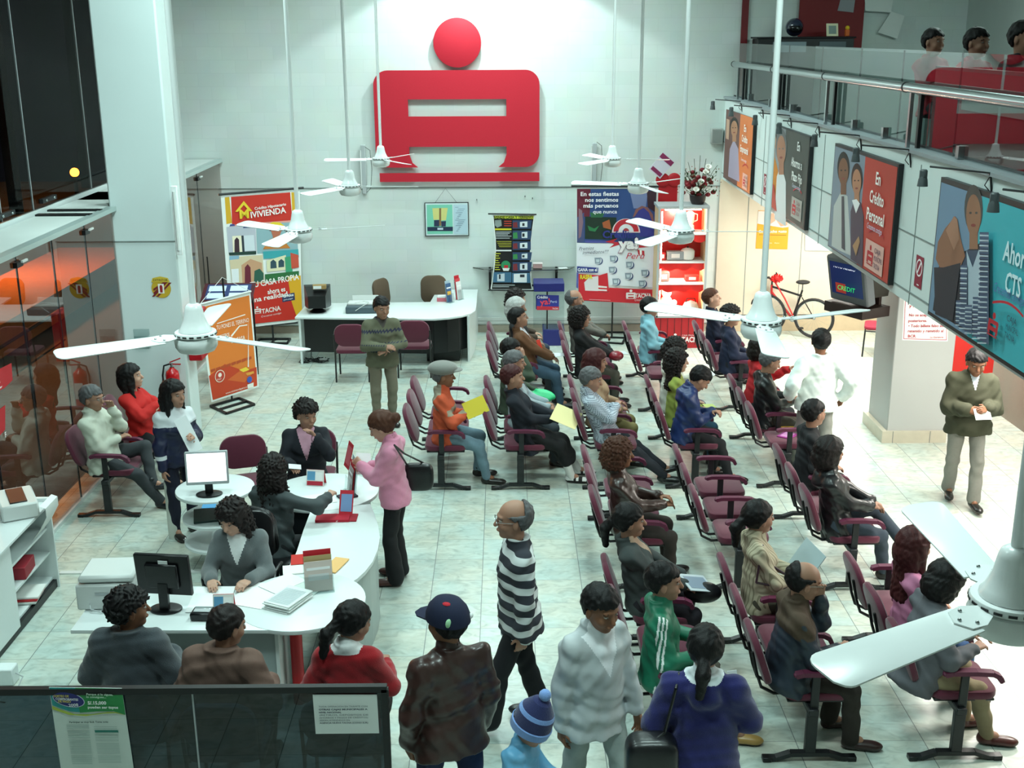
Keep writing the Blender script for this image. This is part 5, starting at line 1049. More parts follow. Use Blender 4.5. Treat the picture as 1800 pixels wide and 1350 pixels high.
WP = mat('white_glaze', 'f4f2ee', .25); prizes = [('rice_cooker', 'white rice cooker on the second shelf of the red cabinet', 'rice cooker', 2.86, 1.37, [(0, 0), (.09, 0), (.11, .03), (.11, .13), (.085, .16), (.02, .18), (0, .18)]), ('blender', 'tall white blender on the top shelf of the red cabinet', 'blender', 2.88, 1.81, [(0, 0), (.07, 0), (.065, .09), (.045, .11), (.06, .13), (.07, .28), (.03, .31), (0, .31)]), ('teddy_bear', 'white soft toy at the bottom of the red cabinet', 'toy', 2.55, .54, [(0, 0), (.10, .02), (.12, .12), (.08, .2), (.055, .23), (.08, .28), (.08, .34), (.03, .39), (0, .39)]), ('kettle', 'grey round kettle at the bottom right of the red cabinet', 'kettle', 2.94, .54, [(0, 0), (.12, 0), (.13, .06), (.10, .13), (.03, .16), (0, .17)])]
for nm, lab, cat, x, z, pr_ in prizes:
    b = MB(); b.lathe(pr_, WP if 'grey' not in lab else M['grey_plastic'], 20)
    if nm == 'teddy_bear':
        for s in (-1, 1): b.ball((s*.06, -.01, .37), .03, WP, 8); b.ball((s*.12, -.04, .14), .05, WP, 8); b.ball((s*.08, -.08, .05), .05, WP, 8)
    if nm == 'blender': b.tube([(.065, 0, .15), (.11, 0, .17), (.11, 0, .26), (.07, 0, .27)], .01, WP, 6)
    if nm == 'kettle': b.tube([(-.09, 0, .1), (-.06, 0, .2), (.06, 0, .2), (.09, 0, .1)], .008, M['black_plastic'], 6)
    if nm == 'rice_cooker': b.ball((0, 0, .185), .018, M['black_plastic'], 8)
    tag(b.build(nm, loc=(x, 18.12, z+.008)), lab, cat)
for nm, lab, x, z, w, h, c in (('radio', 'grey radio cassette on the second shelf of the red cabinet', 2.66, 1.38, .26, .13, '9aa0a4'), ('gift_box', 'red gift box on the right of the third shelf of the red cabinet', 2.94, 1.035, .22, .09, 'cc2a26'), ('gift_box', 'dark boxed gift on the left of the third shelf of the red cabinet', 2.50, 1.035, .16, .15, '6a6462'), ('gift_box', 'red gift on the left of the second shelf of the red cabinet', 2.46, 1.375, .10, .12, 'b01820')):
    b = MB(); b.box((0, 0, h/2), (w, .14, h), flatmat(c), .008); b.box((0, -.072, h/2), (w*.5, .004, h*.5), flatmat('e8e4e0')); tag(b.build(nm, loc=(x, 18.12 if nm != 'radio' else 18.1, z)), lab, 'radio' if nm == 'radio' else 'gift')
# flowers
rnd = random.Random(8)
def leafball(b, c, r, m, n=8, sc=(1, 1, .8)): b.ball(c, r, m, n, sc=sc)
t = thing('flower_arrangement', 'big arrangement of dark red roses and white calla lilies on the red cabinet', 'flowers', (2.98, 18.1, CT+.002))
b = MB(); b.lathe([(0, 0), (.09, 0), (.12, .06), (.13, .14), (.10, .13), (0, .12)], mat('dark_pot', '241818', .4), 20); b.build('pot', t)
GR = mat('leaf_green', '2c4a26', .6); RR = mat('rose_red', '7c0c1c', .6); WY = mat('calla_white', 'f2f0e6', .4); SPR = mat('spray_ochre', '8a3a24', .7)
def ctr(r0, h0, h1):
    a = rnd.uniform(0, 2*PI); r = r0*math.sqrt(rnd.random()); return Vector((r*math.cos(a), r*.7*math.sin(a), rnd.uniform(h0, h1)))
b = MB()
for k_ in range(46):
    p = ctr(.26, .16, .56); b.tube([(p.x*.1, p.y*.1, .12), p*.6+Vector((0, 0, .03)), p], .003, GR, 4)
b.build('stems', t)
b = MB()
for k_ in range(120):
    p = ctr(.28, .14, .5); d = Vector((rnd.uniform(-1, 1), rnd.uniform(-1, 1), rnd.uniform(-.2, 1))).normalized()*.06; s_ = d.cross(Vector((0, 0, 1))).normalized()*.016
    b.add([p, p+d*.5+s_, p+d, p+d*.5-s_], [(0, 1, 2, 3)], GR)
b.build('leaves', t)
for k_ in range(28):
    p = ctr(.27, .14, .52); b = MB(); b.ball(p, .042, RR, 8, sc=(1, 1, .8)); b.ball(p+Vector((.008, -.008, .012)), .022, RR, 6); b.build('rose', t)
for px_, py_, pz_ in ((.02, -.12, .34), (.09, -.1, .48), (-.05, -.12, .22), (.13, -.08, .56)):
    b = MB(); b.lathe([(.004, -.07), (.012, -.04), (.025, 0), (.05, .035), (.03, .03), (.012, 0)], WY, 12, Matrix.Translation((px_, py_, pz_)) @ Matrix.Rotation(.7, 4, 'X')); b.build('calla_lily', t)
b = MB()
for k_ in range(60):
    a = rnd.uniform(0, PI*2); r = rnd.uniform(.2, .36); z = rnd.uniform(.12, .58); b.ball((r*math.cos(a), r*.6*math.sin(a), z), .009, SPR, 5)
for k_ in range(7):
    x = -.2+.07*k_; b.tube([(x*.3, 0, .2), (x, 0, .5), (x*1.3, 0, .74-.05*abs(k_-3))], .004, GR, 4)
b.build('dried_sprays', t)
# tilted price card with red heart behind the cabinet
t = thing('gift_sign', 'tilted card over a red heart behind the red cabinet', 'sign', (2.42, 18.62, 0))
b = MB(); b.box((.17, .02, 2.32), (.30, .03, .50), flatmat('b81420')); b.ball((.08, .0, 2.55), .11, flatmat('c01a26'), 12, sc=(1, .3, 1)); b.ball((.26, .0, 2.55), .11, flatmat('c01a26'), 12, sc=(1, .3, 1)); b.build('heart', t)
b = MB(); TT = Matrix.Translation((.05, -.04, 2.78)) @ Matrix.Rotation(.7, 4, 'Y'); b.box((0, 0, 0), (.24, .01, .34), flatmat('d8d4e0'), mx=TT); b.box((0, -.007, .12), (.24, .003, .08), flatmat('8a2a58'), mx=TT); b.box((0, -.007, -.12), (.2, .003, .06), flatmat('8a2a58'), mx=TT); b.build('card', t)
b = MB(); b.tube([(.1, .02, 1.9), (.1, .02, 2.4)], .01, M['grey_plastic'], 6); b.build('stem', t)

# yellow poster and white notice board on the right of the back wall
pl = Plane((0, YW-.045, 0), (1, 0, 0)); U = lambda l: [pl.uv(x, y) for x, y in l]
t = thing('poster', 'yellow poster with a smiling face on the warm wall', 'poster', (0, 0, 0))
b = MB(); b.prism(U([(1333, 370), (1388, 372), (1384, 438.5), (1328, 437)]), -.003, 0, flatmat('e0a020'), pl.mx); b.build('sheet', t)
print_on('print', pl, [('d8d2cc', U([(1333, 371), (1387, 372), (1386, 402), (1331, 393)])), ('caa084', U([(1366, 372), (1386, 372), (1384, 396), (1372, 398), (1365, 388)])), ('d4a68a', U([(1350, 378), (1360, 374), (1363, 388), (1354, 394), (1349, 388)])), ('b03a3a', U([(1370, 382), (1382, 380), (1378, 387)])), ('e2a024', U([(1332, 393), (1350, 398), (1370, 401), (1386, 399), (1384, 438), (1328.5, 436.5)])), ('8a5a18', U([(1334, 412), (1382, 413), (1382, 414), (1334, 413)]))], t)
letter_on('lettering', pl, [L('Con mucho gusto', 1333, 409, .045, 'f8f0d8', bold=.03, width=.46), L('Crédito', 1348, 428, .02, 'f4e8c8', width=.08), L('Ahorro', 1361, 428, .02, 'f4e8c8', width=.08)], t)
t = thing('notice_board', 'white framed board on the wall above the bicycle', 'board', (0, 0, 0))
b = MB(); b.prism(U([(1416, 350), (1476, 350), (1472, 441), (1415, 440)]), -.012, 0, mat('board_white', 'eef0ee', .4), pl.mx); b.build('panel', t)
b = MB(); 
for p, q in zip(U([(1416, 350), (1476, 350), (1472, 441), (1415, 440)]), U([(1476, 350), (1472, 441), (1415, 440), (1416, 350)])): b.bar(pl.mx @ Vector((*p, .005)), pl.mx @ Vector((*q, .005)), .012, .012, M['grey_plastic'])
b.build('frame', t)
# notice on the pillar
pl = Plane((0, 13.378, 0), (1, 0, 0)); U = lambda l: [pl.uv(x, y) for x, y in l]
t = thing('notice', 'white notice with red border and red text about banknotes on the pillar', 'notice', (0, 0, 0))
q = U([(1590, 500), (1668, 501), (1666, 600), (1586, 598)]); b = MB(); b.prism(q, -.002, 0, M['paper'], pl.mx); b.build('sheet', t)
s2 = U([(1592, 502), (1666.5, 503), (1664, 598), (1588, 596)]); s3 = U([(1593, 503.2), (1665.3, 504.2), (1663, 596.8), (1589.2, 594.8)])
print_on('border', pl, [('b84a58', s2), ('f2f0ec', s3)], t)
letter_on('lettering', pl, [L('A LOS CLIENTES', 1596, 516, .04, 'b03848', bold=.02, width=.40), L('billetes de venta', 1597, 528, .035, 'b03848', bold=.02, width=.40), L('y revisión', 1598, 540, .035, 'b03848', bold=.02, width=.22), L('No se aceptan reclamos', 1597, 556, .035, 'b03848', bold=.02, width=.46), L('posteriores.', 1596, 566, .035, 'b03848', bold=.02, width=.22), L('• Todo billete falso será', 1596, 575, .035, 'b03848', bold=.02, width=.45), L('retenido y remitido al', 1595, 584, .035, 'b03848', bold=.02, width=.42), L('BCR.', 1595, 593, .035, 'b03848', bold=.02, width=.1), L('La Gerencia', 1634, 594, .02, 'b03848', bold=.02, width=.16)], t)
# tv on bracket
t = thing('television', 'old tube television hanging under the gallery beside the pillar', 'television', (4.08, 13.55, 1.98), .5)
b = MB(); TT = Matrix.Rotation(-.22, 4, 'Y')
b.box((0, 0, 0), (.14, .62, .56), mat('tv_grey', '6a6e72', .4), .02, mx=TT); b.build('front_bezel', t)
b = MB(); b.prism([(-.22, -.20), (.22, -.20), (.28, .22), (-.28, .22)], .06, .40, mat('tv_back', '3a3630', .5), Matrix.Rotation(PI/2, 4, 'Y') @ Matrix.Rotation(PI/2, 4, 'Z')) ; b.build('tube_housing', t)
b = MB(); b.box((-.072, 0, .02), (.004, .50, .40), mat('tv_screen', '1a2a5a', .15, emit=.5), mx=TT); b.box((-.076, .1, -.10), (.003, .16, .12), mat('tv_red', '8c2a1c', .3, emit=.8), mx=TT); b.build('screen', t)
pl = Plane(Vector((4.22, 13.62, 1.98)) , (0, -1, 0))
plt = Plane((-.078, 0, 0), (0, -1, 0)); letter_on('caption', plt, [('TOTO NEGRO', -.20, .13, .03, mat('tv_white', 'e8f0ff', .3, emit=1.2), {'width': .36}), ('CREDIT', -.10, -.12, .055, mat('tv_green', '20c060', .3, emit=1.2), {'width': .28})], t, .03)
b = MB(); b.box((.13, 0, -.36), (.44, .62, .12), mat('bracket_brown', '2a1a16', .5)); b.box((.30, 0, -.05), (.04, .4, .5), mat('bracket_brown', '2a1a16', .5)); b.build('wall_bracket', t)
# red banner behind the pillar
t = thing('banner', 'red banner with white emblem behind the walking man at the right', 'banner', (5.95, 14.3, 0))
b = MB(); b.box((0, 0, .85), (.52, .01, 1.6), flatmat('d42820')); b.build('fabric', t); b = MB(); b.box((-.28, .01, .88), (.03, .03, 1.72), M['black_metal']); b.box((0, .01, .03), (.5, .3, .03), M['black_metal']); b.build('stand', t)
plb = Plane((0, -.007, 0), (1, 0, 0)); print_on('emblem_mark', plb, bank_mark(-.08, 1.28, .2, 'f4ece8'), t); letter_on('lettering', plb, [('TACNA', -.05, 1.18, .04, 'f4ece8', {'bold': .02})], t)
# round dark/red ball sign under the beam
b = MB(); b.ball((0, 0, 0), .085, flatmat('d01818'), 16); b.ball((0, 0, .02), .087, flatmat('28184a'), 16, sc=(1, 1, .85)); p = PX(1622, 553, 4.2)
tag(b.build('balloon', loc=(4.3, 12.2, 2.40)), 'small red and blue lantern hanging under the beam by the pillar notice', 'lantern')

# bicycle
t = thing('bicycle', 'red and black mountain bicycle with a red bow leaning at the warm wall', 'bicycle', (4.62, 18.55, 0), 0)
RF = mat('bike_red', 'b01c20', .35); TI = mat('tyre', '222222', .7)
rw = Vector((.38, -.12, .335)); fw = Vector((-.30, .26, .335)); ax = (fw-rw).normalized(); ax.z = 0
def ring(c, r, rr, d, m, n=36): return MB().tube([c + Vector((d.x*math.cos(2*PI*k/n), d.y*math.cos(2*PI*k/n), math.sin(2*PI*k/n)))*r for k in range(n)], rr, m, 8, closed=True)
for c, d in ((rw, ax), (fw, (ax+Vector((.3, -.1, 0))).normalized())):
    w_ = ring(c, .31, .022, d, TI).build('wheel', t)
    b = ring(c, .285, .008, d, M['chrome']); 
    for k_ in range(18): b.tube([c, c+Vector((d.x*math.cos(k_*PI/9), d.y*math.cos(k_*PI/9), math.sin(k_*PI/9)))*.285], .0012, M['chrome'], 3)
    b.ball(c, .025, M['chrome'], 8); b.build('rim_and_spokes', w_)
bb = rw*.55+fw*.45; bb.z = .29; st_ = rw*.72+fw*.28; st_.z = .78; hd = fw*.93+rw*.07; hd.z = .82; hd2 = hd.copy(); hd2.z = .70
b = MB(); b.tube([bb, hd2], .02, RF); b.tube([hd2, hd], .02, RF); b.tube([st_-Vector((0, 0, .1)), hd-Vector((0, 0, .03))], .018, M['black_metal']); b.tube([bb, st_], .017, M['black_metal']); b.tube([bb, rw], .011, M['black_metal']); b.tube([st_-Vector((0, 0, .12)), rw], .009, M['black_metal']); b.build('frame', t)
b = MB(); b.tube([hd2, fw*.98+Vector((.02, -.03, .30)), fw], .014, RF); b.build('fork', t)
b = MB(); pp = Vector((-ax.y, ax.x, 0)); hb = hd+Vector((0, 0, .12)); b.tube([hd, hb], .014, M['black_metal']); b.tube([hb+pp*.30+Vector((0, 0, .05)), hb+pp*.12, hb-pp*.12, hb-pp*.30+Vector((0, 0, .05))], .011, M['black_metal']); b.tube([hb+pp*.30+Vector((0, 0, .05)), hb+pp*.19+Vector((0, 0, .035))], .018, TI); b.tube([hb-pp*.30+Vector((0, 0, .05)), hb-pp*.19+Vector((0, 0, .035))], .018, TI); b.build('handlebar', t)
b = MB(); b.tube([st_, st_+Vector((0, 0, .10))], .012, M['chrome']); b.build('seat_post', t)
b = MB(); b.ball(st_+Vector((0, 0, .13)), .09, TI, 12, sc=(1.3, .8, .4)); b.build('saddle', t)
b = MB(); b.ball(bb, .055, M['chrome'], 10, sc=(1, 1, 1)); b.bar(bb, bb+Vector((.10, -.05, -.13)), .015, .02, M['chrome']); b.box(bb+Vector((.12, -.08, -.14)), (.09, .06, .02), TI); b.build('crank', t)
b = MB(); 
for k_ in range(12): a = k_*PI/6; c = hb+Vector((.06, -.04, -.02)); b.tube([c, c+Vector((math.cos(a)*.09, -.03, math.sin(a)*.07+.02)), c+Vector((math.cos(a)*.10, 0, math.sin(a)*.03))], .016, flatmat('d01818'), 5)
b.ball(hb+Vector((.06, -.06, 0)), .05, flatmat('d81c1c'), 8); b.tube([hb, hb*.5+bb*.5+Vector((.03, -.05, 0)), bb+Vector((0, -.05, .05))], .013, flatmat('c81818'), 5); b.build('gift_bow', t)

# ------------------------------------------------------------------ upper office furniture
cb_ = thing('office_cabinet', 'low dark cabinet with binders against the upper back wall', 'cabinet', (4.02, 18.6, 3.463))
b = MB(); b.box((.55, 0, .61), (1.45, .44, 1.22), M['dark_metal'], .004); b.build('body', cb_)
b = MB(); b.box((.55, 0, 1.235), (1.5, .48, .025), M['ink'], .003); b.build('cabinet_top', cb_)
b = MB(); b.box((.30, -.23, 1.1), (.5, .02, .15), flatmat('8a98a0')); b.box((.95, -.23, 1.1), (.4, .02, .15), flatmat('5a666c')); b.build('binders', cb_)
t = thing('helmet', 'glossy dark blue motorcycle helmet on the upper office cabinet', 'helmet', (4.42, 18.55, 4.72))
b = MB(); b.ball((0, 0, .13), .135, mat('helmet_blue', '1c2440', .12, coat=1.), 20, sc=(1, 1.1, 1)); b.build('shell', t); b = MB(); b.ball((0, -.05, .11), .115, mat('visor', '0a0c10', .05), 16, sc=(1, 1, .7)); b.build('visor', t)
t = thing('photo_frame', 'small white framed picture on the upper office cabinet', 'picture', (4.98, 18.45, 4.71), .2)
b = MB(); b.box((0, 0, .10), (.19, .015, .19), mat('cream_frame', 'f0ecc8', .5), .003, mx=Matrix.Rotation(-.2, 4, 'X')); b.build('frame', t); b = MB(); b.box((0, -.01, .10), (.12, .003, .12), flatmat('8fa09a'), mx=Matrix.Rotation(-.2, 4, 'X')); b.build('print', t)
t = thing('pinboard', 'dark red pinboard with papers on the upper back wall', 'pinboard', (0, 0, 0))
pl = Plane((0, 18.9, 0), (1, 0, 0)); U = lambda l: [pl.uv(x, y) for x, y in l]
b = MB(); b.box((5.07, 18.93, 4.95), (1.0, .04, 2.2), mat('pinboard_red', '7c0c14', .6)); b.build('board', t)
for pz, nm in (([(1520, 0), (1570, 0), (1566, 22), (1521, 19)], 'pinned_paper'), ([(1567, 20), (1590, 28), (1577, 68), (1543, 57)], 'pinned_paper'), ([(1477, 0), (1503, 0), (1500, 22), (1472, 19)], 'pinned_photo')):
    b = MB(); b.prism(U(pz), .002, .004, M['paper'] if 'paper' in nm else flatmat('9a9aa0'), pl.mx); b.build(nm, t)
b = MB(); b.box((0, 0, .05), (.07, .05, .1), flatmat('d8641c'), .01); b.ball((0, 0, .12), .035, flatmat('e8c020'), 8); tag(b.build('figurine', loc=(5.2, 18.45, 4.715)), 'tiny orange figurine on the right of the upper office cabinet', 'figurine')
t = thing('office_partition', 'grey cubicle partition behind the gallery glass', 'partition', (4.75, 15.9, 3.463))
b = MB(); b.box((0, 0, .54), (.05, 5.0, 1.08), mat('cubicle_grey', '6f7f7a', .8)); b.build('panel', t)
b = MB(); b.box((0, 0, 1.095), (.06, 5.0, .03), M['grey_plastic']); b.build('top_rail', t)
t = thing('office_partition', 'dark red cubicle partition of the upper office at the right', 'partition', (4.05, 9.55, 3.463))
b = MB(); b.box((0, 0, .49), (.05, 3.4, .98), mat('cubicle_red', '6d0a18', .7)); b.build('panel', t)
b = MB(); b.box((0, 0, .995), (.06, 3.4, .03), M['dark_metal']); b.build('top_rail', t)
b = MB(); b.box((-.03, .0, .74), (.02, 1.9, .16), mat('cubicle_grey', '6f7f7a', .8)); b.build('grey_band', t)
b = MB(); b.box((0, 0, .73), (.5, 1.3, .03), WL, .003); b.box((0, -.6, .36), (.45, .03, .72), WL); b.box((0, .6, .36), (.45, .03, .72), WL)
o = thing('office_desk', 'pale desk of the upper office behind the red partition', 'desk', (5.4, 11.9, 3.463)); b.build('desktop', o)
b = MB(); b.box((0, 0, 1.4), (.05, 2.6, 2.8), M['wall_plain']); o = b.build('wall_upper_right', loc=(7.1, 12, 3.47)); o['kind'] = 'structure'
# poster on the bottom partition and notice sheet
pl = Plane((0, 5.285, 0), (1, 0, 0)); U = lambda l: [pl.uv(x, y) for x, y in l]
t = thing('poster', 'green and white prize draw poster on the glass screen at the lower left', 'poster', (0, 0, 0))
b = MB(); b.prism(U([(86, 1208), (214, 1210), (241, 1392), (113, 1392)]), -.003, 0, flatmat('d8e2dc'), pl.mx); b.build('sheet', t)
S_ = 1800/340.; Q = lambda l: [pl.uv(x/S_, 1190+y/S_) for x, y in l]
print_on('print', pl, [('2f9a9a', Q([(458, 96), (720, 100), (760, 330), (650, 320), (560, 290), (488, 262)])), ('2f8f4e', Q([(700, 98), (1135, 108), (1168, 352), (1060, 318), (900, 320), (745, 332)])), ('b8c850', Q([(485, 268), (560, 300), (700, 345), (850, 345), (1000, 325), (1080, 325), (1165, 352), (1075, 335), (960, 340), (800, 362), (650, 352), (490, 300)])),
 ('d8dcf0', [(pl.uv((640+150*math.cos(a*PI/12))/S_, 1190+(208+68*math.sin(a*PI/12)+.18*150*math.cos(a*PI/12))/S_)) for a in range(24)]), ('2c2f78', [(pl.uv((640+143*math.cos(a*PI/12))/S_, 1190+(208+62*math.sin(a*PI/12)+.18*143*math.cos(a*PI/12))/S_)) for a in range(24)]), ('2f7f72', Q([(882, 492), (1100, 492), (1105, 514), (886, 514)]))] +
 [('9fb2ac', Q([(620+k_*2.4, 442+k_*14), (830+k_*1.5, 442+k_*14), (830+k_*1.5, 447+k_*14), (620+k_*2.4, 447+k_*14)])) for k_ in range(26) if k_ not in (3, 9, 19)] + [('a9bab4', Q([(880+k_*2.2, 448+k_*14), (1095+k_*2, 448+k_*14), (1095+k_*2, 453+k_*14), (880+k_*2.2, 453+k_*14)])) for k_ in range(24) if k_ not in (3, 4, 10, 18)], t)
def L3(body, x, y, h, c, **kk): u, v = pl.uv(x/S_, 1190+y/S_); return (body, u, v, h, c, kk)
letter_on('lettering', pl, [L3('SORTEO DE', 508, 180, .013, 'e0d060', bold=.03, width=.075, rot=-.02), L3('COMPROBANTES', 522, 205, .013, 'f0f0f4', bold=.03, width=.115, rot=-.06), L3('DE PAGO', 545, 228, .013, 'e0d060', bold=.03, width=.065, rot=-.05), L3('2008', 645, 270, .017, 'f0f0f4', bold=.02, width=.05, rot=.08), L3('Porque si lo sigues,', 808, 162, .012, 'd8f0dc', bold=.02, width=.135, rot=-.03), L3('lo consigues...', 808, 186, .012, 'd8f0dc', bold=.02, width=.1, rot=-.03), L3('S/.15,000', 822, 248, .019, 'f4f8f4', bold=.04, width=.095, rot=-.01), L3('pueden ser tuyos', 822, 284, .015, 'f4f8f4', bold=.04, width=.155, rot=-.02), L3('Participar es muy fácil. Toma nota:', 650, 420, .010, '2a4a40', bold=.03, width=.20)], t)
t = thing('notice', 'white paper notice taped to the right end of the glass screen', 'notice', (0, 0, 0))
b = MB(); b.prism(U([(549.5, 1221), (662.5, 1221), (666.5, 1289), (555, 1290)]), -.002, 0, M['paper'], pl.mx); b.build('sheet', t)
N9 = lambda x, y: pl.uv(540+x/9., 1200+y/9.)
def L4(body, x, y, c='3a4250', **kk): u, v = N9(x, y); kk.setdefault('width', .25); return (body, u, v, .009, c, kk)
letter_on('lettering', pl, [L4('TODA OPERACIÓN EN TRÁMITE CON', 185, 378), L4('OTRAS CAJAS MUNICIPALES A', 188, 425, bold=.04), L4('NIVEL NACIONAL', 190, 470, bold=.04, width=.115), L4('(RETIROS, DEPÓSITOS DE', 195, 512), L4('AHORROS Y PAGOS DE CRÉDITOS)', 195, 555), L4('SERÁN ATENDIDOS EN', 200, 595, width=.155), L4('AGENCIA NUEVA TACNA (CONO SUR)', 202, 637, bold=.03)], t)
# ------------------------------------------------------------------ people: distance fields turned into smooth meshes
def nz(*a): return np.array(a, float)
class Field:
    def __init__(s, lo, hi, h):
        s.h = h; s.lo = np.array(lo)-3*h; n = np.ceil((np.array(hi)+3*h-s.lo)/h).astype(int)+1; s.n = n
        s.v = np.full(n, 1.0, np.float32); s.l = np.zeros(n, np.int8)
    def sl(s, lo, hi):
        a = np.maximum(0, np.floor((np.array(lo)-s.lo)/s.h).astype(int)); b = np.minimum(s.n, np.ceil((np.array(hi)-s.lo)/s.h).astype(int)+1)
        if (b <= a).any(): return None, None
        g = [s.lo[i]+s.h*np.arange(a[i], b[i]) for i in range(3)]
        return tuple(slice(a[i], b[i]) for i in range(3)), (g[0][:, None, None], g[1][None, :, None], g[2][None, None, :])
    def put(s, f, lo, hi, k=.01, lab=0, sub=False):
        S, G = s.sl(lo, hi)
        if S is None: return
        d = f(*G).astype(np.float32); o = s.v[S]
        if sub: s.v[S] = np.maximum(o, -d); return
        hh = np.clip(.5+.5*(o-d)/k, 0, 1); s.v[S] = o*(1-hh)+d*hh-k*hh*(1-hh)
        L = s.l[S]; L[d < o] = lab; s.l[S] = L
    def cap(s, a, b, r0, r1=None, k=.02, lab=0, sub=False):
        a = nz(*a); b = nz(*b); r1 = r0 if r1 is None else r1; ab = b-a; q = max(ab@ab, 1e-9); R = max(r0, r1)+k+.03
        def f(x, y, z):
            t = np.clip(((x-a[0])*ab[0]+(y-a[1])*ab[1]+(z-a[2])*ab[2])/q, 0, 1)
            return np.sqrt((x-a[0]-ab[0]*t)**2+(y-a[1]-ab[1]*t)**2+(z-a[2]-ab[2]*t)**2)-(r0+(r1-r0)*t)
        s.put(f, np.minimum(a, b)-R, np.maximum(a, b)+R, k, lab, sub)
    def ell(s, c, r, fr=None, k=.02, lab=0, sub=False):
        c = nz(*c); r = nz(*r); R = max(r)+k+.03; fr = np.eye(3) if fr is None else fr    # rows of fr: local axes
        def f(x, y, z):
            X, Y, Z = x-c[0], y-c[1], z-c[2]
            p = [(X*fr[i][0]+Y*fr[i][1]+Z*fr[i][2])/r[i] for i in range(3)]
            k0 = np.sqrt(p[0]**2+p[1]**2+p[2]**2); k1 = np.sqrt((p[0]/r[0])**2+(p[1]/r[1])**2+(p[2]/r[2])**2)+1e-6
            return k0*(k0-1)/k1
        s.put(f, c-R, c+R, k, lab, sub)
    def local(s, c, fr, R, g, k=.01, lab=0, sub=False):
        """g(X, Y, Z) in the frame fr around c"""
        c = nz(*c)
        def f(x, y, z):
            X, Y, Z = x-c[0], y-c[1], z-c[2]
            return g(*[X*fr[i][0]+Y*fr[i][1]+Z*fr[i][2] for i in range(3)])
        s.put(f, c-R, c+R, k, lab, sub)
    def ripple(s, amp, f=46., seed=0):
        x = (s.lo[0]+s.h*np.arange(s.n[0]))[:, None, None]; y = (s.lo[1]+s.h*np.arange(s.n[1]))[None, :, None]; z = (s.lo[2]+s.h*np.arange(s.n[2]))[None, None, :]
        w = np.sin(17*x+seed)*.8+np.sin(13*z+2*seed)*.8; m = np.abs(s.v) < .05
        n = np.sin(f*(.55*x+.2*y+.75*z)+2.2*w+seed)+.6*np.sin(f*1.3*(.6*y-.5*z+.2*x)+1.7*np.sin(15*y+seed)+w)
        s.v = np.where(m, s.v+amp*n.astype(np.float32), s.v)
    def curls(s, amp, f, seed=0):
        x = (s.lo[0]+s.h*np.arange(s.n[0]))[:, None, None]; y = (s.lo[1]+s.h*np.arange(s.n[1]))[None, :, None]; z = (s.lo[2]+s.h*np.arange(s.n[2]))[None, None, :]
        n = np.sin(f*x+2.5*np.sin(f*.45*y+seed)+seed)*np.sin(f*1.05*y+2.5*np.sin(f*.5*z))*np.sin(f*.8*z+2.5*np.sin(f*.4*x+1))
        s.v = np.where(np.abs(s.v) < .05, s.v-amp*n.astype(np.float32)*1.6, s.v)
    def mesh(s):
        v = s.v; I = v < 0; n = s.n
        c = [(0, 0, 0), (1, 0, 0), (0, 1, 0), (1, 1, 0), (0, 0, 1), (1, 0, 1), (0, 1, 1), (1, 1, 1)]
        cnt = sum(I[a:n[0]-1+a, b:n[1]-1+b, d:n[2]-1+d].astype(np.int8) for a, b, d in c)
        act = (cnt > 0) & (cnt < 8); idx = np.argwhere(act); K = len(idx)
        if K == 0: return np.zeros((0, 3)), np.zeros((0, 4), int), np.zeros(0, int)
        vid = np.full(act.shape, -1, np.int32); vid[tuple(idx.T)] = np.arange(K)
        cv = np.stack([v[idx[:, 0]+a, idx[:, 1]+b, idx[:, 2]+d] for a, b, d in c], 1).astype(float)
        P = np.zeros((K, 3)); N = np.zeros(K)
        for i, j in ((0, 1), (2, 3), (4, 5), (6, 7), (0, 2), (1, 3), (4, 6), (5, 7), (0, 4), (1, 5), (2, 6), (3, 7)):
            m = (cv[:, i] < 0) != (cv[:, j] < 0); t = cv[:, i]/(cv[:, i]-cv[:, j]+1e-12)
            p = nz(*c[i])+(nz(*c[j])-nz(*c[i]))*t[:, None]; P[m] += p[m]; N[m] += 1
        P /= N[:, None]; V = s.lo+(idx+P)*s.h
        lab = s.l[idx[:, 0], idx[:, 1], idx[:, 2]]
        F = []
        for ax in range(3):
            o = [slice(1, -1)]*3; o[ax] = slice(0, -1); A = I[tuple(o)]; o2 = list(o); o2[ax] = slice(1, None); B = I[tuple(o2)]
            e = np.argwhere(A != B)
            if not len(e): continue
            inn = A[tuple(e.T)]; e = e+1; e[:, ax] -= 1
            u, w = [(1, 2), (2, 0), (0, 1)][ax]; du = np.eye(3, dtype=int)[u]; dw = np.eye(3, dtype=int)[w]
            q = np.stack([vid[tuple((e-du-dw).T)], vid[tuple((e-dw).T)], vid[tuple(e.T)], vid[tuple((e-du).T)]], 1)
            q[~inn] = q[~inn][:, ::-1]; F.append(q)
        F = np.concatenate(F); F = F[(F >= 0).all(1)]
        return V, F, lab
def relax(V, F, n=1):
    for _ in range(n):
        S = np.zeros_like(V); C = np.zeros(len(V))
        for a, b in ((0, 1), (1, 2), (2, 3), (3, 0)):
            np.add.at(S, F[:, a], V[F[:, b]]); np.add.at(S, F[:, b], V[F[:, a]]); np.add.at(C, F[:, a], 1); np.add.at(C, F[:, b], 1)
        V = V*.5+.5*S/np.maximum(C, 1)[:, None]
    return V
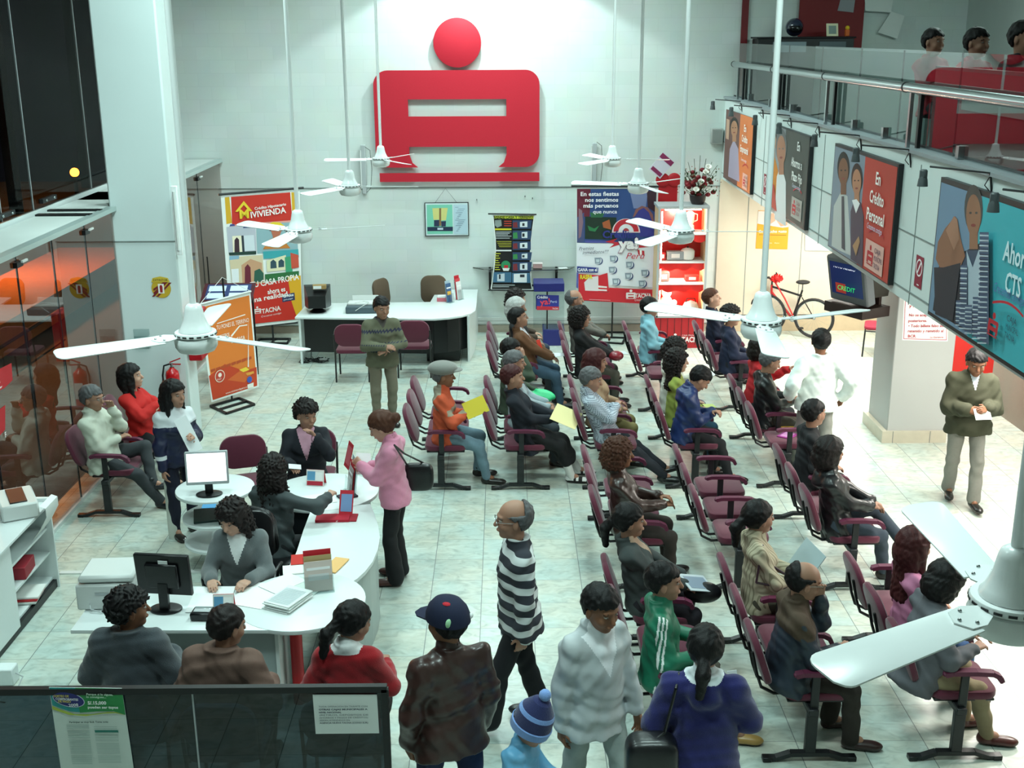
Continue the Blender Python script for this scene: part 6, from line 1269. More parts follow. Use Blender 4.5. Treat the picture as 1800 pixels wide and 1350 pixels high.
def fmesh(name, fl, mats, parent, flab=None, smooth=1):
    V, F, lab = fl.mesh()
    if not len(F): return None
    V = relax(V, F, smooth)
    me = bpy.data.meshes.new(name); me.vertices.add(len(V)); me.vertices.foreach_set('co', V.astype(np.float32).ravel())
    me.loops.add(len(F)*4); me.loops.foreach_set('vertex_index', F.astype(np.int32).ravel())
    me.polygons.add(len(F)); me.polygons.foreach_set('loop_start', np.arange(0, len(F)*4, 4, dtype=np.int32))
    for m in mats: me.materials.append(m)
    ml = flab(V[F].mean(1), lab[F[:, 0]]) if flab else lab[F[:, 0]]
    me.polygons.foreach_set('material_index', np.clip(ml, 0, len(mats)-1).astype(np.int32)); me.polygons.foreach_set('use_smooth', np.ones(len(F), bool))
    me.update(); me.validate()
    o = bpy.data.objects.new(name, me); COL.objects.link(o); o.parent = parent; return o
def rotm(yaw=0, pitch=0, roll=0):
    """rows: forward, left, up; pitch > 0 looks down"""
    m = Matrix.Rotation(yaw, 3, 'Z') @ Matrix.Rotation(pitch, 3, 'Y') @ Matrix.Rotation(roll, 3, 'X')
    return np.array(m.transposed())
def ik(A, T, l1, l2, hint):
    A = nz(*A); T = nz(*T); d = T-A; L = np.linalg.norm(d); L2 = min(L, (l1+l2)*.995); d = d/max(L, 1e-6); T = A+d*L2
    a = (l1*l1-l2*l2+L2*L2)/(2*L2); hgt = math.sqrt(max(l1*l1-a*a, 0)); hint = nz(*hint); hh = hint-d*(hint@d); hh /= max(np.linalg.norm(hh), 1e-6)
    return A+d*a+hh*hgt, T
SKIN = {'a': mat('skin_tan', 'a87c66', .55, noise=.06, nscale=20, sub=.08), 'b': mat('skin_brown', '86593f', .55, noise=.06, nscale=20, sub=.08), 'c': mat('skin_light', 'c49a84', .55, noise=.06, nscale=20, sub=.08)}
LIP = mat('lips', '8c4640', .5)
HAIR = {'black': mat('hair_black', '0d0b0c', .55, noise=.5, nscale=90, bump=.7, bscale=120, stretch=(1, 1, .22), spec=.25), 'brown': mat('hair_brown', '4a2a1c', .6, noise=.4, nscale=90, bump=.7, bscale=120, stretch=(1, 1, .22), spec=.25), 'auburn': mat('hair_auburn', '40191a', .55, noise=.4, nscale=90, bump=.7, bscale=120, stretch=(1, 1, .22), spec=.25), 'grey': mat('hair_grey', '5a5a5c', .5, noise=.4, nscale=90, bump=.7, bscale=120, stretch=(1, 1, .22), spec=.25), 'white': mat('hair_white', 'a9aaa8', .5, noise=.3, nscale=90, bump=.7, bscale=120, stretch=(1, 1, .22), spec=.25), 'dark': mat('hair_dark', '17100f', .55, noise=.5, nscale=90, bump=.7, bscale=120, stretch=(1, 1, .22), spec=.25)}
def cloth(c, kind='plain'):
    c6 = c; nm = kind+'_'+c6
    if nm in _mats: return _mats[nm]
    if kind == 'leather': return mat(nm, c, .36, noise=.2, nscale=14, bump=.5, bscale=26, coat=.15)
    if kind == 'knit': return mat(nm, c, .95, noise=.14, nscale=160, bump=.8, bscale=220, sheen=.3)
    if kind == 'denim': return mat(nm, c, .9, noise=.14, nscale=60, bump=.3, bscale=300)
    if kind == 'nylon': return mat(nm, c, .45, noise=.06, nscale=12, bump=.4, bscale=30)
    return mat(nm, c, .85, noise=.08, nscale=40, bump=.2, bscale=120)
def pattern(nm, kind, c1, c2, c3=None):
    if nm in _mats: return _mats[nm]
    m = mat(nm, c1, .9); nt = m.node_tree; N = nt.nodes; L = nt.links; b = N['Principled BSDF']; tc = N['Texture Coordinate']
    mx = N.new('ShaderNodeMix'); mx.data_type = 'RGBA'; mx.inputs[6].default_value = lin(c1); mx.inputs[7].default_value = lin(c2); sp = N.new('ShaderNodeSeparateXYZ'); L.new(tc.outputs['Object'], sp.inputs[0])
    def mth(op, a, b_=0.):
        n = N.new('ShaderNodeMath'); n.operation = op
        for i, q in enumerate((a, b_)):
            if isinstance(q, (int, float)): n.inputs[i].default_value = q
            else: L.new(q, n.inputs[i])
        return n.outputs[0]
    fr = lambda a, s: mth('FRACT', mth('MULTIPLY', a, s))
    if kind == 'hoops': f = mth('LESS_THAN', fr(sp.outputs[2], 1/.105), .45)
    elif kind == 'check': f = mth('MULTIPLY', mth('LESS_THAN', fr(sp.outputs[2], 1/.016), .5), mth('LESS_THAN', fr(mth('ADD', sp.outputs[1], sp.outputs[0]), 1/.016), .5))
    elif kind == 'pin': f = mth('LESS_THAN', fr(sp.outputs[1], 1/.03), .3)
    elif kind == 'band':     # patterned band near the hem
        w = mth('ADD', sp.outputs[2], mth('MULTIPLY', mth('PINGPONG', mth('ADD', sp.outputs[0], sp.outputs[1]), .02), 1.4)); f = mth('MULTIPLY', mth('GREATER_THAN', w, 1.005), mth('LESS_THAN', w, 1.03))
        f = mth('MAXIMUM', f, mth('MULTIPLY', mth('GREATER_THAN', fr(w, 1/.16), .82), mth('GREATER_THAN', sp.outputs[2], 1.1)))
    L.new(f, mx.inputs[0]); L.new(mx.outputs[2], b.inputs['Base Color']); return m
_shoe = {}
def shoe_mesh(kind):
    if kind in _shoe: return _shoe[kind]
    f = Field((-.1, -.07, -.02), (.22, .07, .16), .007)
    f.ell((.06, 0, .03), (.14, .046, .038), k=.02); f.ell((-.04, 0, .045), (.05, .038, .045), k=.02); f.ell((.13, 0, .025), (.06, .046, .03), k=.02)
    if kind != 'sandal': f.cap((-.03, 0, .05), (-.03, 0, .11), .042, .044, .02)
    f.put(lambda x, y, z: 0*x+0*y-z+.0, (-.2, -.1, -.1), (.3, .1, .02), .001, 0, False) if False else None
    S, G = f.sl((-.2, -.1, -.1), (.3, .1, .3)); f.v[S] = np.maximum(f.v[S], -(G[2]-.004)+0*G[0]+0*G[1])
    _shoe[kind] = f; return f
def add_shoe(par, pos, yaw, kind, col, s=1.):
    key = ('m', kind, col)
    if key not in _shoe:
        m2 = cloth('e6e6e2') if kind == 'sandal' else None
        o = fmesh('shoe', shoe_mesh(kind), [mat('shoe_'+col, col, .35, coat=.3), mat('sole_dark', '14110f', .7)], None, lambda c, l: np.where((c[:, 2] < (.03 if kind == 'sandal' else .018)) | ((kind == 'sandal') & ((np.abs(c[:, 0]-.085) < .02) | (np.abs(c[:, 0]-.02) < .014))), 1, 0))
        _shoe[key] = o.data; bpy.data.objects.remove(o, do_unlink=True)
    o = bpy.data.objects.new('shoe', _shoe[key]); COL.objects.link(o); o.parent = par; o.location = pos; o.rotation_euler = (0, 0, yaw); o.scale = (s, s, s); return o
_eye = []
def person(label, loc, head, H=1.62, pose='stand', skin='a', hair=('short', 'black'), top='2a2a2a', topk='plain', bot='1c1c1e', botk='plain', shoes='17120f', w=1., belly=0., lean=None, yaw=0., pitch=0., sroll=0., hl=None, hr=None, el=(-.3, .6, -1), er=(-.3, -.6, -1), fl=None, fr_=None, kl=(1, .25, .3), kr=(1, -.25, .3), vneck=None, zone=None, zmat=None, hem=.0, sleeve=1., collar=None, sex='m', skirt=0., curl=.55, px=None, twist=0., hat=None, glasses=False, topm=None, group=None, shoek='shoe', puff=.016, fpalm=None, hood=False, socks=None, kid=False, flare=0., sc_=None, group_=None, feet=True):
    """head: heading in degrees (0 looks along +X of the room)"""
    s = H/1.65; t = thing('person', label, 'person', loc, math.radians(head), group)
    dist = math.hypot(loc[0], loc[1]); hv = .0068 if dist < 8.5 else (.008 if dist < 12.5 else .0095)
    sit = pose == 'sit'; lean = (-.20 if sit else .0) if lean is None else lean
    P = nz(0, 0, .575) if sit else nz(0, 0, .90*s)
    tr = rotm(twist, lean, sroll); TF, TL_, TU = tr          # torso frame
    TH = .50*s                                                # pelvis centre to neck base
    neck = P+TU*TH; sw = .158*s*w*(.93 if sex == 'f' else 1.)
    shl = {1: neck+TL_*sw-TU*.080*s-TF*.01, -1: neck-TL_*sw-TU*.080*s-TF*.01}
    hip = {1: P+nz(0, .088*s*w, -.02*s), -1: P-nz(0, .088*s*w, .02*s)}
    ua, fa = .275*s, .245*s; th, sh = .405*s, .395*s
    dh = {1: hl, -1: hr}; de = {1: el, -1: er}; hand = {}; elb = {}
    for q in (1, -1):
        T = dh[q]
        if T is None: T = (.24, .13*q, .70) if sit else (.05, (sw+.06)*q, .80*s)
        elb[q], hand[q] = ik(shl[q], T, ua, fa, de[q])
    df = {1: fl, -1: fr_}; dk = {1: kl, -1: kr}; ank = {}; kne = {}
    for q in (1, -1):
        T = df[q]
        if T is None: T = (.40, .11*q, .085) if sit else (.0, .10*q, .085*s)
        kne[q], ank[q] = ik(hip[q], T, th, sh, dk[q])
    hr_ = rotm(math.radians(yaw), math.radians(pitch)); HF, HL, HU = hr_
    hs = (1.19 if not kid else 1.3)*s**.5; w = w*(1.1 if sit else 1.04)
    C = neck+TU*.025*s+HU*.105*hs+HF*.022
    hp = lambda x, y, z: C+(HF*x+HL*y+HU*z)*hs
    allp = np.array([neck, C+.16, C-.16, P-.2, P+.2] + [shl[q]+.12*i for q in (1, -1) for i in (1, -1)] + [v+.13*i for d in (elb, hand, kne, ank) for v in d.values() for i in (1, -1)])
    lo, hi = allp.min(0)-.08, allp.max(0)+.08
    # ---- body
    f = Field(lo, hi, hv); sk = SKIN[skin]
    A_ = lambda c, r, k=.012, lab=0, sub=False: f.ell(hp(*c), nz(*r)*hs, hr_, k, lab, sub)
    A_((-.008, 0, .03), (.094, .075, .088)); A_((.022, 0, -.035), (.066, .057, .073), .03); A_((.060, 0, -.084), (.022, .026, .018), .02)
    A_((.072, 0, .032), (.022, .050, .012), .012)
    for q in (1, -1): A_((.056, .036*q, -.026), (.026, .022, .024), .02); A_((.0, .076*q, -.006), (.018, .009, .030), .006); A_((.098, .031*q, .010), (.014, .015, .010), .01, 0, True)
    f.cap(hp(.086, 0, .016), hp(.104, 0, -.020), .008*hs, .013*hs, .012); A_((.088, 0, -.052), (.011, .024, .008), .006, 1)
    f.cap(hp(-.015, 0, -.05), neck-TU*.05, .052*s, .050*s, .03)
    f.cap(neck-TU*.09*s, P+TU*.05, .062*s*w, .075*s*w, .03)
    for q in (1, -1):
        f.cap(neck-TU*.07, shl[q], .036*s, .036*s, .02); f.cap(shl[q], elb[q], .046*s, .038*s, .03); f.cap(elb[q], hand[q], .037*s, .026*s, .02)
        f.cap(hip[q], kne[q], .070*s, .052*s, .03); f.cap(kne[q], ank[q], .05*s, .034*s, .03)
        f.cap(ank[q], ank[q]+nz(.06, 0, -.02), .032*s, .03*s, .02)
        # hand: palm, four fingers of their own length, thumb from the side of the palm
        D = hand[q]-elb[q]; D /= np.linalg.norm(D)
        pn = nz(*(fpalm[q] if fpalm and q in fpalm else (.15, -.9*q, -.3) if not sit else (.2, -.3*q, -.95)))
        pn = pn-D*(pn@D); pn /= max(np.linalg.norm(pn), 1e-6); S_ = np.cross(D, pn)*(-q); S_ = -S_ if (S_ @ nz(1, 0, .6)) < 0 and not sit else S_
        w0 = hand[q]; k_ = s*.98
        for j in range(4): f.cap(w0+D*.012*k_+S_*(.010-.010*j)*k_, w0+D*.085*k_+S_*(.030-.020*j)*k_, .014*k_, .0125*k_, .012)
        for j, L_ in enumerate((.072, .080, .074, .058)):
            b0 = w0+D*.085*k_+S_*(.030-.020*j)*k_; c1 = curl*.8+.06*j; c2 = curl*1.7+.06*j
            b1 = b0+(D*math.cos(c1)+pn*math.sin(c1))*L_*.5*k_; b2 = b1+(D*math.cos(c2)+pn*math.sin(c2))*L_*.5*k_
            f.cap(b0, b1, .0095*k_, .009*k_, .004); f.cap(b1, b2, .0088*k_, .0078*k_, .003)
        b0 = w0+D*.025*k_+S_*.022*k_; b1 = b0+(D*.55+S_*.7+pn*.35)*.042*k_; b2 = b1+(D*.85+S_*.25+pn*.5)*.032*k_; f.cap(b0, b1, .0125*k_, .0105*k_, .008); f.cap(b1, b2, .010*k_, .0085*k_, .004)
    fmesh('body', f, [sk, LIP], t)
    # ---- eyes and brows
    if not _eye:
        b = MB(); b.ball((0, 0, 0), .0125, mat('eye_white', 'a09890', .3), 10); b.ball((.0062, 0, 0), .0075, mat('eye_iris', '20140e', .2), 8); o = b.build('eye'); _eye.append(o.data); bpy.data.objects.remove(o, do_unlink=True)
    for q in (1, -1):
        o = bpy.data.objects.new('eye', _eye[0]); COL.objects.link(o); o.parent = t; o.location = hp(.0765, .030*q, .0115); m3 = Matrix(np.array([HF, HL, HU]).T.tolist()); o.rotation_euler = m3.to_euler(); o.scale = (hs, hs, hs*.45)
        b = MB(); b.tube([hp(.084, .014*q, .0285), hp(.086, .030*q, .033), hp(.074, .048*q, .0285)], .0036*hs, HAIR.get(hair[1], HAIR['black']), 5); b.build('eyebrow', t)
    if glasses:
        b = MB(); gm = M['chrome']
        for q in (1, -1): b.tube([hp(.100, .032*q+.021*math.cos(a*PI/6), .008+.016*math.sin(a*PI/6)) for a in range(12)], .0018, gm, 5, closed=True); b.tube([hp(.098, .052*q, .012), hp(.0, .082*q, .010)], .0018, gm, 5)
        b.tube([hp(.102, -.011, .012), hp(.102, .011, .012)], .0018, gm, 5); b.build('glasses', t)
    # ---- hair
    st, hc = hair[0], HAIR[hair[1]]
    if st != 'none':
        f = Field(C-nz(.3, .3, .48), C+nz(.3, .3, .24), max(hv*.85, .0065)); cur = 'curl' in st; long_ = 'long' in st; bob = 'bob' in st; pony = 'pony' in st or 'bun' in st
        g_ = .011 if not (cur or bob) else .026
        if long_: g_ = .022
        if pony: g_ = .012
        if hat: g_ = .006
        def hg(X, Y, Z):
            X, Y, Z = X/hs, Y/hs, Z/hs
            rx, ry, rz = .098+g_*.9, .078+g_, .093+g_*.8
            p0 = (X+.012)/rx; p1 = Y/ry; p2 = (Z-.030)/rz; k0 = np.sqrt(p0**2+p1**2+p2**2); k1 = np.sqrt((p0/rx)**2+(p1/ry)**2+(p2/rz)**2)+1e-6; d = k0*(k0-1)/k1
            if bob or long_:
                p0 = (X+.03)/(.088+g_); p1 = Y/(.082+g_*.9); p2 = (Z+.03)/.115; k0 = np.sqrt(p0**2+p1**2+p2**2); k1 = np.sqrt((p0/.1)**2+(p1/.09)**2+(p2/.11)**2)+1e-6; d = np.minimum(d, k0*(k0-1)/k1)
            cut = X-(.050+np.maximum(0, Z-.040)*2.6+(0.02 if cur else 0.)+.005*np.sin(Y*170+head)+.004*np.sin(Y*330))+np.abs(Y)*.10
            if bob or long_: zm = np.interp(X, [-.1, .03, .06], [-.115, -.10, .0])
            elif pony: zm = np.interp(X, [-.1, -.03, .0, .04], [-.07, -.06, -.0, .035])
            else: zm = np.interp(X, [-.1, -.035, -.012, .03, .05], [-.068, -.045, .022, .035, .055])
            d = np.maximum(np.maximum(d, cut), zm+.006*np.sin(X*190+Y*120)-Z)
            if st == 'balding': d = np.maximum(d, np.minimum(Z-.050, X+.055))
            return d*hs
        f.local(C, hr_, .24, hg, .003)
        if long_:
            for y_ in (-.062, -.03, 0, .03, .062): f.cap(hp(-.055, y_, -.04), hp(-.085 if abs(y_) < .05 else -.045, y_*1.5, -.33 if 'xl' in st else -.25), .034*hs, .026*hs, .03)
            for y_ in (-.078, .078): f.cap(hp(.0, y_, -.02), hp(.01, y_*1.15, -.20), .022*hs, .02*hs, .02)
        if 'pony' in st: f.cap(hp(-.115, 0, .0), hp(-.16, 0, -.05), .030*hs, .034*hs, .02); f.cap(hp(-.16, 0, -.05), hp(-.15, .01, -.17), .034*hs, .022*hs, .02)
        if 'bun' in st: f.ell(hp(-.125, 0, .02), nz(.042, .045, .042)*hs, hr_, .015)
        f.curls(.011 if cur else .0042, 95 if cur else 70, head)
        fmesh('hair', f, [hc], t, None, 1)
    # ---- top
    tm = topm or cloth(top, topk); f = Field(lo, hi, hv); pf = puff
    wl = .155*s*w; rows = [(-.18, .190*w, .150+belly*.5), (-.02, .176*w, .136+belly), (.12, .152*w, .116+belly*1.2), (.28, .160*w, .118+belly*.4), (.38, .160*w, .100), (.45, .115*w, .080), (.51, .066, .062)]
    ws_ = [r[0]*s for r in rows]; aa = [r[1]*s*(.92 if sex == 'f' else 1)+pf for r in rows]; bb_ = [r[2]*s*.93+pf for r in rows]
    hz = -(.10+hem)*s
    def tg(X, Y, Z):
        a = np.interp(Z, ws_, aa)+(np.maximum(0, -.05-Z)*.12 if hem > .15 else 0); b2 = np.interp(Z, ws_, bb_); X = X-np.interp(Z, [-.1, .1, .3, .5], [0, .012+belly*.3, .018 if sex == 'm' else .03, -.01])
        d = (np.sqrt((Y/a)**2+(X/b2)**2)-1)*np.minimum(a, b2)
        return np.maximum(np.maximum(d, hz-Z), Z-.53*s)
    f.local(P, tr, .85, tg, .02)
    if sex == 'f':
        for q in (1, -1): f.ell(P+TU*.33*s+TL_*.065*s*q+TF*.085*s, nz(.055, .06, .06)*s, tr, .05)
    for q in (1, -1):
        f.cap(neck-TU*.06*s+TL_*.04*q, shl[q], .052*s, .050*s+pf, .05); f.cap(shl[q], elb[q], .053*s+pf, .044*s+pf, .035)
        f.cap(elb[q], elb[q]+(hand[q]-elb[q])*(.93*sleeve), .046*s+pf, .036*s+pf, .025)
    if collar: f.cap(neck-TU*.03+TF*.008, neck+TU*.034*s+TF*.010, .078*s, .070*s, .015, 2)
    if hood:
        pts = [neck-TU*.02*s+TL_*.095*s*math.cos(a)-TF*(.075*s*math.sin(a)+.0)-TU*.03*math.sin(a) for a in np.linspace(-.35, PI+.35, 9)]
        for p_, q_ in zip(pts, pts[1:]): f.cap(p_, q_, .036*s, .036*s, .02)
        f.ell(neck-TU*.09*s-TF*.10*s, nz(.045, .09, .07)*s, tr, .04)
    f.cap(neck+TU*.025+TF*.012, neck+TU*.3*s+TF*.05, .050*s if collar else .055*s, .075*s, sub=True)
    f.ripple(.0058 if topk != 'knit' else .0028, 40, head*.1); f.ripple(.0022, 83, head*.3+1)
    def lab(c, l):
        r = c-P; X = r@TF; Y = r@TL_; Z = r@TU; o = np.where(l == 2, 2, 0)
        if vneck: o = np.where((X > .02) & (np.abs(Y) < (Z-(.50-vneck[0])*s)*vneck[1]) & (o == 0), 1, o)
        if zone: o = np.where(zone(X, Y, Z, c), 3, o)
        return o
    colm = cloth(collar) if isinstance(collar, str) else tm
    fmesh('top', f, [tm, cloth(vneck[2]) if vneck else tm, colm, zmat or tm], t, lab)
    # ---- trousers or skirt
    bm_ = cloth(bot, botk); f = Field(lo, hi, hv)
    f.local(P, tr if not sit else rotm(0, lean*.5), .30, lambda X, Y, Z: np.maximum(np.maximum((np.sqrt((Y/(.150*s*w))**2+(X/(.106*s+belly*.5))**2)-1)*.12, Z-(.09 if sit else .02)*s), -.12*s-Z), .02)
    for q in (1, -1):
        f.cap(hip[q]*(1 if sit else .94)+kne[q]*(0 if sit else .06), kne[q], (.094 if sit else .082)*s*w**.5, .068*s, .035); e = kne[q]+(ank[q]-kne[q])*(1.0 if not skirt else skirt); f.cap(kne[q], e, .066*s, (.052+flare)*s, .02)
    if skirt: f.cap((kne[1]+kne[-1])/2, (hip[1]+hip[-1])/2, .10, .12, .06); f.cap((kne[1]+kne[-1])/2, (kne[1]+kne[-1])/2*.55+(ank[1]+ank[-1])/2*.45, .10, .11, .06)
    f.ripple(.0036, 42, 1.+head)
    if not sit:
        S, G = f.sl(lo-1, hi+1); f.v[S] = np.maximum(f.v[S], .025-G[2]+0*G[0]+0*G[1])
    fmesh('skirt' if skirt else 'trousers', f, [bm_], t)
    # ---- shoes
    if feet:
        for q in (1, -1):
            a = ank[q]; d = a-kne[q]; ang = math.atan2(.06*q, .4); o = add_shoe(t, (a[0]+.025*s, a[1], a[2]-.083*s), ang, shoek, shoes, s)
            if d[0] > .18 or a[2] > .12: o.rotation_euler = (0, -min(.6, max(0, d[0]-.1)*1.2) if a[2] > .12 else 0, ang)
    if socks:
        for q in (1, -1): d = (kne[q]-ank[q]); d /= np.linalg.norm(d); b = MB(); b.tube([ank[q]-d*.03, ank[q]+d*.14], [.046*s, .050*s], cloth(socks, 'knit'), 14); b.build('sock', t)
    # ---- hats
    if hat == 'flat_cap':
        b = MB(); hm = cloth(sc_ or '7c7d78', 'knit'); T = Matrix(np.vstack([np.column_stack([np.array([HF, HL, HU]).T*hs*1.08, C]), [0, 0, 0, 1]]).tolist())
        b.ball((-.005, 0, .075), .13, hm, 18, T, (1.0, .83, .48)); b.ball((.10, 0, .06), .075, hm, 14, T, (.9, .95, .18)); b.build('flat_cap', t)
    if hat in ('cap', 'beanie'):
        T = Matrix(np.vstack([np.column_stack([np.array([HF, HL, HU]).T*hs*1.08, C]), [0, 0, 0, 1]]).tolist()); b = MB(); hm = cloth(sc_ or '141c3a')
        if hat == 'cap':
            b.lathe([(.0, .135), (.03, .133), (.065, .118), (.090, .09), (.103, .055), (.104, .028), (.098, .026), (.07, .03)], hm, 28, T @ Matrix.Translation((-.012, 0, .0)) @ Matrix.Diagonal((1.05, .88, 1, 1))); b.build('baseball_cap', t)
            b = MB(); b.prism([(.03, -.07), (.12, -.068), (.16, -.045), (.175, 0), (.16, .045), (.12, .068), (.03, .07)], .028, .034, hm, T @ Matrix.Rotation(.12, 4, 'Y')); b.build('cap_peak', t)
            b = MB(); b.ball((-.085, .055, .055), .022, cloth('a8dcae'), 8, T, (.5, 1, 1)); b.ball((-.09, -.05, .05), .024, cloth('e8ecec'), 8, T, (.5, 1.2, .6)); b.ball((-.04, .03, .122), .018, cloth('c02030'), 8, T, (1.2, 1, .4)); b.build('cap_emblem', t)
        else:
            A2, B2 = cloth('232a5c', 'knit'), cloth('7ea0dc', 'knit'); bands = [(.108, -.012, B2), (.112, .03, B2), (.106, .034, A2), (.100, .095, A2), (.098, .098, B2), (.090, .118, B2), (.088, .12, A2), (.05, .175, A2), (.012, .195, A2)]
            for (r0, z0, m0), (r1, z1, m1) in zip(bands, bands[1:]): b.lathe([(r0, z0), (r1, z1)], m0, 28, T @ Matrix.Diagonal((1, .9, 1, 1)))
            b.build('beanie', t); b = MB(); b.ball((0, 0, .215), .032, B2, 12, T); b.build('pompom', t)
    t.location = loc
    ang = math.radians(head); R3 = Matrix.Rotation(ang, 3, 'Z'); Wd = lambda v: Vector(loc)+R3 @ Vector(v)
    return dict(root=t, hand={q: Wd(hand[q]) for q in (1, -1)}, head=Wd(C), shl={q: Wd(shl[q]) for q in (1, -1)}, W=Wd, R=R3, frame=(TF, TL_, TU), P=P, neck=neck)
# ------------------------------------------------------------------ the people on the benches
def seat(c, r, i, label, **k):
    dx = k.pop('dx', 0); k.setdefault('head', 0); return person(label, (BX[c]-.10+dx, BY[r]+.27+.54*i, 0), pose='sit', **k)
X_ARMS = dict(hl=(.19, .03, .88), hr=(.22, -.02, .92), el=(-.2, 1, -.5), er=(-.2, -1, -.5))
P = {}
P['cap'] = seat('c0', 'C', 0, 'man in an orange jacket and grey flat cap holding a yellow folder', top='c25230', bot='6f8a98', botk='denim', hair=('short', 'grey'), hat='flat_cap', skin='b', lean=-.04, dx=.13, hl=(.24, -.02, .80), hr=(.27, -.10, .84), zone=lambda X, Y, Z, c: ((X < .0) & (Z > .30) & (np.abs(Y) < .2)) | ((X > .06) & (Z > .26) & (Z < .32)), zmat=cloth('938a78'), collar='6a7c90', fl=(.36, .14, .085), fr_=(.46, -.1, .085), w=1.08)
P['env'] = seat('c1', 'C', 0, 'woman in a dark navy coat with auburn hair holding a yellow envelope', sex='f', top='131823', bot='0f1013', hair=('short', 'auburn'), lean=-.30, dx=.16, hem=.12, hl=(.30, .04, .76), hr=(.27, -.06, .74), fl=(.58, .10, .10), fr_=(.50, -.08, .085), skirt=.55, shoes='dfe0dc', shoek='sandal', socks='e4e4e0', yaw=-5, pitch=-5, w=1.08)
P['greyman'] = seat('c1', 'C', 1, 'grey-haired man in a pale grey jacket behind the woman with the envelope', top='9aa6ac', bot='3a4046', hair=('short', 'grey'), lean=-.15, dx=.1, vneck=(.2, .5, '2c3440'), hl=(.30, .05, .72), hr=(.32, -.08, .70))
P['olive'] = seat('c1', 'C', 2, 'man in an olive jacket with his hand at his mouth', top='3b4838', bot='3d566a', botk='denim', hair=('short', 'black'), lean=-.05, hl=(.3, .1, .68), hr=(.15, -.02, 1.13), pitch=5)
P['suede'] = seat('c1', 'D', 0, 'man in a brown suede jacket and glasses leaning back in the far row', top='5d3a20', bot='3a5266', botk='denim', hair=('short', 'black'), glasses=True, lean=-.20, pitch=-12, dx=.22, vneck=(.16, .6, 'c8ccd4'), hl=(.36, .02, .66), hr=(.33, -.10, .70), w=1.05, fr_=(.45, -.1, .085))
P['whitehair'] = seat('c1', 'D', 1, 'white-haired woman in black between two others in the far row', sex='f', top='15171b', bot='4c5258', hair=('bob', 'white'), lean=-.12, dx=.14)
P['curly'] = seat('c1', 'D', 2, 'woman with curly dark hair nearest the blue kiosk', sex='f', top='4a3c32', bot='3c4858', hair=('curl_bob', 'dark'), lean=-.08, dx=.12, skin='c')
P['green'] = seat('c2', 'A', 0, 'man in a shiny green track jacket with white sleeve stripes', top='1d7458', topk='nylon', bot='6e695e', hair=('short', 'black'), lean=-.02, sleeve=1, hl=(.30, .08, .74), hr=(.24, -.16, .74), yaw=-8, zone=lambda X, Y, Z, c: (Y < -.195) & (np.abs(X+.15*(.45-Z)) < .04) & (((X+.15*(.45-Z)+.04) % .027) < .014), zmat=cloth('e8ecea'), shoes='a88448', collar='186a50', fl=(.40, .12, .085), fr_=(.52, -.06, .085))
P['ponywoman'] = seat('c2', 'A', 2, 'woman in a dark grey jacket with a black ponytail and a newspaper', sex='f', top='3b4141', bot='1d1720', hair=('pony', 'black'), lean=-.26, vneck=(.26, .35, 'b89a84'), hl=(.34, .04, .70), hr=(.32, -.10, .70), w=1.05)
P['brownleather'] = seat('c2', 'B', 0, 'woman in dark brown leather with brown curls and an orange scarf', sex='f', top='35221d', topk='leather', bot='2d2521', hair=('curl_bob', 'brown'), lean=-.18, collar='c2551c', hl=(.30, .02, .80), hr=(.32, -.08, .76), w=1.1, skin='b', dx=.02)
P['check'] = seat('c2', 'C', 0, 'grey-haired man in a checked shirt slouching with folded arms', bot='20242c', hair=('short', 'grey'), topm=pattern('checked_shirt', 'check', 'b4bcc8', '3c4658'), lean=-.42, hl=(.09, .03, .84), hr=(.12, -.02, .87), el=(-.2, 1, -.5), er=(-.2, -1, -.5), fl=(.72, .04, .09), fr_=(.66, -.14, .09), w=1.08, yaw=-5, pitch=12, collar='8a94a4', shoes='141414', dx=.04)
P['redhair'] = seat('c2', 'C', 1, 'woman with dark red hair in khaki behind the checked shirt', sex='f', top='a98c70', bot='85774a', hair=('bob', 'auburn'), lean=-.1)
P['blackcoat'] = seat('c2', 'D', 0, 'woman in a black coat and glasses with a red bag on her lap', sex='f', top='0e0f13', bot='48453c', hair=('curl_bob', 'dark'), glasses=True, lean=-.16, hem=.05, w=1.12, hl=(.34, .05, .72), hr=(.36, -.08, .72), yaw=-8, shoes='0d0d0f')
P['greyjacket'] = seat('c2', 'D', 2, 'man in a grey jacket with thinning hair below the wide banner', top='66655f', bot='4a545c', hair=('balding', 'grey'), lean=-.2, collar='c4c4be', hl=(.33, .06, .70), hr=(.33, -.06, .72))
P['bald'] = seat('c3', 'A', 0, 'balding man in glasses, navy jacket with brown shoulders, hand on chin', top='28323e', topk='nylon', bot='2b241f', hair=('balding', 'black'), glasses=True, lean=.02, belly=.05, w=1.16, hem=.02, hl=(.17, .0, 1.10), hr=(.30, -.10, .76), pitch=10, zone=lambda X, Y, Z, c: (Z > .32) & (np.abs(Y) < .26) & (X < .12), zmat=cloth('4c3c2e'), collar='3a4450', shoes='2c1614', fr_=(.42, -.14, .085), fl=(.34, .12, .085), skin='a', flare=.01)
P['cream'] = seat('c3', 'A', 2, 'woman in a cream pinstriped jacket with a low black ponytail', sex='f', topm=pattern('cream_pinstripe', 'pin', 'bdb198', '8e836c'), bot='4a4438', hair=('pony', 'black'), lean=-.1, collar='e4e4e0', hl=(.32, .05, .72), hr=(.3, -.08, .74), yaw=15)
P['navyboy'] = seat('c3', 'C', 0, 'boy in a navy jacket with bowed head and clasped hands', top='1c3060', topk='nylon', bot='14161b', hair=('short', 'black'), lean=.10, pitch=42, hl=(.30, -.03, .80), hr=(.31, .0, .77), hood=True, collar='1c2a50', fr_=(.50, -.1, .085), fl=(.36, .12, .085), curl=.9)
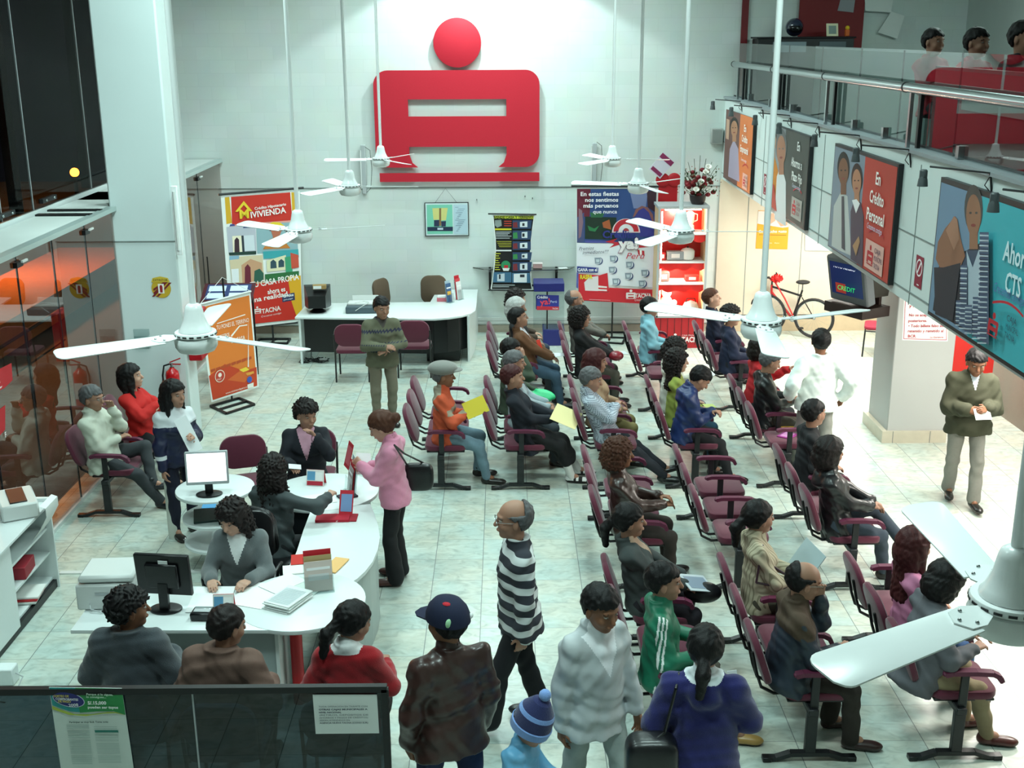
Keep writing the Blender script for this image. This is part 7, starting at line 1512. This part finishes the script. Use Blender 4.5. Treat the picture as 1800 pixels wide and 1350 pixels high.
P['longcurl'] = seat('c3', 'C', 1, 'girl with long wavy brown hair and a lime top', sex='f', top='95a048', bot='2b4f66', hair=('curl_long', 'dark'), lean=-.08, skin='c')
P['whitetop'] = seat('c3', 'C', 2, 'woman with dark curls, white top and pale jeans reading a paper', sex='f', top='dcdcd0', bot='6d828c', botk='denim', hair=('curl_bob', 'dark'), lean=-.05, pitch=20, hl=(.3, .03, .86), hr=(.28, -.1, .84))
P['lightblue'] = seat('c3', 'D', 1, 'man in a light blue shirt with black hair before the red cabinet', top='86bccc', bot='46535f', hair=('short', 'black'), lean=-.05, collar='86bccc')
P['greyshirt'] = seat('c4', 'A', 0, 'person in a grey shirt and khaki trousers leaning forward under the nearest fan', top='5d5e64', bot='8b7d60', hair=('bob', 'black'), lean=.16, dx=-.12, hl=(.38, .06, .78), hr=(.33, -.12, .76), w=1.12, belly=.03, shoes='4c1a16', fr_=(.50, -.1, .085), fl=(.42, .12, .085), pitch=25, yaw=25, hem=.03)
P['pinkshirt'] = seat('c4', 'A', 1, 'woman in a pink shirt with long straight brown hair', sex='f', top='c27a9c', bot='3b5a86', botk='denim', hair=('longxl', 'auburn'), lean=-.06, yaw=18)
P['leather'] = seat('c4', 'B', 0, 'woman in a black leather jacket and hood with dark bobbed hair', sex='f', top='17181b', topk='leather', bot='39434f', botk='denim', hair=('bob', 'dark'), lean=-.22, hood=True, collar='141416', hl=(.33, .0, .74), hr=(.30, -.06, .72), yaw=14, fr_=(.46, -.05, .085), fl=(.62, -.02, .36), w=1.08, hem=.06)
P['blackshirt'] = seat('c4', 'B', 2, 'man in a black shirt with short black hair, seen from behind', top='101216', bot='1a1c20', hair=('short', 'black'), lean=.04, yaw=20, w=1.05)
P['blackleather'] = seat('c4', 'C', 1, 'man in a black leather jacket under the fan near the bicycle', top='16181a', topk='leather', bot='57524a', hair=('short', 'grey'), lean=-.05, pitch=18, w=1.08, hl=(.3, .02, .78), hr=(.30, -.08, .76))
P['redjacket'] = seat('c4', 'C', 2, 'person in a bright red jacket mostly hidden by a fan blade', sex='f', top='a8141c', bot='2c2c30', hair=('bob', 'dark'), lean=.05, hl=(.40, .05, .95))
P['navy1'] = seat('c4', 'D', 0, 'woman in a dark navy coat with short curly hair behind the fan', sex='f', top='131d38', bot='10131c', hair=('curl', 'dark'), lean=-.05, w=1.1, yaw=-5)
P['navy2'] = seat('c4', 'D', 2, 'woman in navy with short brown hair looking up beside the red cabinet', sex='f', top='111830', bot='10131c', hair=('short', 'brown'), lean=-.12, pitch=-14, yaw=-15, skin='c')
P['beige'] = person('grey-haired man in a beige jacket and glasses, hand at his mouth', (-4.20, 11.50, 0), -4, pose='sit', top='c6cabc', bot='33373b', hair=('short', 'grey'), glasses=True, lean=-.16, hl=(.14, .02, 1.10), hr=(.18, .0, .78), pitch=4, yaw=-8, belly=.03, w=1.06, hem=.03, fr_=(.55, .02, .085), fl=(.50, .0, .30), shoes='14161c', collar='c6cabc')
P['redsweater'] = person('woman in a red sweater with long black hair and folded arms', (-4.02, 12.25, 0), -12, pose='sit', sex='f', top='bf1a16', bot='121318', hair=('long', 'black'), lean=-.14, yaw=15, pitch=-8, skin='c', **X_ARMS)
# ------------------------------------------------------------------ at the reception desk
P['cardigan'] = person('receptionist in a grey cardigan with long curly dark hair, head bowed', (-2.10, 8.50, 0), -90, pose='sit', sex='f', top='5f6668', topk='knit', bot='2a2c30', hair=('curl_longxl', 'dark'), skin='c', lean=.06, vneck=(.24, .38, 'e8ecec'), hl=(.36, .13, .79), hr=(.36, -.16, .79), pitch=22, yaw=-22)
P['reach'] = person('clerk with very long curly dark hair reaching her arm to the right', (-2.02, 9.30, 0), 62, pose='sit', sex='f', top='3c4446', bot='1c1e22', hair=('curl_longxl', 'dark'), skin='c', lean=.10, hr=(.40, -.32, .93), sleeve=.92, hl=(.32, .12, .80), er=(-.2, -1, -.3), yaw=10, w=1.05)
P['lanyard'] = person('clerk in a navy cardigan and lanyard with short dark hair, hand raised', (-1.98, 10.95, 0), -82, pose='sit', sex='f', top='12151f', bot='1a1c22', hair=('curl', 'dark'), lean=.02, vneck=(.30, .30, 'c493a6'), hl=(.26, .10, 1.05), hr=(.36, -.14, .80), yaw=28, pitch=8, w=1.06)
P['shawl'] = person('woman in a dark grey knitted shawl with short curly black hair, from behind', (-2.47, 6.84, 0), 88, pose='sit', sex='f', top='3b4248', topk='knit', bot='22242a', hair=('curl', 'black'), skin='b', puff=.042, w=1.10, hem=.05, yaw=-62, lean=.02, hl=(.22, .16, .80), hr=(.24, -.18, .78))
P['brownshawl'] = person('woman in a dusty brown shawl with short dark hair, from behind', (-1.80, 6.56, 0), 84, pose='sit', sex='f', top='6c5248', bot='26221f', hair=('short', 'dark'), puff=.045, w=1.10, yaw=-40, lean=.08, pitch=10, hl=(.22, .14, .76), hr=(.2, -.22, .74), skin='a')
P['redwoman'] = person('woman in a deep red sweater and white collar with a curly ponytail', (-1.02, 6.62, 0), 88, pose='sit', sex='f', top='a80f1c', topk='knit', bot='1c1014', hair=('pony', 'black'), collar='f0f0f0', zone=lambda X, Y, Z, c: (Z > .465) & (X*X+Y*Y < .0105), zmat=cloth('eef0f0'), yaw=-48, lean=.05, pitch=14, w=1.02, hl=(.2, .14, .76), hr=(.30, -.2, .78))
# ------------------------------------------------------------------ standing people
P['sweater'] = person('man in a patterned grey green sweater standing with folded arms', (-1.55, 14.2, 0), -72, H=1.63, topm=pattern('patterned_sweater', 'band', '62624f', '2e3046'), bot='7b7464', hair=('short', 'black'), topk='knit', hl=(.20, .03, 1.04), hr=(.235, -.02, 1.08), el=(-.2, 1, -.5), er=(-.2, -1, -.5), pitch=8, w=1.05, puff=.02, yaw=10, vneck=(.10, .6, '4a4440'), shoes='17120f')
P['pink'] = person('woman in a pink roll-neck sweater reading a red leaflet at the desk', (-.99, 9.72, 0), 172, H=1.60, sex='f', top='d88aa6', topk='knit', bot='0f1014', hair=('bun', 'brown'), hl=(.30, .02, 1.12), hr=(.26, -.12, 1.06), pitch=28, skin='c', collar='d88aa6', flare=.03, shoes='4c1f18', w=1.03, lean=.04)
P['track'] = person('woman in a navy and white track jacket holding white papers', (-3.22, 10.80, 0), -42, H=1.55, sex='f', top='12193a', topk='nylon', bot='10142a', hair=('longxl', 'black'), zone=lambda X, Y, Z, c: (Z > .33) | ((Z > .02) & (Z < .06) & (np.abs(Y) > .17)), zmat=cloth('d4d8dc', 'nylon'), hl=(.24, .04, 1.08), hr=(.08, -.22, .76), yaw=12, collar='b01830', w=1.04, skin='a')
_p = PZ(893, 1272)
P['stripe'] = person('balding man in a black and white hooped sweater walking left', (_p.x+.09, _p.y, 0), 188, H=1.70, topm=pattern('hooped_sweater', 'hoops', '34363f', 'd4d8d8'), bot='121318', hair=('balding', 'grey'), hl=(.02, .22, .80), hr=(.06, -.23, .78), fl=(.24, .10, .085), fr_=(-.16, -.10, .10), lean=.04, w=1.08, hem=.05, glasses=True, puff=.02, shoes='26282c', flare=.02)
P['capman'] = person('man in a brown leather jacket and navy baseball cap, seen from behind', (-.33, 5.95, 0), 118, H=1.68, top='3d2723', topk='leather', bot='1b2c50', botk='denim', hair=('short', 'black'), hat='cap', skin='b', hl=(.06, .24, .84), hr=(.08, -.24, .84), fl=(.2, .1, .085), fr_=(-.15, -.1, .09), yaw=15, w=1.12, collar='3d2723', hem=.03)
P['white'] = person('man in a pale grey jacket and trousers walking past the benches', (.52, 6.22, 0), -55, H=1.66, top='b9bfc2', topk='nylon', bot='a4aeac', hair=('short', 'black'), vneck=(.26, .5, 'e8eaee'), skin='b', hl=(.12, .25, .78), hr=(-.02, -.24, .74), fl=(.22, .1, .085), fr_=(-.18, -.1, .10), w=1.06, hem=.06, pitch=12, flare=.02, collar='c6ccce')
P['kid'] = person('small child in a light blue coat and striped blue pompom hat', (.07, 5.86, 0), -22, H=1.04, kid=True, top='6fb2dc', topk='nylon', bot='3a4c78', hair=('short', 'dark'), hat='beanie', hl=(.16, .12, .62), hr=(.18, -.10, .60), collar='d8e2ea', w=1.18, puff=.02, pitch=22, skin='a')
P['hoodie'] = person('woman in a navy blue hooded sweater with a black shoulder bag', (1.10, 5.80, 0), 82, H=1.58, sex='f', top='1a1c60', topk='knit', bot='3a3428', hair=('pony', 'black'), collar='e8eef2', hood=True, zone=lambda X, Y, Z, c: (Z > .455) & (X*X+Y*Y < .0121), zmat=cloth('e8eef2'), w=1.2, puff=.026, hl=(.10, .20, .84), hr=(.28, -.20, 1.05), hem=.06, yaw=-5)
P['shirtman'] = person('man in a loose white shirt walking away, seen from behind near the pillar', (3.42, 12.25, 0), 96, H=1.66, top='dfe8e4', bot='8b8b84', hair=('short', 'black'), skin='b', puff=.03, w=1.12, hl=(.05, .30, .95), hr=(.0, -.30, .92), fl=(.24, .1, .085), fr_=(-.16, -.1, .1), yaw=-15)
P['oliveman'] = person('man in an olive jacket and grey trousers walking forward by the pillar', (4.80, 11.50, 0), -98, H=1.66, top='3b3d2b', bot='85847c', hair=('short', 'black'), skin='b', hl=(.26, .10, 1.12), hr=(.26, -.08, 1.10), puff=.035, w=1.08, fl=(.20, .09, .085), fr_=(-.14, -.09, .11), pitch=18, vneck=(.14, .3, 'b9c4cc'), collar='33351f', flare=.015, hem=.02)
for lab, x, y, kw in (('person with black hair at the upper office desk, head just over the glass', 4.52, 12.6, dict(top='8c1424')), ('person in a red jacket with dark hair seated in the upper office', 4.45, 11.25, dict(top='b0162c', sex='f')), ('person with dark hair at the far right of the upper office', 4.48, 10.3, dict(top='14161c', H=1.75))):
    person(lab, (x, y, 3.463), -60, pose='sit', bot='1c1c20', hair=('short', 'black'), **kw)
# ------------------------------------------------------------------ things held, worn or put down
def flat(name, lab, cat, p, w, h, c, rot=(0, 0, 0), th=.004, extra=None):
    b = MB(); b.box((0, 0, 0), (w, h, th), c if not isinstance(c, str) else flatmat(c, .8), .001)
    if extra: b.box((0, 0, th*.7), (w*.8, h*.7, th*.2), flatmat(extra))
    o = b.build(name, loc=p, rot=rot); return tag(o, lab, cat)
H_ = lambda k, q: P[k]['hand'][q]; V3 = Vector
flat('folder', 'yellow folder held by the man in the flat cap', 'folder', H_('cap', -1)+V3((.08, -.03, .06)), .25, .19, 'd8c43a', (1.05, -.35, .2), .012)
flat('envelope', 'pale yellow envelope held by the woman in the navy coat', 'envelope', H_('env', -1)+V3((.17, -.04, .04)), .30, .24, 'efe0a4', (.55, .35, -.25))
flat('paper', 'folded white paper held by the man in the suede jacket', 'paper', H_('suede', -1)+V3((.10, .02, .03)), .16, .10, 'd8dce0', (.2, .1, .4))
flat('leaflet', 'red and white leaflet tucked in the suede jacket', 'leaflet', P['suede']['W']((.17, -.06, .86)), .08, .14, 'c83420', (1.2, 0, .9))
b = MB()
f_ = Field((-.2, -.2, -.1), (.22, .2, .14), .01); f_.ell((0, 0, 0), (.15, .13, .055), k=.03); f_.ell((.10, -.06, -.02), (.09, .07, .05), k=.03); f_.ripple(.012, 60, 2)
o = fmesh('bag', f_, [cloth('3ed08a', 'nylon')], None); o.location = P['olive']['W']((.33, -.12, .70)); tag(o, 'bright green plastic bag on the lap of the man in olive', 'bag')
f_ = Field((-.15, -.15, -.1), (.16, .16, .14), .01); f_.ell((0, 0, 0), (.10, .09, .065), k=.03); o = fmesh('bag', f_, [cloth('7c1424', 'leather')], None); o.location = P['blackcoat']['W']((.40, -.12, .72)); tag(o, 'dark red handbag on the lap of the woman in black', 'bag')
flat('paper', 'white paper on the knees of the woman in the black coat', 'paper', P['blackcoat']['W']((.46, -.02, .735)), .20, .15, 'd4dadc', (0, .1, .3))
flat('newspaper', 'folded newspaper on the lap of the woman with the ponytail', 'newspaper', P['ponywoman']['W']((.42, -.06, .70)), .26, .20, 'c4cad0', (.3, .3, .5), .008, '8a96a8')
f_ = Field((-.2, -.15, -.12), (.22, .16, .14), .01); f_.ell((0, 0, 0), (.15, .10, .08), k=.03); o = fmesh('handbag', f_, [cloth('0f1014', 'leather')], None); o.location = P['ponywoman']['W']((.47, -.04, .61)); tag(o, 'black handbag on the knees of the woman with the ponytail', 'handbag')
flat('paper', 'white paper held by the curly-haired woman in the white top', 'paper', P['whitetop']['W']((.36, -.06, .90)), .24, .20, 'eef0ee', (.3, -.5, .3))
flat('leaflet', 'small lime and white leaflet on the lap of the long-haired girl', 'leaflet', P['longcurl']['W']((.36, -.05, .70)), .14, .10, 'c4d080', (.1, .1, .3))
flat('folder', 'grey plastic folder held by the woman in the cream jacket', 'folder', P['cream']['W']((.36, -.03, .88)), .24, .30, '9fb0b4', (.2, -1.0, .1), .008)
flat('booklet', 'purple and pink booklet on the empty seat beside the walking man', 'booklet', (BX['c4']+.06, BY['C']+.30, .497), .20, .16, 'a03a88', (0, 0, .9), .012, 'd08ac0')
flat('folder', 'orange yellow folder on the seat beside the man in black leather', 'folder', (BX['c4']+.14, BY['C']+.52, .497), .24, .18, 'e0a83a', (0, 0, .2), .01)
flat('leaflet', 'red leaflet held up by the woman in pink', 'leaflet', H_('pink', 1)+V3((-.10, -.02, .10)), .12, .24, 'c42030', (1.35, .1, -1.1), .003, 'd8606c')
flat('paper', 'white sheet held low by the woman in pink', 'paper', H_('pink', -1)+V3((-.06, .06, .0)), .14, .20, 'e8ecec', (1.0, .2, .4))
flat('paper', 'long white papers held by the woman in the track jacket', 'paper', P['track']['W']((.27, -.03, 1.12)), .13, .36, 'e8ecee', (1.25, -.30, .55), .006)
flat('paper', 'small card held by the clerk in the navy cardigan', 'card', H_('lanyard', -1)+V3((.05, -.09, .03)), .12, .06, 'e4e8ec', (.5, .2, .3))
t = flat('brochure', 'red and blue brochure held out by the clerk with long curls', 'brochure', H_('reach', -1)+V3((.15, .0, -.07)), .12, .22, 'c02838', (1.3, .15, .25), .006, '7a9ac8')
flat('paper', 'white paper in the hands of the man walking by the pillar', 'paper', (P['oliveman']['hand'][1]+P['oliveman']['hand'][-1])/2+V3((.02, -.09, -.02)), .17, .12, 'dfe4e4', (.9, 0, .1))
flat('paper', 'small white paper held by the woman in the navy hooded sweater', 'paper', H_('hoodie', -1)+V3((0, .1, .05)), .06, .10, 'e8ecec', (1.2, 0, .2))
def shoulder_bag(lab, body, sz, c, strap, sling):
    t = thing('shoulder_bag', lab, 'bag', body)
    f_ = Field(-V3(sz)*.8, V3(sz)*.8, .009); f_.put(lambda x, y, z: np.sqrt((x/(sz[0]*.5))**4+(y/(sz[1]*.5))**4+((z)/(sz[2]*.5))**4)**.5*.08-.08+0*x, -V3(sz), V3(sz), .01)
    fmesh('bag_body', f_, [cloth(c, 'leather')], t)
    b = MB(); pts = [V3(p)-V3(body) for p in strap]; 
    for p, q in zip(pts, pts[1:]): b.tube([p, q], .009, cloth(c, 'leather'), 6)
    b.build('strap', t)
q = P['pink']; a = q['shl'][1]+V3((.0, .0, .05)); bd = PY(735, 838, 9.85)
shoulder_bag('black handbag hanging from the shoulder of the woman in pink', bd, (.28, .10, .26), '0c0c10', [bd+V3((-.09, 0, .10)), a+V3((.13, -.02, -.1)), a+V3((.05, -.04, .05)), a+V3((.12, .10, -.08)), bd+V3((.05, .03, .12))], 0)
q = P['hoodie']; bd = V3((.80, 5.66, .88)); a = q['shl'][1]
shoulder_bag('big black shoulder bag at the left side of the woman in the navy hood', bd, (.30, .20, .32), '101114', [bd+V3((-.02, -.06, .14)), a+V3((-.06, -.13, -.22)), a+V3((.0, -.09, .03)), a+V3((.03, .0, .075)), a+V3((.02, .12, -.02)), bd+V3((.0, .12, .14))], 0)
q = P['cream']; a = q['shl'][-1]; bd = q['W']((.30, -.20, .62))
shoulder_bag('dark bag with its strap over the shoulder of the woman in cream', bd, (.20, .07, .18), '3a2430', [bd+V3((-.05, 0, .08)), a+V3((-.02, -.085, -.20)), a+V3((.01, -.06, .03)), a+V3((.03, .0, .07)), a+V3((.12, -.02, -.10)), bd+V3((.05, .0, .08))], 0)
